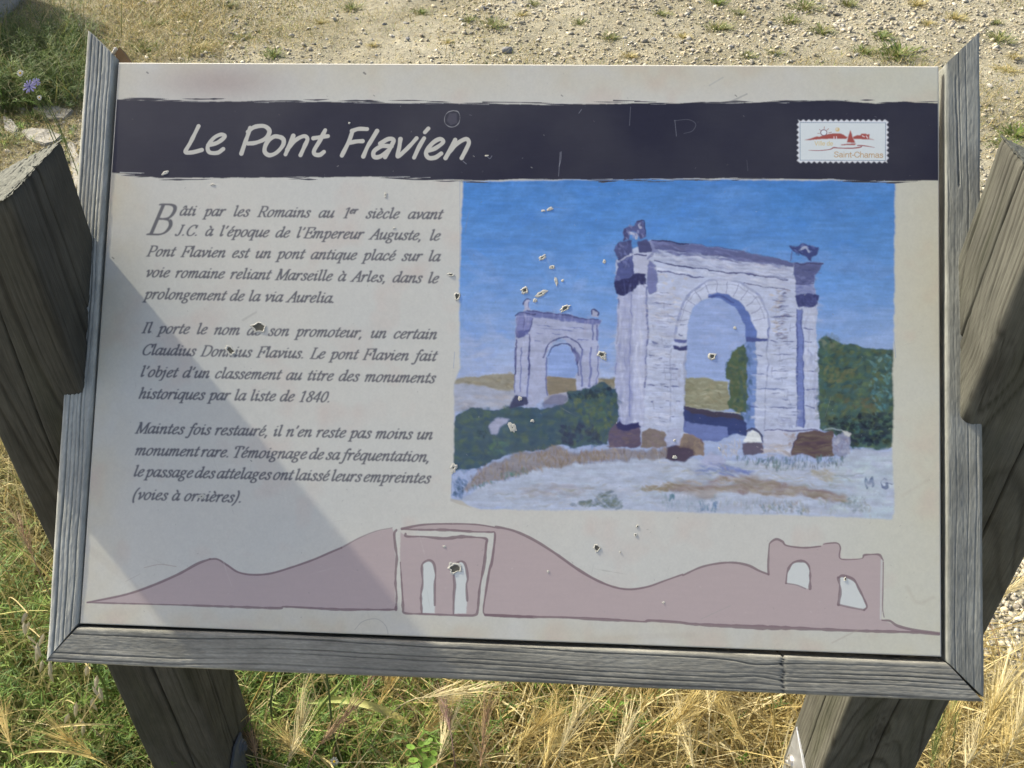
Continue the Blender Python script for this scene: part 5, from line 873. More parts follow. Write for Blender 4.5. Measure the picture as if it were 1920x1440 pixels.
# remains of the lost top rail and its screw, upper left corner
h_ = -.010; pts3 = [board_uv(*p, h_) for p in ((214, 97), (224, 88), (246, 121), (222, 121))]
V = [(q[0], -q[1], h_) for q in pts3]+[(q[0], -q[1], h_-.014) for q in pts3]
me = mesh_from('rail_stub', V, [[3, 2, 1, 0], [4, 5, 6, 7]]+[[k, (k+1) % 4, 4+(k+1) % 4, 4+k] for k in range(4)], [MAT_PLY]); ob = link('rail_stub', me, sign); place(ob, MB_); tag(ob, 'brown splinter left of the missing top rail')
m, ns, ls, b = new_mat('bare_steel', .35, .5); b.inputs['Metallic'].default_value = .9; b.inputs['Base Color'].default_value = (.62, .60, .55, 1); MAT_STEEL = m
p0 = bpos(*board_uv(211, 103, -.006), -.006); p1 = bpos(*board_uv(218, 89, -.003), -.003); ax = p1-p0; Ls = np.linalg.norm(ax); V = []; F = []; n = 10; ring_n = 44
for k in range(ring_n):
    f = k/(ring_n-1); rr = (.0014+.0007*(1 if k % 4 < 2 else 0))*(1 if f < .85 else (1-f)/.15+.15)
    for j in range(n): V.append((f*Ls, rr*math.cos(2*math.pi*j/n), rr*math.sin(2*math.pi*j/n)))
for k in range(ring_n-1):
    for j in range(n): F.append([k*n+j, k*n+(j+1) % n, (k+1)*n+(j+1) % n, (k+1)*n+j])
me = mesh_from('screw', V, F, [MAT_STEEL]); ob = link('screw', me, sign); place(ob, frame_of(ax, BN, p0)); tag(ob, 'bare threaded screw sticking out of the left rail')

# ---- posts
def post(xc, yc, wid, dep, ztop, seed, label, base, dark, knots=(), cxo=.02, czo=-.08, tilt=(0, 0), pitch=.006, lean=0.0, inner=1):
    """vertical square post: grain axis local x = world up; v across the front, w into the front face"""
    H_ = ztop+.15; bev = .007; prof = []
    def edge(p, q, nrm, n):
        for k in range(n): f = k/n; prof.append((p[0]+(q[0]-p[0])*f, p[1]+(q[1]-p[1])*f, nrm[0], nrm[1]))
    def corner(cv, cw, a0):
        for k in range(5):
            a = math.radians(a0+90*k/5); prof.append((cv+bev*math.cos(a), cw+bev*math.sin(a), math.cos(a), math.sin(a)))
    nf = int(wid/.0012); nd = int(dep/.0012)
    # w axis: 0 = front face, negative = into the post
    edge((wid-bev, 0), (bev, 0), (0, 1), nf); corner(bev, -bev, 90); edge((0, -bev), (0, -dep+bev), (-1, 0), nd); corner(bev, -dep+bev, 180)
    edge((bev, -dep), (wid-bev, -dep), (0, -1), 12); corner(wid-bev, -dep+bev, 270); edge((wid, -dep+bev), (wid, -bev), (1, 0), nd); corner(wid-bev, -bev, 0)
    pr = np.array(prof); n = len(pr); zz = np.concatenate([np.arange(0, H_-.45, .02), np.arange(H_-.45, H_-.004, .005), [H_-.004, H_-.0015, H_]]) if False else np.concatenate([np.arange(0, H_-.006, .007), [H_-.005, H_-.002, H_]])
    nu = len(zz); U = np.repeat(zz[:, None], n, 1).ravel(); Vv = np.tile(pr[:, 0], nu); Ww = np.tile(pr[:, 1], nu)
    g, ph = wood_solid(U, Vv, Ww, seed, pitch=pitch, cx=wid/2+cxo, cz=czo, wav=.020, knots=knots, tilt=tilt, kamp=.8, wob=.003, gw=.14)
    fine = fbm(U*14, Vv*300, Ww*300, 3)
    crack = np.exp(-(((Vv-wid*.52-.012*fbm(U*2.3+seed, 0*U, 0*U, 2))/.0011)**2))*(Ww > -.002)+np.exp(-(((Ww+dep*.45-.010*fbm(U*2.0+seed+5, 0*U, 0*U, 2))/.0012)**2))*((Vv < .002) | (Vv > wid-.002))
    disp = -.0008*g-.0006*fine+.0012*fbm(U*5, Vv*12, Ww*12, 2)-.003*crack
    endr = np.clip((U-(H_-.004))/.004, 0, 1)*-.002
    dropf = lambda v: .46*np.clip((wid-v) if inner > 0 else v, 0, wid); U0 = U; U = U-dropf(Vv)*np.clip((U-(H_-.12))/.12, 0, 1)
    P = np.stack([U, Vv+np.tile(pr[:, 2], nu)*(disp+endr), Ww+np.tile(pr[:, 3], nu)*(disp+endr)], 1)
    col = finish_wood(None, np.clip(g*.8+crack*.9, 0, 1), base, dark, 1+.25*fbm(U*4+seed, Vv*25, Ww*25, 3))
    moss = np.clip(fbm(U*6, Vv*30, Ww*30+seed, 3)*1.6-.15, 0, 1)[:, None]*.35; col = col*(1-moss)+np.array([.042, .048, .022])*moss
    i0 = (np.arange(nu-1)[:, None]*n); j = np.arange(n); F = np.stack([i0+j, i0+(j+1) % n, i0+n+(j+1) % n, i0+n+j], -1).reshape(-1, 4).tolist()
    # end grain on top: fine grid
    G = 90; a = np.linspace(.0035, .9965, G); gv, gw = np.meshgrid(a*wid, -a*dep, indexing='ij'); gt, _ = wood_solid(np.full(G*G, H_), gv.ravel(), gw.ravel(), seed, pitch=pitch, cx=wid/2+cxo, cz=czo, wav=.020, knots=knots, tilt=tilt, kamp=.8, wob=.003, gw=.14)
    ft = fbm(gv.ravel()*700, gw.ravel()*260, 0*gv.ravel(), 3)
    T_ = np.stack([np.full(G*G, H_+.0006)-dropf(gv.ravel())-.0016*gt+.0012*ft, gv.ravel(), gw.ravel()], 1); k1 = len(P); F += grid_quads(G, G, k1, True).tolist()
    ct = np.array([.15, .155, .13])[None, :]*(1-.6*gt[:, None])*(1+.35*ft[:, None]); col = np.vstack([col, ct])
    me = mesh_from('post', np.vstack([P, T_]), F, [MAT_POST], col, smooth=True)
    bm = bmesh.new(); bm.from_mesh(me); bmesh.ops.recalc_face_normals(bm, faces=bm.faces); bm.to_mesh(me); bm.free(); me.set_sharp_from_angle(angle=math.radians(60))
    # local (u,v,w) -> world: u up, v = HX, w = -HY (front face normal)
    Mw = Matrix.Identity(4); org = np.array([xc, yc, 0])-np.array([0, 0, .15])
    org[0] -= lean*1.14; up_ = np.array([lean, 0, 1.]); xa = HX-np.array([0, 0, lean])
    for i in range(3): Mw[i][0] = up_[i]; Mw[i][1] = xa[i]; Mw[i][2] = -HY[i]; Mw[i][3] = org[i]
    o = link('post', me, sign); place(o, Mw); tag(o, label); return o, Mw
LPI = np.array([-.4175, .719]); RPI = np.array([.4150, .667])              # inner front corners
wL, wR, dP = .106, .122, .112
lpo = LPI-HX[:2]*wL
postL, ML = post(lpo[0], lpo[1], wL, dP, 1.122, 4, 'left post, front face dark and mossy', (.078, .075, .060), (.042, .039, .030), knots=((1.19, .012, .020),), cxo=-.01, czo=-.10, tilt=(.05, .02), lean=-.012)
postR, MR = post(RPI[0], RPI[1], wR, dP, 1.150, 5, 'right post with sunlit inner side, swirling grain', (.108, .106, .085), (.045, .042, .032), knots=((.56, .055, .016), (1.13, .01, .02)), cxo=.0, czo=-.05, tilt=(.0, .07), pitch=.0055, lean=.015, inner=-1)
# galvanised strap plates low on the inner faces
m, ns, ls, b = new_mat('galvanised', .5, .5); b.inputs['Metallic'].default_value = .75; b.inputs['Base Color'].default_value = (.50, .52, .54, 1)
tc = N(ns, 'ShaderNodeTexCoord'); vz = N(ns, 'ShaderNodeTexVoronoi'); vz.inputs['Scale'].default_value = 120; ls.new(tc.outputs['Object'], vz.inputs['Vector']); mr = N(ns, 'ShaderNodeMapRange'); mr.inputs['To Min'].default_value = .38; mr.inputs['To Max'].default_value = .66; ls.new(vz.outputs['Color'], mr.inputs['Value']); ls.new(mr.outputs[0], b.inputs['Roughness']); MAT_GALV = m
def on_inner(px, py, pi, sgn):                             # pixel -> (distance back along HY, height) on a post's inner face
    D = ray(px, py); C0 = np.array([0, 0, CAM_H]); P0 = np.array([pi[0], pi[1], 0]); t = ((P0-C0)@HX)/(D@HX); X = C0+D*t; return (X-P0)@HY, X[2]
MAT_ZINC_SHADE, ns, ls, b = new_mat('shaded_zinc', .8, .3); b.inputs['Base Color'].default_value = (.10, .11, .115, 1)  # left strap: darker, matte copy of the galvanising, its shade put into the colour
def bracket(pi, sgn, pts, bolt, label, parent_lab):
    Q = [on_inner(px, py, pi, sgn) for px, py in pts]; zmin = min(q[1] for q in Q)-.16
    lo = [(Q[-1][0], zmin), (Q[1][0], zmin)] if False else []
    V = []; n = len(Q)
    for e in (.0035, .0): V += [(q[0], q[1], e) for q in Q]
    F = [list(range(n)), [n+k for k in range(n)][::-1]]+[[k, n+k, n+(k+1) % n, (k+1) % n] for k in range(n)]
    me = mesh_from('bracket', V, F, [MAT_GALV if sgn < 0 else MAT_ZINC_SHADE]); bm = bmesh.new(); bm.from_mesh(me); bmesh.ops.recalc_face_normals(bm, faces=bm.faces); bmesh.ops.bevel(bm, geom=[e for e in bm.edges if all(v.co.z > .003 for v in e.verts)], offset=.0008, segments=2, affect='EDGES'); bm.to_mesh(me); bm.free()
    ln_ = .015 if sgn < 0 else -.012; Mw = Matrix.Identity(4); X = HY; Y = np.array([ln_, 0, 1.]); Z = HX*sgn
    for i in range(3): Mw[i][0] = X[i]; Mw[i][1] = Y[i]; Mw[i][2] = Z[i]; Mw[i][3] = (pi[0]-ln_*.23, pi[1], 0)[i]
    o = link('bracket', me, sign); place(o, Mw); tag(o, label)
    c = on_inner(*bolt, pi, sgn); bm = bmesh.new()
    r1 = bmesh.ops.create_cone(bm, cap_ends=True, segments=20, radius1=.0125, radius2=.0115, depth=.003); bmesh.ops.translate(bm, verts=r1['verts'], vec=(0, 0, .005))
    r2 = bmesh.ops.create_cone(bm, cap_ends=True, segments=6, radius1=.0085, radius2=.0085, depth=.004); bmesh.ops.translate(bm, verts=r2['verts'], vec=(0, 0, .0075))
    r3 = bmesh.ops.create_cone(bm, cap_ends=True, segments=14, radius1=.0045, radius2=.004, depth=.003); bmesh.ops.translate(bm, verts=r3['verts'], vec=(0, 0, .0105))
    me = bpy.data.meshes.new('bolt'); bm.to_mesh(me); bm.free(); me.materials.append(MAT_STEEL if sgn < 0 else MAT_ZINC_SHADE); bo = link('bolt', me, o); bo.location = (c[0], c[1], 0)
RP2 = RPI-np.array([.015*.76, 0])
bracket(RP2, -1, [(1499, 1364), (1514, 1445), (1530, 1520), (1450, 1520), (1474, 1440)], (1490, 1432), 'pointed galvanised strap on the right post', '')
bracket(LPI+np.array([.012*.76, 0]), 1, [(448, 1372), (455, 1420), (470, 1520), (430, 1520), (428, 1450), (436, 1400)], (447, 1400), 'galvanised strap on the left post, darkened for shade', '')
# ================================================================== ground
def gz(x, y):
    x = np.asarray(x, float); y = np.asarray(y, float)
    near = np.clip((np.abs(x)+np.abs(y-3)-8)/10, 0, 1)
    h = .035*fbm(x*.7, y*.7, 0*x, 3)+.010*fbm(x*5, y*5, 0*x+3, 3)+.0035*noise3(x*28, y*28, 0*x)
    return h*(1-near)+.12*fbm(x*.15, y*.15, 0*x, 2)*near
def axis(lo, hi, fine, far):
    a = list(np.arange(lo, hi, fine)); s = fine; v = hi
    while v < far: a.append(v); s *= 1.25; v += s
    s = fine; v = lo-fine
    while v > -far: a.insert(0, v); s *= 1.25; v -= s
    return np.array(a)
gx_ = axis(-3.2, 3.2, .022, 90); gy_ = axis(.3, 6.2, .022, 90)
XX, YY = np.meshgrid(gx_, gy_, indexing='ij'); V = np.stack([XX.ravel(), YY.ravel(), gz(XX.ravel(), YY.ravel())], 1)
m, ns, ls, b = new_mat('dry_soil', .95, .12)
tc = N(ns, 'ShaderNodeTexCoord')
def nz_(scale, det=6, rough=.6):
    n = N(ns, 'ShaderNodeTexNoise'); n.inputs['Scale'].default_value = scale; n.inputs['Detail'].default_value = det; n.inputs['Roughness'].default_value = rough; ls.new(tc.outputs['Object'], n.inputs['Vector']); return n
a = nz_(1.6); cr = N(ns, 'ShaderNodeValToRGB'); e = cr.color_ramp.elements; e[0].position = .32; e[0].color = (.245, .225, .155, 1); e[1].position = .68; e[1].color = (.385, .36, .27, 1); ls.new(a.outputs['Fac'], cr.inputs[0])
b2 = nz_(45, 8, .75); mr = N(ns, 'ShaderNodeMapRange'); mr.inputs['From Min'].default_value = .3; mr.inputs['From Max'].default_value = .7; mr.inputs['To Min'].default_value = .62; mr.inputs['To Max'].default_value = 1.3; ls.new(b2.outputs['Fac'], mr.inputs['Value'])
vm = N(ns, 'ShaderNodeVectorMath', operation='MULTIPLY'); ls.new(cr.outputs[0], vm.inputs[0]); ls.new(mr.outputs[0], vm.inputs[1])
vo = N(ns, 'ShaderNodeTexVoronoi'); vo.inputs['Scale'].default_value = 90; ls.new(tc.outputs['Object'], vo.inputs['Vector']); cr2 = N(ns, 'ShaderNodeValToRGB'); cr2.color_ramp.elements[0].position = .0; cr2.color_ramp.elements[0].color = (1, 1, 1, 1); cr2.color_ramp.elements[1].position = .35; cr2.color_ramp.elements[1].color = (0, 0, 0, 1); ls.new(vo.outputs['Distance'], cr2.inputs[0])
mx = N(ns, 'ShaderNodeMix', data_type='RGBA'); ml = N(ns, 'ShaderNodeMath', operation='MULTIPLY'); ls.new(cr2.outputs[0], ml.inputs[0]); ml.inputs[1].default_value = .5; ls.new(ml.outputs[0], mx.inputs[0]); ls.new(vm.outputs[0], mx.inputs[6]); ls.new(vo.outputs['Color'], mx.inputs[7])
hs = N(ns, 'ShaderNodeMix', data_type='RGBA'); hs.inputs[0].default_value = .8; ls.new(mx.outputs[2], hs.inputs[6]); ls.new(vm.outputs[0], hs.inputs[7]); ls.new(hs.outputs[2], b.inputs['Base Color'])
ad = N(ns, 'ShaderNodeMath', operation='ADD'); ls.new(b2.outputs['Fac'], ad.inputs[0]); ls.new(cr2.outputs[0], ad.inputs[1])
bp = N(ns, 'ShaderNodeBump'); bp.inputs['Strength'].default_value = .9; bp.inputs['Distance'].default_value = .008; ls.new(ad.outputs[0], bp.inputs['Height']); ls.new(bp.outputs[0], b.inputs['Normal'])
link('ground', mesh_from('ground', V, grid_quads(len(gx_), len(gy_)), [m], smooth=True), kind='structure')

# ------------------------------------------------------------------ where things grow, in ground coordinates
R_ = np.random.RandomState(3)
def inside(px, py, Pp):
    ins = np.zeros(px.shape, bool)
    for i in range(len(Pp)):
        ax, ay = Pp[i][:2]; bx, by = Pp[(i+1) % len(Pp)][:2]
        if ay != by: ins ^= ((ay > py) != (by > py)) & (px < (bx-ax)*(py-ay)/(by-ay)+ax)
    return ins
def area(*pix): return [ground_at(*p)[:2] for p in pix]
def scatter(poly_, n, rs=None, dens=None):
    rs = rs or R_; P = np.array(poly_); lo = P.min(0); hi = P.max(0); out = []
    while sum(len(o) for o in out) < n:
        c = rs.uniform(lo, hi, (n*2, 2)); k = inside(c[:, 0], c[:, 1], poly_)
        if dens is not None: k &= rs.rand(len(c)) < dens(c[:, 0], c[:, 1])
        out.append(c[k])
    return np.vstack(out)[:n]

# ------------------------------------------------------------------ stones
def stone_mesh(seed, sub=1, flat=.6):
    bm = bmesh.new(); bmesh.ops.create_icosphere(bm, subdivisions=sub, radius=1); r = random.Random(seed)
    pl = [(Vector((r.gauss(0, 1), r.gauss(0, 1), r.gauss(0, 1))).normalized(), r.uniform(.3, .75)) for _ in range(9)]
    sx, sy = r.uniform(.75, 1.25), r.uniform(.6, 1.0)
    for v in bm.verts:
        for nrm, d in pl:
            k = v.co.dot(nrm)
            if k > d: v.co -= nrm*(k-d)
        v.co = Vector((v.co.x*sx, v.co.y*sy, v.co.z*flat))*(1+r.uniform(-.05, .05))
    V = np.array([v.co[:] for v in bm.verts]); F = np.array([[v.index for v in f.verts] for f in bm.faces]); bm.free(); return V, F
STC = np.array([(.50, .46, .36), (.50, .44, .31), (.36, .33, .26), (.62, .58, .47), (.46, .42, .32), (.30, .275, .22), (.50, .44, .31)])
base_st = [stone_mesh(k, 1) for k in range(10)]
def stone_cloud(name, pts, sizes, seed=0):
    rs = np.random.RandomState(seed); VV, FF, CC = [], [], []; off = 0
    which = rs.randint(len(base_st), size=len(pts)); z = gz(pts[:, 0], pts[:, 1])
    for w in range(len(base_st)):
        idx = np.where(which == w)[0]
        if not len(idx): continue
        Vb, Fb = base_st[w]; n = len(idx); a = rs.uniform(0, 6.28, n); t = rs.uniform(-.5, .5, n); s = sizes[idx]
        X = Vb[None, :, 0]*np.cos(a)[:, None]-Vb[None, :, 1]*np.sin(a)[:, None]; Y = Vb[None, :, 0]*np.sin(a)[:, None]+Vb[None, :, 1]*np.cos(a)[:, None]; Z = Vb[None, :, 2]+X*t[:, None]
        P = np.stack([X*s[:, None]+pts[idx, 0][:, None], Y*s[:, None]+pts[idx, 1][:, None], Z*s[:, None]+z[idx][:, None]+s[:, None]*.15], -1)
        c = STC[rs.randint(len(STC), size=n)]*rs.uniform(.8, 1.15, (n, 1)); VV.append(P.reshape(-1, 3)); CC.append(np.repeat(c, len(Vb), 0))
        FF.append((Fb[None]+(np.arange(n)*len(Vb))[:, None, None]+off).reshape(-1, 3)); off += n*len(Vb)
    o = link(name, mesh_from(name, np.vstack(VV), np.vstack(FF), [MAT_STONE], np.vstack(CC)), kind='stuff'); return o
# gravel over the whole visible strip, thicker in some patches
def gdens(x, y): return np.clip(.32+1.2*fbm(x*1.3+4, y*1.3, 0*x, 3)+.35*(x > .9), .06, 1)
far_area = area((-60, -40), (1980, -40), (1980, 330), (1500, 420), (-60, 420))
p = scatter(far_area, 24000, dens=gdens); s = np.clip(np.exp(R_.normal(-5.10, .55, len(p))), .003, .024)
g1 = stone_cloud('gravel', p, s, 1); tag(g1, 'pale limestone gravel strewn over the dry earth')
right_area = area((1780, 850), (1980, 850), (1980, 1470), (1780, 1470)); p = scatter(right_area, 2600); s = np.clip(np.exp(R_.normal(-4.95, .5, len(p))), .0025, .012)
g2 = stone_cloud('gravel', p, s, 2); tag(g2, 'small pale gravel beside the foot of the right post')
mid_area = area((-60, 420), (1980, 420), (1980, 1500), (-60, 1500)); p = scatter(mid_area, 3500); g3 = stone_cloud('gravel', p, np.clip(np.exp(R_.normal(-5.2, .4, len(p))), .003, .012), 3); tag(g3, 'loose gravel on the earth below the board')
# larger single stones
big = [stone_mesh(50+k, 2, .55) for k in range(7)]
def big_mesh(k, tint, name='stone'):
    Vb, Fb = big[k]; rs = np.random.RandomState(k); V = Vb*(1+.06*fbm(Vb[:, 0]*3+k, Vb[:, 1]*3, Vb[:, 2]*3, 2))[:, None]
    return mesh_from(name, V, Fb, [MAT_STONE], np.tile(tint, (len(V), 1)))
tints = {'whitish': (.56, .53, .46), 'grey': (.27, .27, .26), 'buff': (.42, .36, .26)}
SMESH = {(k, t): big_mesh(k, c) for k in range(7) for t, c in tints.items()}
def where_txt(px, py):
    if px < 215: return 'left of the frame, '+('near the post' if py > 225 else 'by the weeds')
    if px > 1770: return 'right of the right rail, '+('by the gravel bank' if py > 130 else 'far up the path')
    col = ['above the left corner', 'above the L of the title', 'above the word Pont', 'above the letter F', 'above the end of the title', 'above the picture\'s left edge', 'above the small arch', 'above the big arch\'s left pillar', 'above the big arch', 'above the emblem', 'above the right corner'][min(10, int((px-215)/1555*11))]
    return col+', '+('close to the board' if py > 84 else 'a little beyond the board' if py > 56 else 'halfway up the path' if py > 28 else 'at the far edge')
ST_USED = {}
named = [(285, 12, 26, 'buff', 'smooth rounded buff pebble above the left end of the board'), (905, 22, 16, 'grey', None), (952, 108, 26, 'grey', 'flat grey stone lying at the top edge of the board'), (790, 72, 15, 'buff', None), (765, 82, 14, 'grey', None), (735, 71, 14, 'whitish', None), (1225, 82, 14, 'grey', None), (1090, 6, 13, 'whitish', None),
         (1010, 85, 14, 'whitish', None), (1165, 30, 12, 'grey', None), (548, 70, 16, 'whitish', None), (1400, 78, 14, 'grey', None), (1450, 58, 16, 'grey', None), (1370, 98, 15, 'whitish', None), (1770, 37, 14, 'grey', 'dark grey pebble on sandy ground above the right rail'), (1870, 860, 1, 'buff', None), (1868, 1200, 14, 'whitish', 'whitish stone by the foot of the right post'),
         (1905, 1215, 16, 'whitish', None), (1580, 52, 12, 'whitish', None), (205, 15, 18, 'grey', None), (1855, 165, 14, 'whitish', None), (1885, 190, 13, 'whitish', None), (1850, 200, 13, 'buff', None), (1875, 210, 12, 'grey', None), (1905, 175, 12, 'whitish', None), (120, 225, 14, 'whitish', 'white pebble left of the frame, below the blue flower'), (135, 240, 13, 'whitish', None), (1290, 78, 13, 'whitish', None), (1565, 98, 14, 'whitish', None), (1590, 112, 13, 'buff', None)]
rs_ = np.random.RandomState(8)
for _ in range(95):
    named.append((rs_.uniform(260, 1900), rs_.uniform(2, 118) if rs_.rand() < .8 else rs_.uniform(120, 260), rs_.uniform(7, 13), ['whitish', 'grey', 'buff'][rs_.randint(3)], None))
for px, py, sz, t_, lab in named:
    if 215 < px < 1770 and py > 118: continue
    g_ = ground_at(px, py); D = np.linalg.norm(g_-np.array([0, 0, CAM_H])); r_ = max(.004, sz*D/FPX/2)
    lab = lab or None
    o = link('stone', SMESH[(rs_.randint(7), t_)]); o.location = (g_[0], g_[1], float(gz(g_[0], g_[1]))+r_*.22); o.scale = (r_,)*3; o.rotation_euler = (rs_.uniform(-.3, .3), rs_.uniform(-.3, .3), rs_.uniform(0, 6.28))
    size = 'big' if r_ > .03 else 'small'
    lab = lab or f"{size} {t_} {'roundish' if sz < 9 else 'angular' if sz < 11 else 'chunky'} stone {where_txt(px, py)}"
    for w_, sc in (('flat', (1.2, 1.1, .55)), ('oblong', (1.5, .8, 1)), ('tall', (.8, .8, 1.5)), ('broad flat', (1.5, 1.4, .6))):
        if lab not in ST_USED: break
        lab = f"{size} {t_} {w_} stone {where_txt(px, py)}"
        if lab not in ST_USED: o.scale = (r_*sc[0], r_*sc[1], r_*sc[2])
    ST_USED[lab] = 1
    tag(o, lab, 'stone', 'stones lying on the gravel')
# flat slabs of pale stone, left of the frame
def slab(pix, h, label):
    G_ = np.array([ground_at(*p)[:2] for p in pix]); c = G_.mean(0); z = float(gz(*c)); bm = bmesh.new(); vs = [bm.verts.new((q[0]-c[0], q[1]-c[1], h)) for q in G_]; f = bm.faces.new(vs)
    ex = bmesh.ops.extrude_face_region(bm, geom=[f]); 
    for v in [v for v in ex['geom'] if isinstance(v, bmesh.types.BMVert)]: v.co.z -= h+.02; v.co.x *= 1.03; v.co.y *= 1.03
    bmesh.ops.recalc_face_normals(bm, faces=bm.faces); bmesh.ops.bevel(bm, geom=[e for e in bm.edges], offset=.004, segments=2, affect='EDGES'); bmesh.ops.triangulate(bm, faces=bm.faces)
    bmesh.ops.subdivide_edges(bm, edges=bm.edges, cuts=2, use_grid_fill=True)
    r = random.Random(3)
    for v in bm.verts: v.co.z += .004*noise3(np.array([v.co.x*30]), np.array([v.co.y*30]), np.array([0.]))[0]
    me = bpy.data.meshes.new('flat_stone'); bm.to_mesh(me); bm.free(); me.materials.append(MAT_STONE)
    a = me.color_attributes.new('tint', 'FLOAT_COLOR', 'POINT'); a.data.foreach_set('color', np.tile((.33, .315, .27, 1), len(me.vertices)).astype(np.float32))
    o = link('flat_stone', me); o.location = (c[0], c[1], z); tag(o, label, 'stone', 'flat slabs of pale stone')
slab([(40, 246), (62, 240), (95, 244), (117, 256), (105, 266), (85, 272), (55, 262)], .018, 'flat pale slab lying left of the frame in front of the flowers')
slab([(122, 264), (138, 264), (152, 300), (150, 345), (140, 350), (130, 300)], .014, 'narrow pale slab between left post and frame rail')
slab([(5, 215), (20, 222), (34, 238), (30, 252), (8, 240)], .018, 'small tilted pale slab at the left edge below the weeds')
slab([(60, 200), (100, 196), (138, 206), (120, 222), (85, 220)], .012, 'grey slab half hidden under the shaded weeds')

# rough concrete block, top left, enlarged and shifted left to shade the weeds
bm = bmesh.new(); bmesh.ops.create_cube(bm, size=1); bmesh.ops.bevel(bm, geom=bm.edges[:], offset=.05, segments=3, affect='EDGES'); bmesh.ops.subdivide_edges(bm, edges=bm.edges[:], cuts=6, use_grid_fill=True); bmesh.ops.triangulate(bm, faces=bm.faces)
V = np.array([v.co[:] for v in bm.verts])*np.array([1.1, .8, .75]); nrm = V/np.linalg.norm(V, axis=1)[:, None]; V = V+nrm*(.05*fbm(V[:, 0]*3, V[:, 1]*3, V[:, 2]*3, 4)+.012*fbm(V[:, 0]*14, V[:, 1]*14, V[:, 2]*14, 3))[:, None]
F = np.array([[v.index for v in f.verts] for f in bm.faces]); bm.free()
g_ = ground_at(40, 66); ob = link('boulder', mesh_from('boulder', V, F, [MAT_STONE], np.tile((.40, .385, .35), (len(V), 1)), smooth=True), loc=(-2.98, 4.62, .28)); ob.rotation_euler = (0, 0, .12)
tag(ob, 'big pale grey boulder in the top left corner behind the weeds', 'boulder')

# ------------------------------------------------------------------ blades of every kind, vectorised
def blades(pts, L, W, az, pitch0, pitch1, twist, cols, tipcols, seg=5, z0=None, wmode=0):
    """ribbons that start at pitch0 (rad above horizontal) and end at pitch1; returns V, F, C"""
    n = len(pts); t = np.linspace(0, 1, seg+1); P = np.zeros((n, seg+1, 3)); P[:, 0, :2] = pts; P[:, 0, 2] = (gz(pts[:, 0], pts[:, 1]) if z0 is None else z0)
    for k in range(seg):
        tm = (t[k]+t[k+1])/2; pi_ = pitch0+(pitch1-pitch0)*tm; a = az+twist*tm; d = np.stack([np.cos(pi_)*np.cos(a), np.cos(pi_)*np.sin(a), np.sin(pi_)], 1); P[:, k+1] = P[:, k]+d*(L/seg)[:, None]
    if z0 is None: P[:, :, 2] = np.maximum(P[:, :, 2], gz(P[:, :, 0], P[:, :, 1])+.002)
    side = np.stack([-np.sin(az+.6*wmode), np.cos(az+.6*wmode), .25*np.cos(az*7)], 1)
    w = W[:, None]*np.clip(1.05-t[None, :]**2.2, .04, 1)*(.65+.35*np.minimum(t*4, 1))[None, :]/2
    A_ = P-side[:, None, :]*w[..., None]; B_ = P+side[:, None, :]*w[..., None]; V = np.stack([A_, B_], 2).reshape(-1, 3)
    C_ = cols[:, None, :]*(1-t)[None, :, None]+tipcols[:, None, :]*t[None, :, None]; C_ = np.repeat(C_[:, :, None, :], 2, 2).reshape(-1, 3)
    i = (np.arange(n)[:, None]*(seg+1)*2+np.arange(seg)[None, :]*2); F = np.stack([i, i+1, i+3, i+2], -1).reshape(-1, 4); return V, F, C_
def merge(parts):
    VV, FF, CC = [], [], []; off = 0
    for V, F, C_ in parts: VV.append(V); FF.append(F+off); CC.append(C_); off += len(V)
    return np.vstack(VV), np.vstack(FF), np.vstack(CC)
STRAW = np.array([(.56, .45, .18), (.64, .54, .27), (.42, .32, .12), (.70, .63, .38), (.30, .22, .09), (.58, .48, .20), (.34, .29, .13)])
GREEN = np.array([(.12, .21, .035), (.17, .26, .05), (.08, .15, .03), (.23, .31, .07), (.13, .21, .06)])
OLIVE = np.array([(.22, .22, .07), (.28, .26, .09), (.17, .19, .06), (.33, .30, .12)])
DRYG = np.array([(.31, .28, .14), (.25, .22, .11), (.36, .31, .17)])
def pick(pal, n, rs, v=.18): return pal[rs.randint(len(pal), size=n)]*rs.uniform(1-v, 1+v, (n, 1))
def blade_set(pts, rs, L, W, p0, p1, pal, pal2=None, seg=5, tw=.8):
    n = len(pts); pal2 = pal if pal2 is None else pal2
    return blades(pts, rs.uniform(L[0], L[1], n), rs.uniform(W[0], W[1], n), rs.uniform(0, 6.283, n), rs.uniform(p0[0], p0[1], n), rs.uniform(p1[0], p1[1], n), rs.normal(0, tw, n), pick(pal, n, rs), pick(pal2, n, rs), seg)
def stuff(name, parts, label, mat=None): 
    V, F, C_ = merge(parts); o = link(name, mesh_from(name, V, F, [mat or MAT_BLADE], C_), kind='stuff'); tag(o, label); return o
rs = np.random.RandomState(21)
# dry straw mat, bottom middle and right
straw_a = area((830, 1180), (1700, 1180), (1780, 1560), (830, 1560)); straw_b = area((1700, 1320), (1820, 1360), (1990, 1420), (1990, 1620), (1740, 1620)); mid_a = area((440, 1180), (1000, 1180), (1000, 1560), (440, 1560)); left_a = area((-80, 1130), (500, 1130), (500, 1560), (-80, 1560)); lside = area((-80, 800), (140, 800), (200, 1160), (-80, 1160))
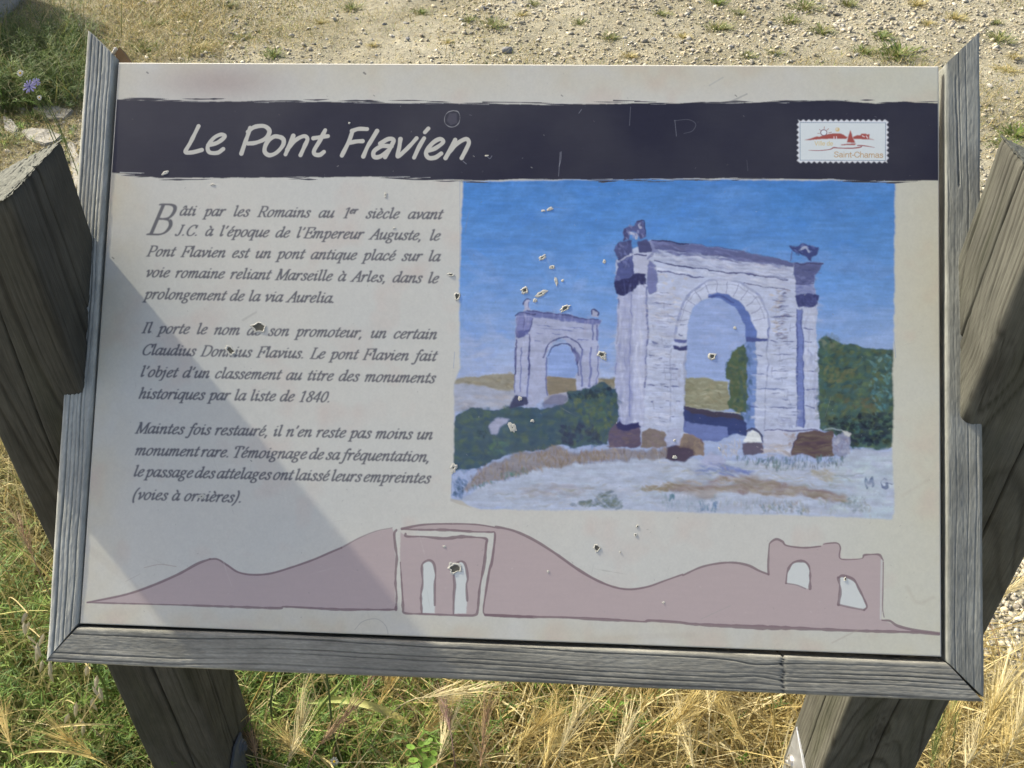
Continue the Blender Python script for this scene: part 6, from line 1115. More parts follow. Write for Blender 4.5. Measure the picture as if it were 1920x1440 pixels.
# the same plants grow taller and reach up in front of what is behind: sow the near strip a little wider than seen
def grow(P, dy): P = [np.array(q) for q in P]; return [q-np.array([0, dy]) if q[1] < np.mean([k[1] for k in P]) else q for q in P]
parts = []
for ar, n in ((straw_a, 9500), (straw_b, 1800), (mid_a, 2200), (left_a, 1500)):
    ar = grow(ar, .06)
    parts.append(blade_set(scatter(ar, n, rs), rs, (.10, .30), (.0022, .0060), (.1, .9), (-.7, .1), STRAW, seg=6, tw=1.3))
    parts.append(blade_set(scatter(ar, int(n*.45), rs), rs, (.12, .30), (.0016, .0044), (.9, 1.5), (-.2, .8), STRAW, seg=5))
    parts.append(blade_set(scatter(ar, int(n*.9), rs), rs, (.03, .14), (.002, .007), (0, .35), (-.2, .2), STRAW*.75, seg=4, tw=1.8))
stuff('dry_grass', parts, 'tangled mat of dry straw coloured grass below the board')
# green feathery weeds: many short fine segments on lax stems
def feathery(pts, rs, H=(.06, .20), pal=GREEN, per=34, leaf=(.010, .024)):
    n = len(pts); parts = []; L = rs.uniform(H[0], H[1], n); az = rs.uniform(0, 6.28, n); p0 = rs.uniform(.7, 1.5, n); p1 = rs.uniform(.1, 1.2, n); cols = pick(pal, n, rs)
    parts.append(blades(pts, L, np.full(n, .0020), az, p0, p1, np.zeros(n), cols, cols, 4))
    k = np.repeat(np.arange(n), per); f = rs.uniform(.15, 1, len(k)); t_ = p0[k]+(p1[k]-p0[k])*f/2
    x = pts[k, 0]+np.cos(t_)*np.cos(az[k])*L[k]*f; y = pts[k, 1]+np.cos(t_)*np.sin(az[k])*L[k]*f; z = gz(pts[k, 0], pts[k, 1])+np.sin(t_)*L[k]*f
    m_ = len(k); parts.append(blades(np.stack([x, y], 1), rs.uniform(leaf[0], leaf[1], m_), rs.uniform(.0014, .0028, m_), rs.uniform(0, 6.28, m_), rs.uniform(-.4, 1.0, m_), rs.uniform(-.3, .8, m_), rs.normal(0, .6, m_), cols[k]*rs.uniform(.75, 1.3, (m_, 1)), cols[k]*rs.uniform(.8, 1.5, (m_, 1)), 2, z0=z)); return parts
gl_a = grow(area((-80, 1150), (420, 1200), (380, 1560), (-80, 1560)), .05); gm_a = grow(area((440, 1200), (880, 1200), (860, 1560), (430, 1560)), .05); gm2 = area((1000, 1230), (1180, 1230), (1160, 1400), (1000, 1400))
parts = feathery(scatter(gl_a, 1000, rs), rs, (.10, .30))+feathery(scatter(gm_a, 800, rs), rs, (.10, .26))+feathery(scatter(gm2, 260, rs), rs, (.08, .2))+feathery(scatter(straw_a, 220, rs), rs, (.06, .16), np.vstack([GREEN, OLIVE]))+feathery(scatter(lside, 260, rs), rs, (.08, .24), OLIVE)
parts.append(blade_set(scatter(gl_a, 1600, rs), rs, (.12, .34), (.0025, .006), (.8, 1.5), (-.1, 1.1), np.vstack([GREEN, OLIVE]), np.vstack([OLIVE, STRAW[:2]]))); parts.append(blade_set(scatter(gm_a, 800, rs), rs, (.08, .24), (.002, .005), (.8, 1.5), (-.2, 1.1), np.vstack([GREEN, OLIVE]), OLIVE))
stuff('green_weeds', parts, 'green feathery weeds growing round the left post')
# brown tangled growth on the left side
parts = [blade_set(scatter(lside, 1900, rs), rs, (.10, .30), (.0014, .003), (.3, 1.4), (-.6, .8), np.vstack([DRYG, OLIVE]), DRYG), blade_set(scatter(lside, 600, rs), rs, (.14, .34), (.0014, .0034), (.7, 1.5), (-.3, 1.0), STRAW)]
stuff('dry_grass', parts, 'brownish tangled grass at the left edge beside the post')
# short, thin turf on the far ground
def tdens(x, y):
    f = fbm(x*1.1+9, y*1.1+2, 0*x, 3); l = np.clip((-x-.9)/1.2, 0, 1)*.8; return np.clip(-.05+1.1*f+l+.12, .015, 1)
parts = [blade_set(scatter(far_area, 42000, rs, tdens), rs, (.012, .05), (.0012, .0030), (.3, 1.5), (-.3, 1.0), np.vstack([DRYG, STRAW*.9, OLIVE]), np.vstack([STRAW, DRYG]), seg=3),
         blade_set(scatter(far_area, 12000, rs, tdens), rs, (.010, .035), (.0014, .003), (.4, 1.4), (0, 1.0), GREEN*1.2, OLIVE, seg=2), blade_set(scatter(far_area, 14000, rs), rs, (.012, .06), (.001, .002), (-.1, .3), (-.1, .2), STRAW*.9, seg=2, tw=1)]
stuff('thin_turf', parts, 'sparse dry turf scattered over the sandy gravel path')
# dry straw behind the upper left corner of the frame
ul = area((190, -20), (420, -20), (420, 110), (190, 130)); parts = [blade_set(scatter(ul, 2600, rs), rs, (.03, .12), (.0014, .003), (.1, 1.2), (-.6, .6), np.vstack([STRAW*.85, DRYG]), STRAW, seg=4), blade_set(scatter(ul, 500, rs), rs, (.02, .06), (.0018, .0035), (.5, 1.4), (0, 1), GREEN*1.2, OLIVE, seg=3)]
stuff('dry_grass', parts, 'short straw coloured grass above the left end of the board')
# weeds by the boulder; its shade is partly put into their darker greens
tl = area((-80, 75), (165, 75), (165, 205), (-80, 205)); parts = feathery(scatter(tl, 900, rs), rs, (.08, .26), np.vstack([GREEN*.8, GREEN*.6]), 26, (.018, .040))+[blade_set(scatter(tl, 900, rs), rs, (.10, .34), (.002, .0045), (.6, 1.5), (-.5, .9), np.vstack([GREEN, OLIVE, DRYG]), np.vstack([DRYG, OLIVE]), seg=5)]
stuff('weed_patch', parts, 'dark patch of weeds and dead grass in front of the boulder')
ml_ = area((-60, 205), (160, 215), (150, 420), (-60, 420)); parts = feathery(scatter(ml_, 40, rs), rs, (.02, .06), GREEN*1.3, 20, (.010, .024))+[blade_set(scatter(ml_, 800, rs), rs, (.015, .06), (.0014, .003), (.2, 1.3), (-.3, .8), np.vstack([DRYG, STRAW*.9]), STRAW, seg=3)]
stuff('thin_turf', parts, 'thin dry grass on the bare soil left of the board')

# ------------------------------------------------------------------ single tufts one can tell apart
def tuft_mesh(seed, kind):
    r_ = np.random.RandomState(seed); n = 170; a = r_.uniform(0, 6.28, n); d = np.abs(r_.normal(0, .42, n)); pts = np.stack([np.cos(a)*d, np.sin(a)*d*.8], 1)
    pal = {'green': np.vstack([GREEN*.9, OLIVE*.8]), 'olive': np.vstack([OLIVE*.85, GREEN*.8, DRYG]), 'straw': np.vstack([STRAW*.9, OLIVE])}[kind]
    V, F, C_ = blades(pts, r_.uniform(.2, .75, n), r_.uniform(.025, .06, n), a+r_.normal(0, .5, n), r_.uniform(.3, 1.4, n), r_.uniform(-.2, .8, n), r_.normal(0, .5, n), pick(pal, n, r_), pick(pal*1.2, n, r_), 3, z0=np.zeros(n)); V[:, 2] = np.maximum(V[:, 2], 0)
    return mesh_from('grass_tuft', V, F, [MAT_BLADE], C_)
TM_ = {(k, s): tuft_mesh(60+s, k) for k in ('green', 'olive', 'straw') for s in range(3)}
tufts = [(455, 68, 26, 'green', 'green tuft above the title, left of centre on the path'), (515, 105, 34, 'green', 'bright green tuft touching the board edge above the title'), (790, 22, 24, 'green', 'green tuft near the top, above the middle of the board'), (925, 55, 38, 'olive', 'wide flat olive tuft above the middle of the board'), (880, 42, 24, 'olive', None), (1145, 75, 30, 'olive', None), (1085, 48, 24, 'olive', None), (1240, 30, 26, 'olive', None),
         (1345, 5, 30, 'green', None), (1345, 55, 40, 'olive', None), (1385, 26, 24, 'olive', None), (1450, 105, 26, 'olive', 'olive tuft just above the board edge left of the emblem'), (1540, 60, 40, 'olive', None), (1480, 38, 36, 'olive', None), (1650, 72, 34, 'green', 'dark green spiky tuft above the right end of the board'), (1680, 105, 58, 'green', 'widest green tuft, against the upper right edge of the board'), (1620, 100, 34, 'green', None),
         (1510, 12, 44, 'olive', None), (1590, 5, 40, 'olive', None), (1720, 5, 30, 'straw', None), (1740, 42, 24, 'straw', 'yellowish tuft by the dark pebble, upper right'), (1870, 75, 40, 'olive', None), (1865, 40, 30, 'olive', None), (1905, 248, 50, 'green', 'bright green tuft behind the right post'), (1880, 268, 40, 'green', None), (270, 92, 46, 'green', 'green tuft behind the upper left corner of the board'), (290, 45, 36, 'olive', None),
         (430, 8, 30, 'olive', None), (350, 28, 34, 'straw', None), (375, 90, 40, 'straw', None), (660, 12, 30, 'olive', None), (12, 200, 44, 'green', 'lush green tuft at the left edge beside the flat slabs'), (60, 215, 50, 'green', 'bright green tuft below the blue flower'), (10, 255, 46, 'green', 'green tuft behind the top of the left post'), (20, 232, 30, 'green', None), (52, 188, 26, 'green', None),
         (1400, 110, 26, 'olive', None), (980, 30, 20, 'straw', None), (700, 90, 20, 'straw', None), (840, 85, 20, 'straw', None), (1280, 70, 24, 'straw', None), (600, 40, 22, 'straw', None), (1180, 110, 26, 'straw', None), (1000, 8, 22, 'olive', None), (1790, 30, 30, 'straw', None), (1900, 110, 34, 'straw', None), (1880, 950, 50, 'straw', 'straw tuft right of the right post'), (1870, 1010, 60, 'straw', 'dark dry tuft beside the lower part of the right post'), (1910, 880, 50, 'straw', None), (1890, 130, 30, 'straw', None)]
for i_, (px, py, w_, k_, lab) in enumerate(tufts):
    g_ = ground_at(px, py+4); D = np.linalg.norm(g_-np.array([0, 0, CAM_H])); r_ = w_*D/FPX/1.15
    o = link('grass_tuft', TM_[(k_, i_ % 3)]); o.location = (g_[0], g_[1], float(gz(g_[0], g_[1]))); o.scale = (r_, r_, r_*.7); o.rotation_euler = (0, 0, i_*1.7)
    lab = lab or f"{'low' if w_ < 30 else 'spreading'} {k_} grass tuft {where_txt(px, py)}"
    for wd, sc in (('narrow', (.6, .6, 1.1)), ('flattened', (1.2, 1.2, .45)), ('small ragged', (.7, .5, .8)), ('long', (1.7, .6, .8))):
        if lab not in ST_USED: break
        lab = f"{wd} {k_} grass tuft {where_txt(px, py)}"
        if lab not in ST_USED: o.scale = (r_*sc[0], r_*sc[1], r_*.7*sc[2])
    ST_USED[lab] = 1
    tag(o, lab or f"{'low' if w_ < 30 else 'spreading'} {k_} grass tuft {where_txt(px, py)}", 'grass tuft', 'grass tufts on the gravel path')
# ================================================================== single plants near the camera
def tube_along(P, r, n=5):
    P = np.asarray(P, float); m_ = len(P); R = np.full(m_, r) if np.isscalar(r) else np.asarray(r); T = np.gradient(P, axis=0); T /= np.linalg.norm(T, axis=1)[:, None]+1e-9
    up = np.array([.3, .2, 1.]); S = np.cross(T, up); S /= np.linalg.norm(S, axis=1)[:, None]+1e-9; Q = np.cross(T, S); a = np.arange(n)*2*math.pi/n
    V = (P[:, None, :]+R[:, None, None]*(np.cos(a)[None, :, None]*S[:, None, :]+np.sin(a)[None, :, None]*Q[:, None, :])).reshape(-1, 3); i = np.arange(m_-1)[:, None]*n; j = np.arange(n)[None, :]
    return V, np.stack([i+j, i+(j+1) % n, i+n+(j+1) % n, i+n+j], -1).reshape(-1, 4)
def curve3(p0, p1, p2, n=14):
    t = np.linspace(0, 1, n)[:, None]; return (1-t)**2*np.array(p0)+2*t*(1-t)*np.array(p1)+t*t*np.array(p2)
MAT_EAR = tint_mat('seed_head', .7, .25)
def ear(P0, dirv, length, rs, col, awn=.045, wid=.006, awns=60):
    """bristly spike: grains in two ranks with long thin awns"""
    d = np.array(dirv, float); d /= np.linalg.norm(d); s = np.cross(d, [.2, .1, 1]); s /= np.linalg.norm(s); q = np.cross(d, s); VV, FF, CC = [], [], []; off = 0
    def add(V, F, c): nonlocal off; VV.append(V); FF.append(F+off); CC.append(np.tile(c, (len(V), 1))*rs.uniform(.8, 1.2)); off += len(V)
    n = int(length/.0035)
    for k in range(n):
        f = k/n; c0 = np.array(P0)+d*length*f; a = (k % 3)*2.1+rs.uniform(-.3, .3); o_ = (s*math.cos(a)+q*math.sin(a)); w = wid*(.5+math.sin(math.pi*min(1, f+.15))*.6)
        g0 = c0+o_*w*.3; g1 = c0+o_*w*.8+d*.007; mid = (g0+g1)/2; t_ = np.cross(d, o_)*.0013
        add(np.array([g0, mid+t_, g1, mid-t_, mid+o_*.0012]), np.array([[0, 1, 4, 4], [1, 2, 4, 4], [2, 3, 4, 4], [3, 0, 4, 4]]), col)
    for k in range(awns):
        f = rs.rand(); c0 = np.array(P0)+d*length*f; a = rs.uniform(0, 6.28); o_ = s*math.cos(a)+q*math.sin(a); tip = c0+d*awn*rs.uniform(.7, 1.1)+o_*awn*rs.uniform(.18, .5); t_ = np.cross(d, o_)*.00048; mid = (c0+tip)/2+o_*awn*.03
        add(np.array([c0-t_, c0+t_, mid+t_*.8, mid-t_*.8, tip, tip]), np.array([[0, 1, 2, 3], [3, 2, 4, 4]]), np.array(col)*1.02)
    V = np.vstack(VV); F = np.vstack(FF).tolist(); F = [list(dict.fromkeys(f)) for f in F]; return V, F, np.vstack(CC)
def lift(px, py, z):                                        # world point at height z seen at that pixel
    return ground_at(px, py, z)
def barley(px, py, hz, tip_px, tip_py, tone, label, seed, elen=.055, awn=.05, group='bristly barley heads below the board'):
    """ear base at pixel (px,py) at height hz, pointing to the second pixel"""
    rs = np.random.RandomState(seed); c = lift(px, py, hz); e = lift(tip_px, tip_py, hz+rs.uniform(-.01, .03)); d = e-c; d /= np.linalg.norm(d)+1e-9
    root = np.array([c[0]-d[0]*.10+rs.uniform(-.03, .03), c[1]-d[1]*.06+rs.uniform(-.03, .03), 0.]); root[2] = float(gz(root[0], root[1]))
    t = empty('wild_barley', root); P = curve3((0, 0, 0), c-root-np.array([d[0]*.07, d[1]*.07, .01]), c-root); V, F = tube_along(P, .0009); col = {'gold': (.55, .44, .18), 'pale': (.68, .60, .36), 'brown': (.36, .25, .15), 'green': (.26, .30, .10), 'purple': (.33, .22, .19)}[tone]
    link('stem', mesh_from('stem', V, F, [MAT_EAR], np.tile(np.array(col)*.9, (len(V), 1)), smooth=True), t)
    V, F, C_ = ear(c-root, d, elen, rs, col, awn); link('seed_head', mesh_from('seed_head', V, F, [MAT_EAR], C_), t); tag(t, label, 'wild barley', group)
# (base pixel, height, tip pixel, tone, words)
BL = [(672, 1310, .22, 690, 1282, 'brown', 'reddish brown barley head below the middle of the bottom rail'), (705, 1330, .20, 722, 1300, 'gold', 'golden upright barley head right of the reddish one'), (745, 1300, .18, 725, 1275, 'brown', 'brown barley head tucked under the bottom rail'), (790, 1308, .22, 842, 1300, 'pale', 'pale barley head lying level, bristles to the right'),
      (845, 1372, .20, 838, 1335, 'purple', 'purplish barley head standing below the board centre'), (780, 1385, .18, 815, 1355, 'gold', 'golden barley head slanting to the right of the green weeds'), (820, 1430, .20, 832, 1395, 'pale', 'pale barley head at the lower edge, under the purplish one'), (600, 1395, .24, 640, 1350, 'brown', 'greyish brown bending head on a thick green stalk'),
      (590, 1425, .18, 560, 1405, 'gold', 'golden head low beside the left post'), (1045, 1420, .20, 1062, 1385, 'pale', 'pale barley head rising in the middle of the straw'), (1020, 1440, .22, 1030, 1405, 'gold', 'golden barley head at the lower edge, middle'), (970, 1400, .20, 1000, 1370, 'gold', 'yellow barley head right of the board centre'),
      (1330, 1345, .20, 1330, 1300, 'pale', 'pale barley head against the bottom rail, right half'), (1240, 1380, .18, 1270, 1350, 'gold', 'golden barley head in the thick straw'), (1400, 1400, .18, 1380, 1362, 'gold', 'golden barley head left of the metal strap'), (1300, 1440, .18, 1290, 1400, 'pale', 'pale barley head low in the straw mat'),
      (1855, 1330, .22, 1880, 1285, 'pale', 'large pale barley head beside the lower right frame corner'), (1790, 1370, .22, 1790, 1330, 'green', 'yellow green barley head under the right end of the rail'), (1830, 1410, .22, 1850, 1365, 'gold', 'golden barley head below the right frame corner'), (1770, 1420, .20, 1778, 1375, 'gold', 'golden barley head close to the right post'),
      (1895, 1400, .22, 1912, 1350, 'pale', 'pale barley head at the right edge of the ground'), (1870, 1440, .22, 1890, 1395, 'gold', 'golden barley head in the lower right corner'), (1810, 1440, .22, 1822, 1400, 'pale', 'pale barley head at the lower edge right of the post'), (1745, 1440, .2, 1752, 1402, 'green', 'greenish barley head touching the right post'),
      (20, 1400, .24, 12, 1375, 'gold', 'golden head in the lower left corner'), (540, 1430, .2, 552, 1395, 'pale', 'pale head right of the left post'), (480, 1420, .2, 470, 1380, 'brown', 'brown head against the left post'), (900, 1440, .2, 905, 1400, 'brown', 'brown barley head at the lower edge near the centre'),
      (180, 1420, .22, 150, 1400, 'gold', 'golden head left of the left post'), (60, 1040, .3, 45, 1000, 'brown', 'brown head at the left edge beside the frame'), (1150, 1430, .2, 1165, 1395, 'pale', 'pale barley head in the middle of the straw mat'), (1200, 1340, .18, 1215, 1305, 'gold', 'golden barley head just under the bottom rail'),
      (1866, 1120, .12, 1900, 1100, 'pale', 'small dry head on the gravel right of the frame'), (1860, 1180, .14, 1846, 1150, 'brown', 'brown bristly head beside the right frame rail')]
for i_, (a_, b_, z_, c_, d_, tn, lb) in enumerate(BL): barley(a_, b_, z_, c_, d_, tn, lb, 100+i_, elen=.062 if i_ % 3 else .078, awn=.052+.02*(tn in ('pale', 'gold')))

# long stalks and leaves that cross the posts (base on the ground, traced through pixels at rising heights)
def stalk(name, pix, r, col, label, cat, group=None, leaf=False, colt=None):
    P = np.array([lift(x, y, z) for x, y, z in pix]); root = P[0].copy(); S = spline(P, .012)
    t = S-root; n = len(S); colt = colt or col; f = np.linspace(0, 1, n)[:, None]; cc = np.array(col)*(1-f)+np.array(colt)*f
    if leaf:
        T = np.gradient(t, axis=0); T /= np.linalg.norm(T, axis=1)[:, None]; side = np.cross(T, [0.1, -.6, .8]); side /= np.linalg.norm(side, axis=1)[:, None]; nrm = np.cross(side, T)
        w = r*np.sin(np.clip(f*1.02+.02, 0, 1)*math.pi)**.6+.0003; V = np.stack([t-side*w, t-nrm*w*.7, t+side*w], 1).reshape(-1, 3); i = np.arange(n-1)[:, None]*3; F = np.concatenate([np.stack([i, i+1, i+4, i+3], -1), np.stack([i+1, i+2, i+5, i+4], -1)], 1).reshape(-1, 4); C_ = np.repeat(cc, 3, 0)
    else: V, F = tube_along(t, np.linspace(r, r*.6, n), 6); C_ = np.repeat(cc, 6, 0)
    o = link(name, mesh_from(name, V, F, [MAT_BLADE if leaf else MAT_EAR], C_, smooth=True), loc=root); tag(o, label, cat, group); return o
GS = 'long stalks rising in front of the posts'
stalk('grass_stalk', [(420, 1445, .05), (375, 1365, .22), (335, 1300, .34), (297, 1245, .42)], .0024, (.13, .18, .07), 'thick green stalk crossing the front of the left post', 'grass stalk', GS)
stalk('grass_stalk', [(360, 1450, .05), (325, 1370, .22), (290, 1325, .32), (250, 1290, .38), (222, 1252, .42)], .0013, (.16, .19, .08), 'thin green stalk leaning left across the left post', 'grass stalk', GS)
stalk('grass_stalk', [(222, 1452, .02), (218, 1390, .12), (205, 1330, .2), (195, 1285, .28), (172, 1240, .34)], .0026, (.14, .20, .06), 'green stalk left of the left post', 'grass stalk', GS)
stalk('grass_stalk', [(460, 1450, .03), (461, 1380, .14), (466, 1335, .2), (490, 1285, .26), (500, 1262, .28)], .0022, (.42, .32, .10), 'ochre stalk along the right edge of the left post', 'grass stalk', GS)
stalk('grass_stalk', [(640, 1450, .05), (624, 1370, .2), (618, 1310, .3), (612, 1262, .36)], .0020, (.12, .16, .06), 'dark green upright stalk below the bottom rail', 'grass stalk', GS)
stalk('grass_stalk', [(520, 1400, .05), (508, 1330, .2), (512, 1290, .26), (518, 1255, .3)], .0022, (.13, .17, .07), 'dark green stalk just right of the left post', 'grass stalk', GS)
stalk('grass_stalk', [(590, 1340, .20), (612, 1312, .24), (640, 1280, .3), (655, 1258, .34)], .0030, (.24, .32, .09), 'bright green leaning stem under the bottom rail', 'grass stalk', GS)
stalk('grass_stalk', [(690, 1345, .06), (760, 1338, .09), (900, 1328, .12), (1040, 1318, .13), (1180, 1312, .12), (1260, 1310, .1)], .0016, (.42, .40, .14), 'long yellow stem lying level under the board', 'grass stalk', GS, colt=(.6, .5, .22))
stalk('grass_leaf', [(575, 1318, .14), (640, 1312, .19), (700, 1325, .21), (748, 1345, .17), (772, 1362, .1)], .0052, (.34, .44, .14), 'broad pale green leaf bending under the middle of the board', 'grass leaf', None, True, (.62, .52, .22))
stalk('grass_leaf', [(60, 1375, .1), (110, 1362, .2), (170, 1358, .24), (232, 1360, .22)], .0020, (.66, .56, .26), 'pale straw leaf curving left of the left post', 'grass leaf', None, True)
stalk('grass_leaf', [(0, 1440, .1), (45, 1412, .2), (110, 1408, .25), (170, 1420, .22), (215, 1445, .1)], .0019, (.70, .58, .24), 'straw leaf arching in the lower left corner', 'grass leaf', None, True)
stalk('grass_leaf', [(280, 1438, .12), (330, 1415, .18), (385, 1418, .2), (435, 1442, .14)], .0038, (.26, .28, .08), 'green leaf arching across the foot of the left post', 'grass leaf', None, True, (.45, .38, .12))
stalk('grass_leaf', [(262, 1400, .08), (290, 1420, .1), (330, 1445, .06)], .0035, (.16, .22, .05), 'green leaf at the foot of the left post', 'grass leaf', None, True)
stalk('grass_stalk', [(75, 1200, .22), (50, 1140, .34), (22, 1085, .42), (-8, 1040, .46)], .0010, (.40, .36, .16), 'thin dry stalk left of the frame', 'grass stalk', GS)
stalk('grass_stalk', [(95, 960, .05), (60, 900, .35), (30, 850, .5), (-5, 800, .6)], .0009, (.34, .36, .12), 'thin greenish stem in front of the left post', 'grass stalk', GS); stalk('grass_stalk', [(96, 965, .05), (40, 905, .3), (-6, 872, .42)], .0008, (.30, .34, .12), 'second thin stem in front of the left post', 'grass stalk', GS)
stalk('grass_stalk', [(0, 1152, .2), (40, 1146, .26), (90, 1145, .28)], .0013, (.50, .48, .18), 'yellow stem lying level left of the frame', 'grass stalk', GS)
stalk('grass_stalk', [(105, 1270, .05), (130, 1225, .12), (186, 1150, .3)], .0009, (.6, .55, .34), 'pale straw standing behind the lower left frame corner', 'grass stalk', GS) if False else None
stalk('grass_stalk', [(85, 1442, .05), (140, 1370, .2), (186, 1302, .34)], .0011, (.6, .5, .26), 'straight straw stem leaning right, lower left', 'grass stalk', GS)
for i_, (x0, y0, x1, y1, z1) in enumerate([(1440, 1440, 1448, 1302, .3), (1180, 1445, 1150, 1290, .26), (1395, 1425, 1330, 1335, .2), (1270, 1445, 1310, 1350, .22), (970, 1445, 985, 1300, .3), (1225, 1430, 1360, 1290, .2), (1130, 1400, 1180, 1345, .2), (1010, 1335, 1035, 1300, .2)]):
    stalk('grass_stalk', [(x0, y0, .04), ((x0+x1)/2+8, (y0+y1)/2, z1*.6), (x1, y1, z1)], .0014, (.55, .45, .18), ['upright straw left of the metal strap', 'upright straw in the middle of the mat', 'leaning straw left of the right post', 'straw leaning right in the mat', 'brown upright stem near the board centre', 'long straw leaning to the right post', 'short pale straw in the mat', 'short straw near the board centre'][i_], 'grass stalk', 'straw stalks in the mat')
# tall thin stalks behind the board at the top
for i_, pp in enumerate([[(352, 118, .05), (362, 70, .35), (385, 0, .7), (392, -30, .8)], [(228, 70, .1), (228, 20, .35), (229, -30, .6)], [(163, 100, .1), (150, 60, .3), (138, 25, .45)]]):
    stalk('grass_stalk', pp, .0013, (.20, .24, .08), ['long green stalk rising behind the board above the title', 'thin stalk above the top of the left frame rail', 'dry stalk beside the top of the left frame rail'][i_], 'grass stalk', 'tall stalks behind the board')
# wild oat spikelets hanging left of the frame
def oat(px, py, z, label, seed):
    r_ = np.random.RandomState(seed); root = lift(px, py+70, .02); t = empty('wild_oat', root); top = lift(px, py, z); P = curve3((0, 0, 0), (top-root)*np.array([.3, .3, .8]), top-root); V, F = tube_along(P, .0010); link('stem', mesh_from('stem', V, F, [MAT_EAR], np.tile((.50, .42, .2), (len(V), 1)), smooth=True), t)
    for k in range(6):
        b0 = (top-root)*(1-.04*k)+np.array([r_.uniform(-.012, .012), r_.uniform(-.01, .01), -.01*k]); d = np.array([r_.uniform(-.6, .6), r_.uniform(-.6, 0), -1]); d /= np.linalg.norm(d); L = r_.uniform(.022, .032); s = np.cross(d, [0, 1, .3]); s /= np.linalg.norm(s); q = np.cross(d, s); V = [b0]; 
        for f, w in ((.35, .0035), (.7, .0026)):
            for a in range(4): V.append(b0+d*L*f+(s*math.cos(a*1.57)+q*.6*math.sin(a*1.57))*w)
        V.append(b0+d*L); F = [[0, 1+a, 1+(a+1) % 4] for a in range(4)]+[[1+a, 5+a, 5+(a+1) % 4, 1+(a+1) % 4] for a in range(4)]+[[5+a, 9, 5+(a+1) % 4] for a in range(4)]
        link('spikelet', mesh_from('spikelet', V, F, [MAT_EAR], np.tile(np.array((.66, .60, .42))*r_.uniform(.85, 1.1), (len(V), 1))), t)
    tag(t, label, 'wild oat', 'wild oats round the left post')
oat(52, 1150, .40, 'pale wild oat head hanging left of the frame', 1); oat(75, 1195, .34, 'wild oat beside the lower left frame corner', 2); oat(140, 1320, .26, 'wild oat with pale spikelets left of the left post', 3); oat(262, 1262, .42, 'wild oat hanging in front of the left post', 4); oat(170, 1255, .36, 'wild oat under the lower left frame corner', 5); oat(265, 1325, .34, 'single drooping oat against the dark left post', 6)
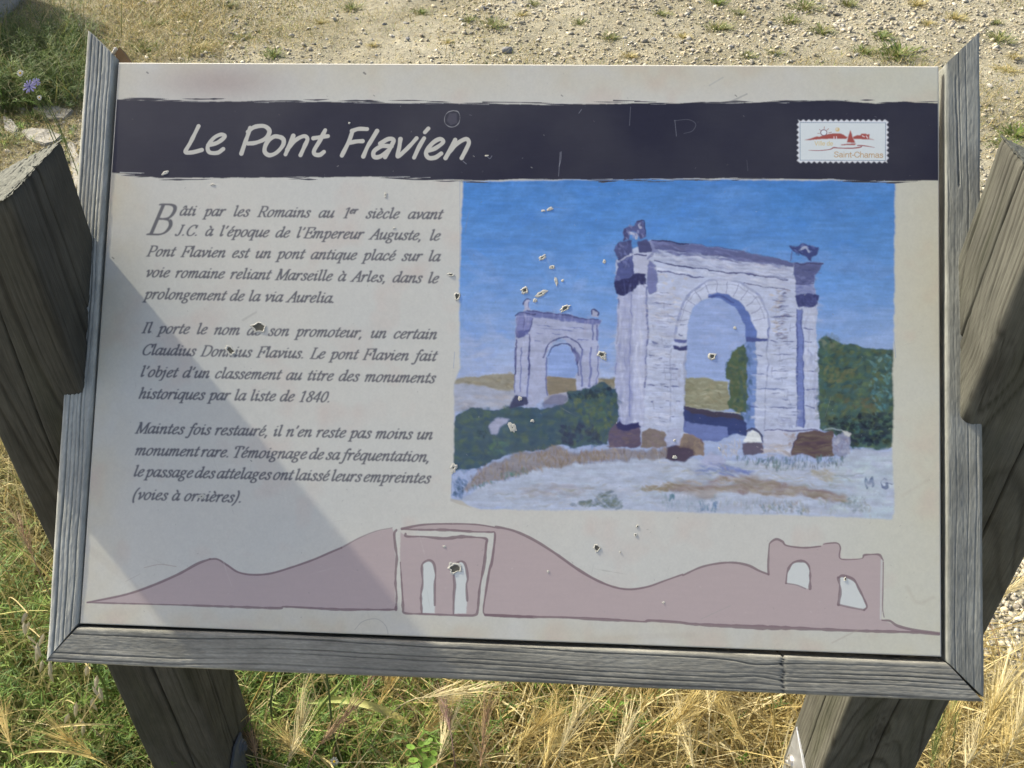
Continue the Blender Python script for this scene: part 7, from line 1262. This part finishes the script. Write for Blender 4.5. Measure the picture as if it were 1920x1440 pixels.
# flowers
def flower(px, py, z, label, cat, kind, rad, seed, name):
    r_ = np.random.RandomState(seed); top = lift(px, py, z); root = np.array([top[0]+.03, top[1]+.02, 0.]); root[2] = float(gz(root[0], root[1])); t = empty(name, root); P = curve3((0, 0, 0), (top-root)*np.array([-.2, .2, .6]), top-root)
    V, F = tube_along(P, .0014); link('stem', mesh_from('stem', V, F, [MAT_EAR], np.tile((.13, .18, .06), (len(V), 1)), smooth=True), t)
    nrm = np.array([r_.uniform(-.2, .2), -.75, .65]); nrm /= np.linalg.norm(nrm); s = np.cross(nrm, [0, 0, 1]); s /= np.linalg.norm(s); q = np.cross(s, nrm); c = top-root; np_ = 11 if kind == 'blue' else 13
    for k in range(np_):
        a = 2*math.pi*k/np_+r_.uniform(-.12, .12); d = s*math.cos(a)+q*math.sin(a); e = np.cross(nrm, d); L = rad*r_.uniform(.85, 1.08); w = rad*(.13 if kind == 'blue' else .14); pr = [(.15, .35, .0), (.5, .9, .03), (.8, 1, .05), (.97, .8, .02), (1.0, .3, .0)]; V = []
        for f, ww, hh in pr: V += [c+d*L*f-e*w*ww+nrm*rad*hh, c+d*L*f+nrm*rad*(hh+.03), c+d*L*f+e*w*ww+nrm*rad*hh]
        F = sum([[[i*3, i*3+1, i*3+4, i*3+3], [i*3+1, i*3+2, i*3+5, i*3+4]] for i in range(4)], [])
        col = (.34, .32, .58) if kind == 'blue' else (.72, .72, .66); link('petal', mesh_from('petal', V, F, [MAT_BLADE], np.tile(np.array(col)*r_.uniform(.85, 1.15), (len(V), 1))), t)
    bm = bmesh.new(); bmesh.ops.create_icosphere(bm, subdivisions=2, radius=rad*(.16 if kind == 'blue' else .36)); 
    for v in bm.verts: v.co = v.co*(1 if v.co.z < 0 else .8); v.co += Vector(c+nrm*rad*.04)
    V = np.array([v.co[:] for v in bm.verts]); F = np.array([[v.index for v in f.verts] for f in bm.faces]); bm.free(); link('flower_centre', mesh_from('flower_centre', V, F, [MAT_EAR], np.tile((.12, .12, .35) if kind == 'blue' else (.75, .52, .03), (len(V), 1)), smooth=True), t)
    tag(t, label, cat)
flower(55, 162, .42, 'blue violet wild flower with open petals among dark weeds', 'wild flower', 'blue', .020, 1, 'chicory_flower')
flower(68, 153, .40, 'smaller pale violet flower behind the blue violet one', 'wild flower', 'blue', .013, 4, 'chicory_flower')
flower(38, 137, .38, 'little white daisy with a yellow centre above the blue flower', 'wild flower', 'white', .0115, 2, 'daisy')
flower(74, 183, .22, 'small faded yellowish daisy below the blue flower', 'wild flower', 'white', .009, 3, 'daisy')
flower(627, 1428, .14, 'small orange yellow daisy at the lower edge', 'wild flower', 'white', .007, 5, 'daisy')
# small broad green leaves by the centre of the lower edge
r_ = np.random.RandomState(4)
t = empty('green_herb', ground_at(790, 1450)); tag(t, 'small bright green herb with round leaves at the lower edge', 'herb')
for k in range(14):
    px, py = [(775, 1425), (785, 1410), (800, 1435), (790, 1395), (810, 1425), (772, 1440), (765, 1412), (798, 1405), (806, 1442), (782, 1438), (814, 1412), (792, 1420), (770, 1400), (803, 1390)][k]
    c = lift(px, py, .14+r_.uniform(0, .05))-np.array(t.location); a = r_.uniform(0, 6.28); s = np.array([math.cos(a), math.sin(a), r_.uniform(-.3, .3)]); q = np.array([-math.sin(a), math.cos(a), .4]); w = r_.uniform(.004, .007); V = [c+s*w*math.cos(b_)*1.3+q*w*math.sin(b_) for b_ in np.linspace(0, 2*math.pi, 9)[:-1]]+[c-np.array([0, 0, .001])]
    link('leaf', mesh_from('leaf', V, [[8, i, (i+1) % 8] for i in range(8)], [MAT_BLADE], np.tile(np.array((.20, .34, .06))*r_.uniform(.8, 1.2), (9, 1))), t)
    V, F = tube_along(curve3((0, 0, 0), c*.6+np.array([0, 0, .03]), c, 6), .0006, 4); link('stem', mesh_from('stem', V, F, [MAT_EAR], np.tile((.16, .22, .06), (len(V), 1))), t)
for k, (px, py) in enumerate([(474, 1262), (30, 1060), (1270, 1262)]):
    pass
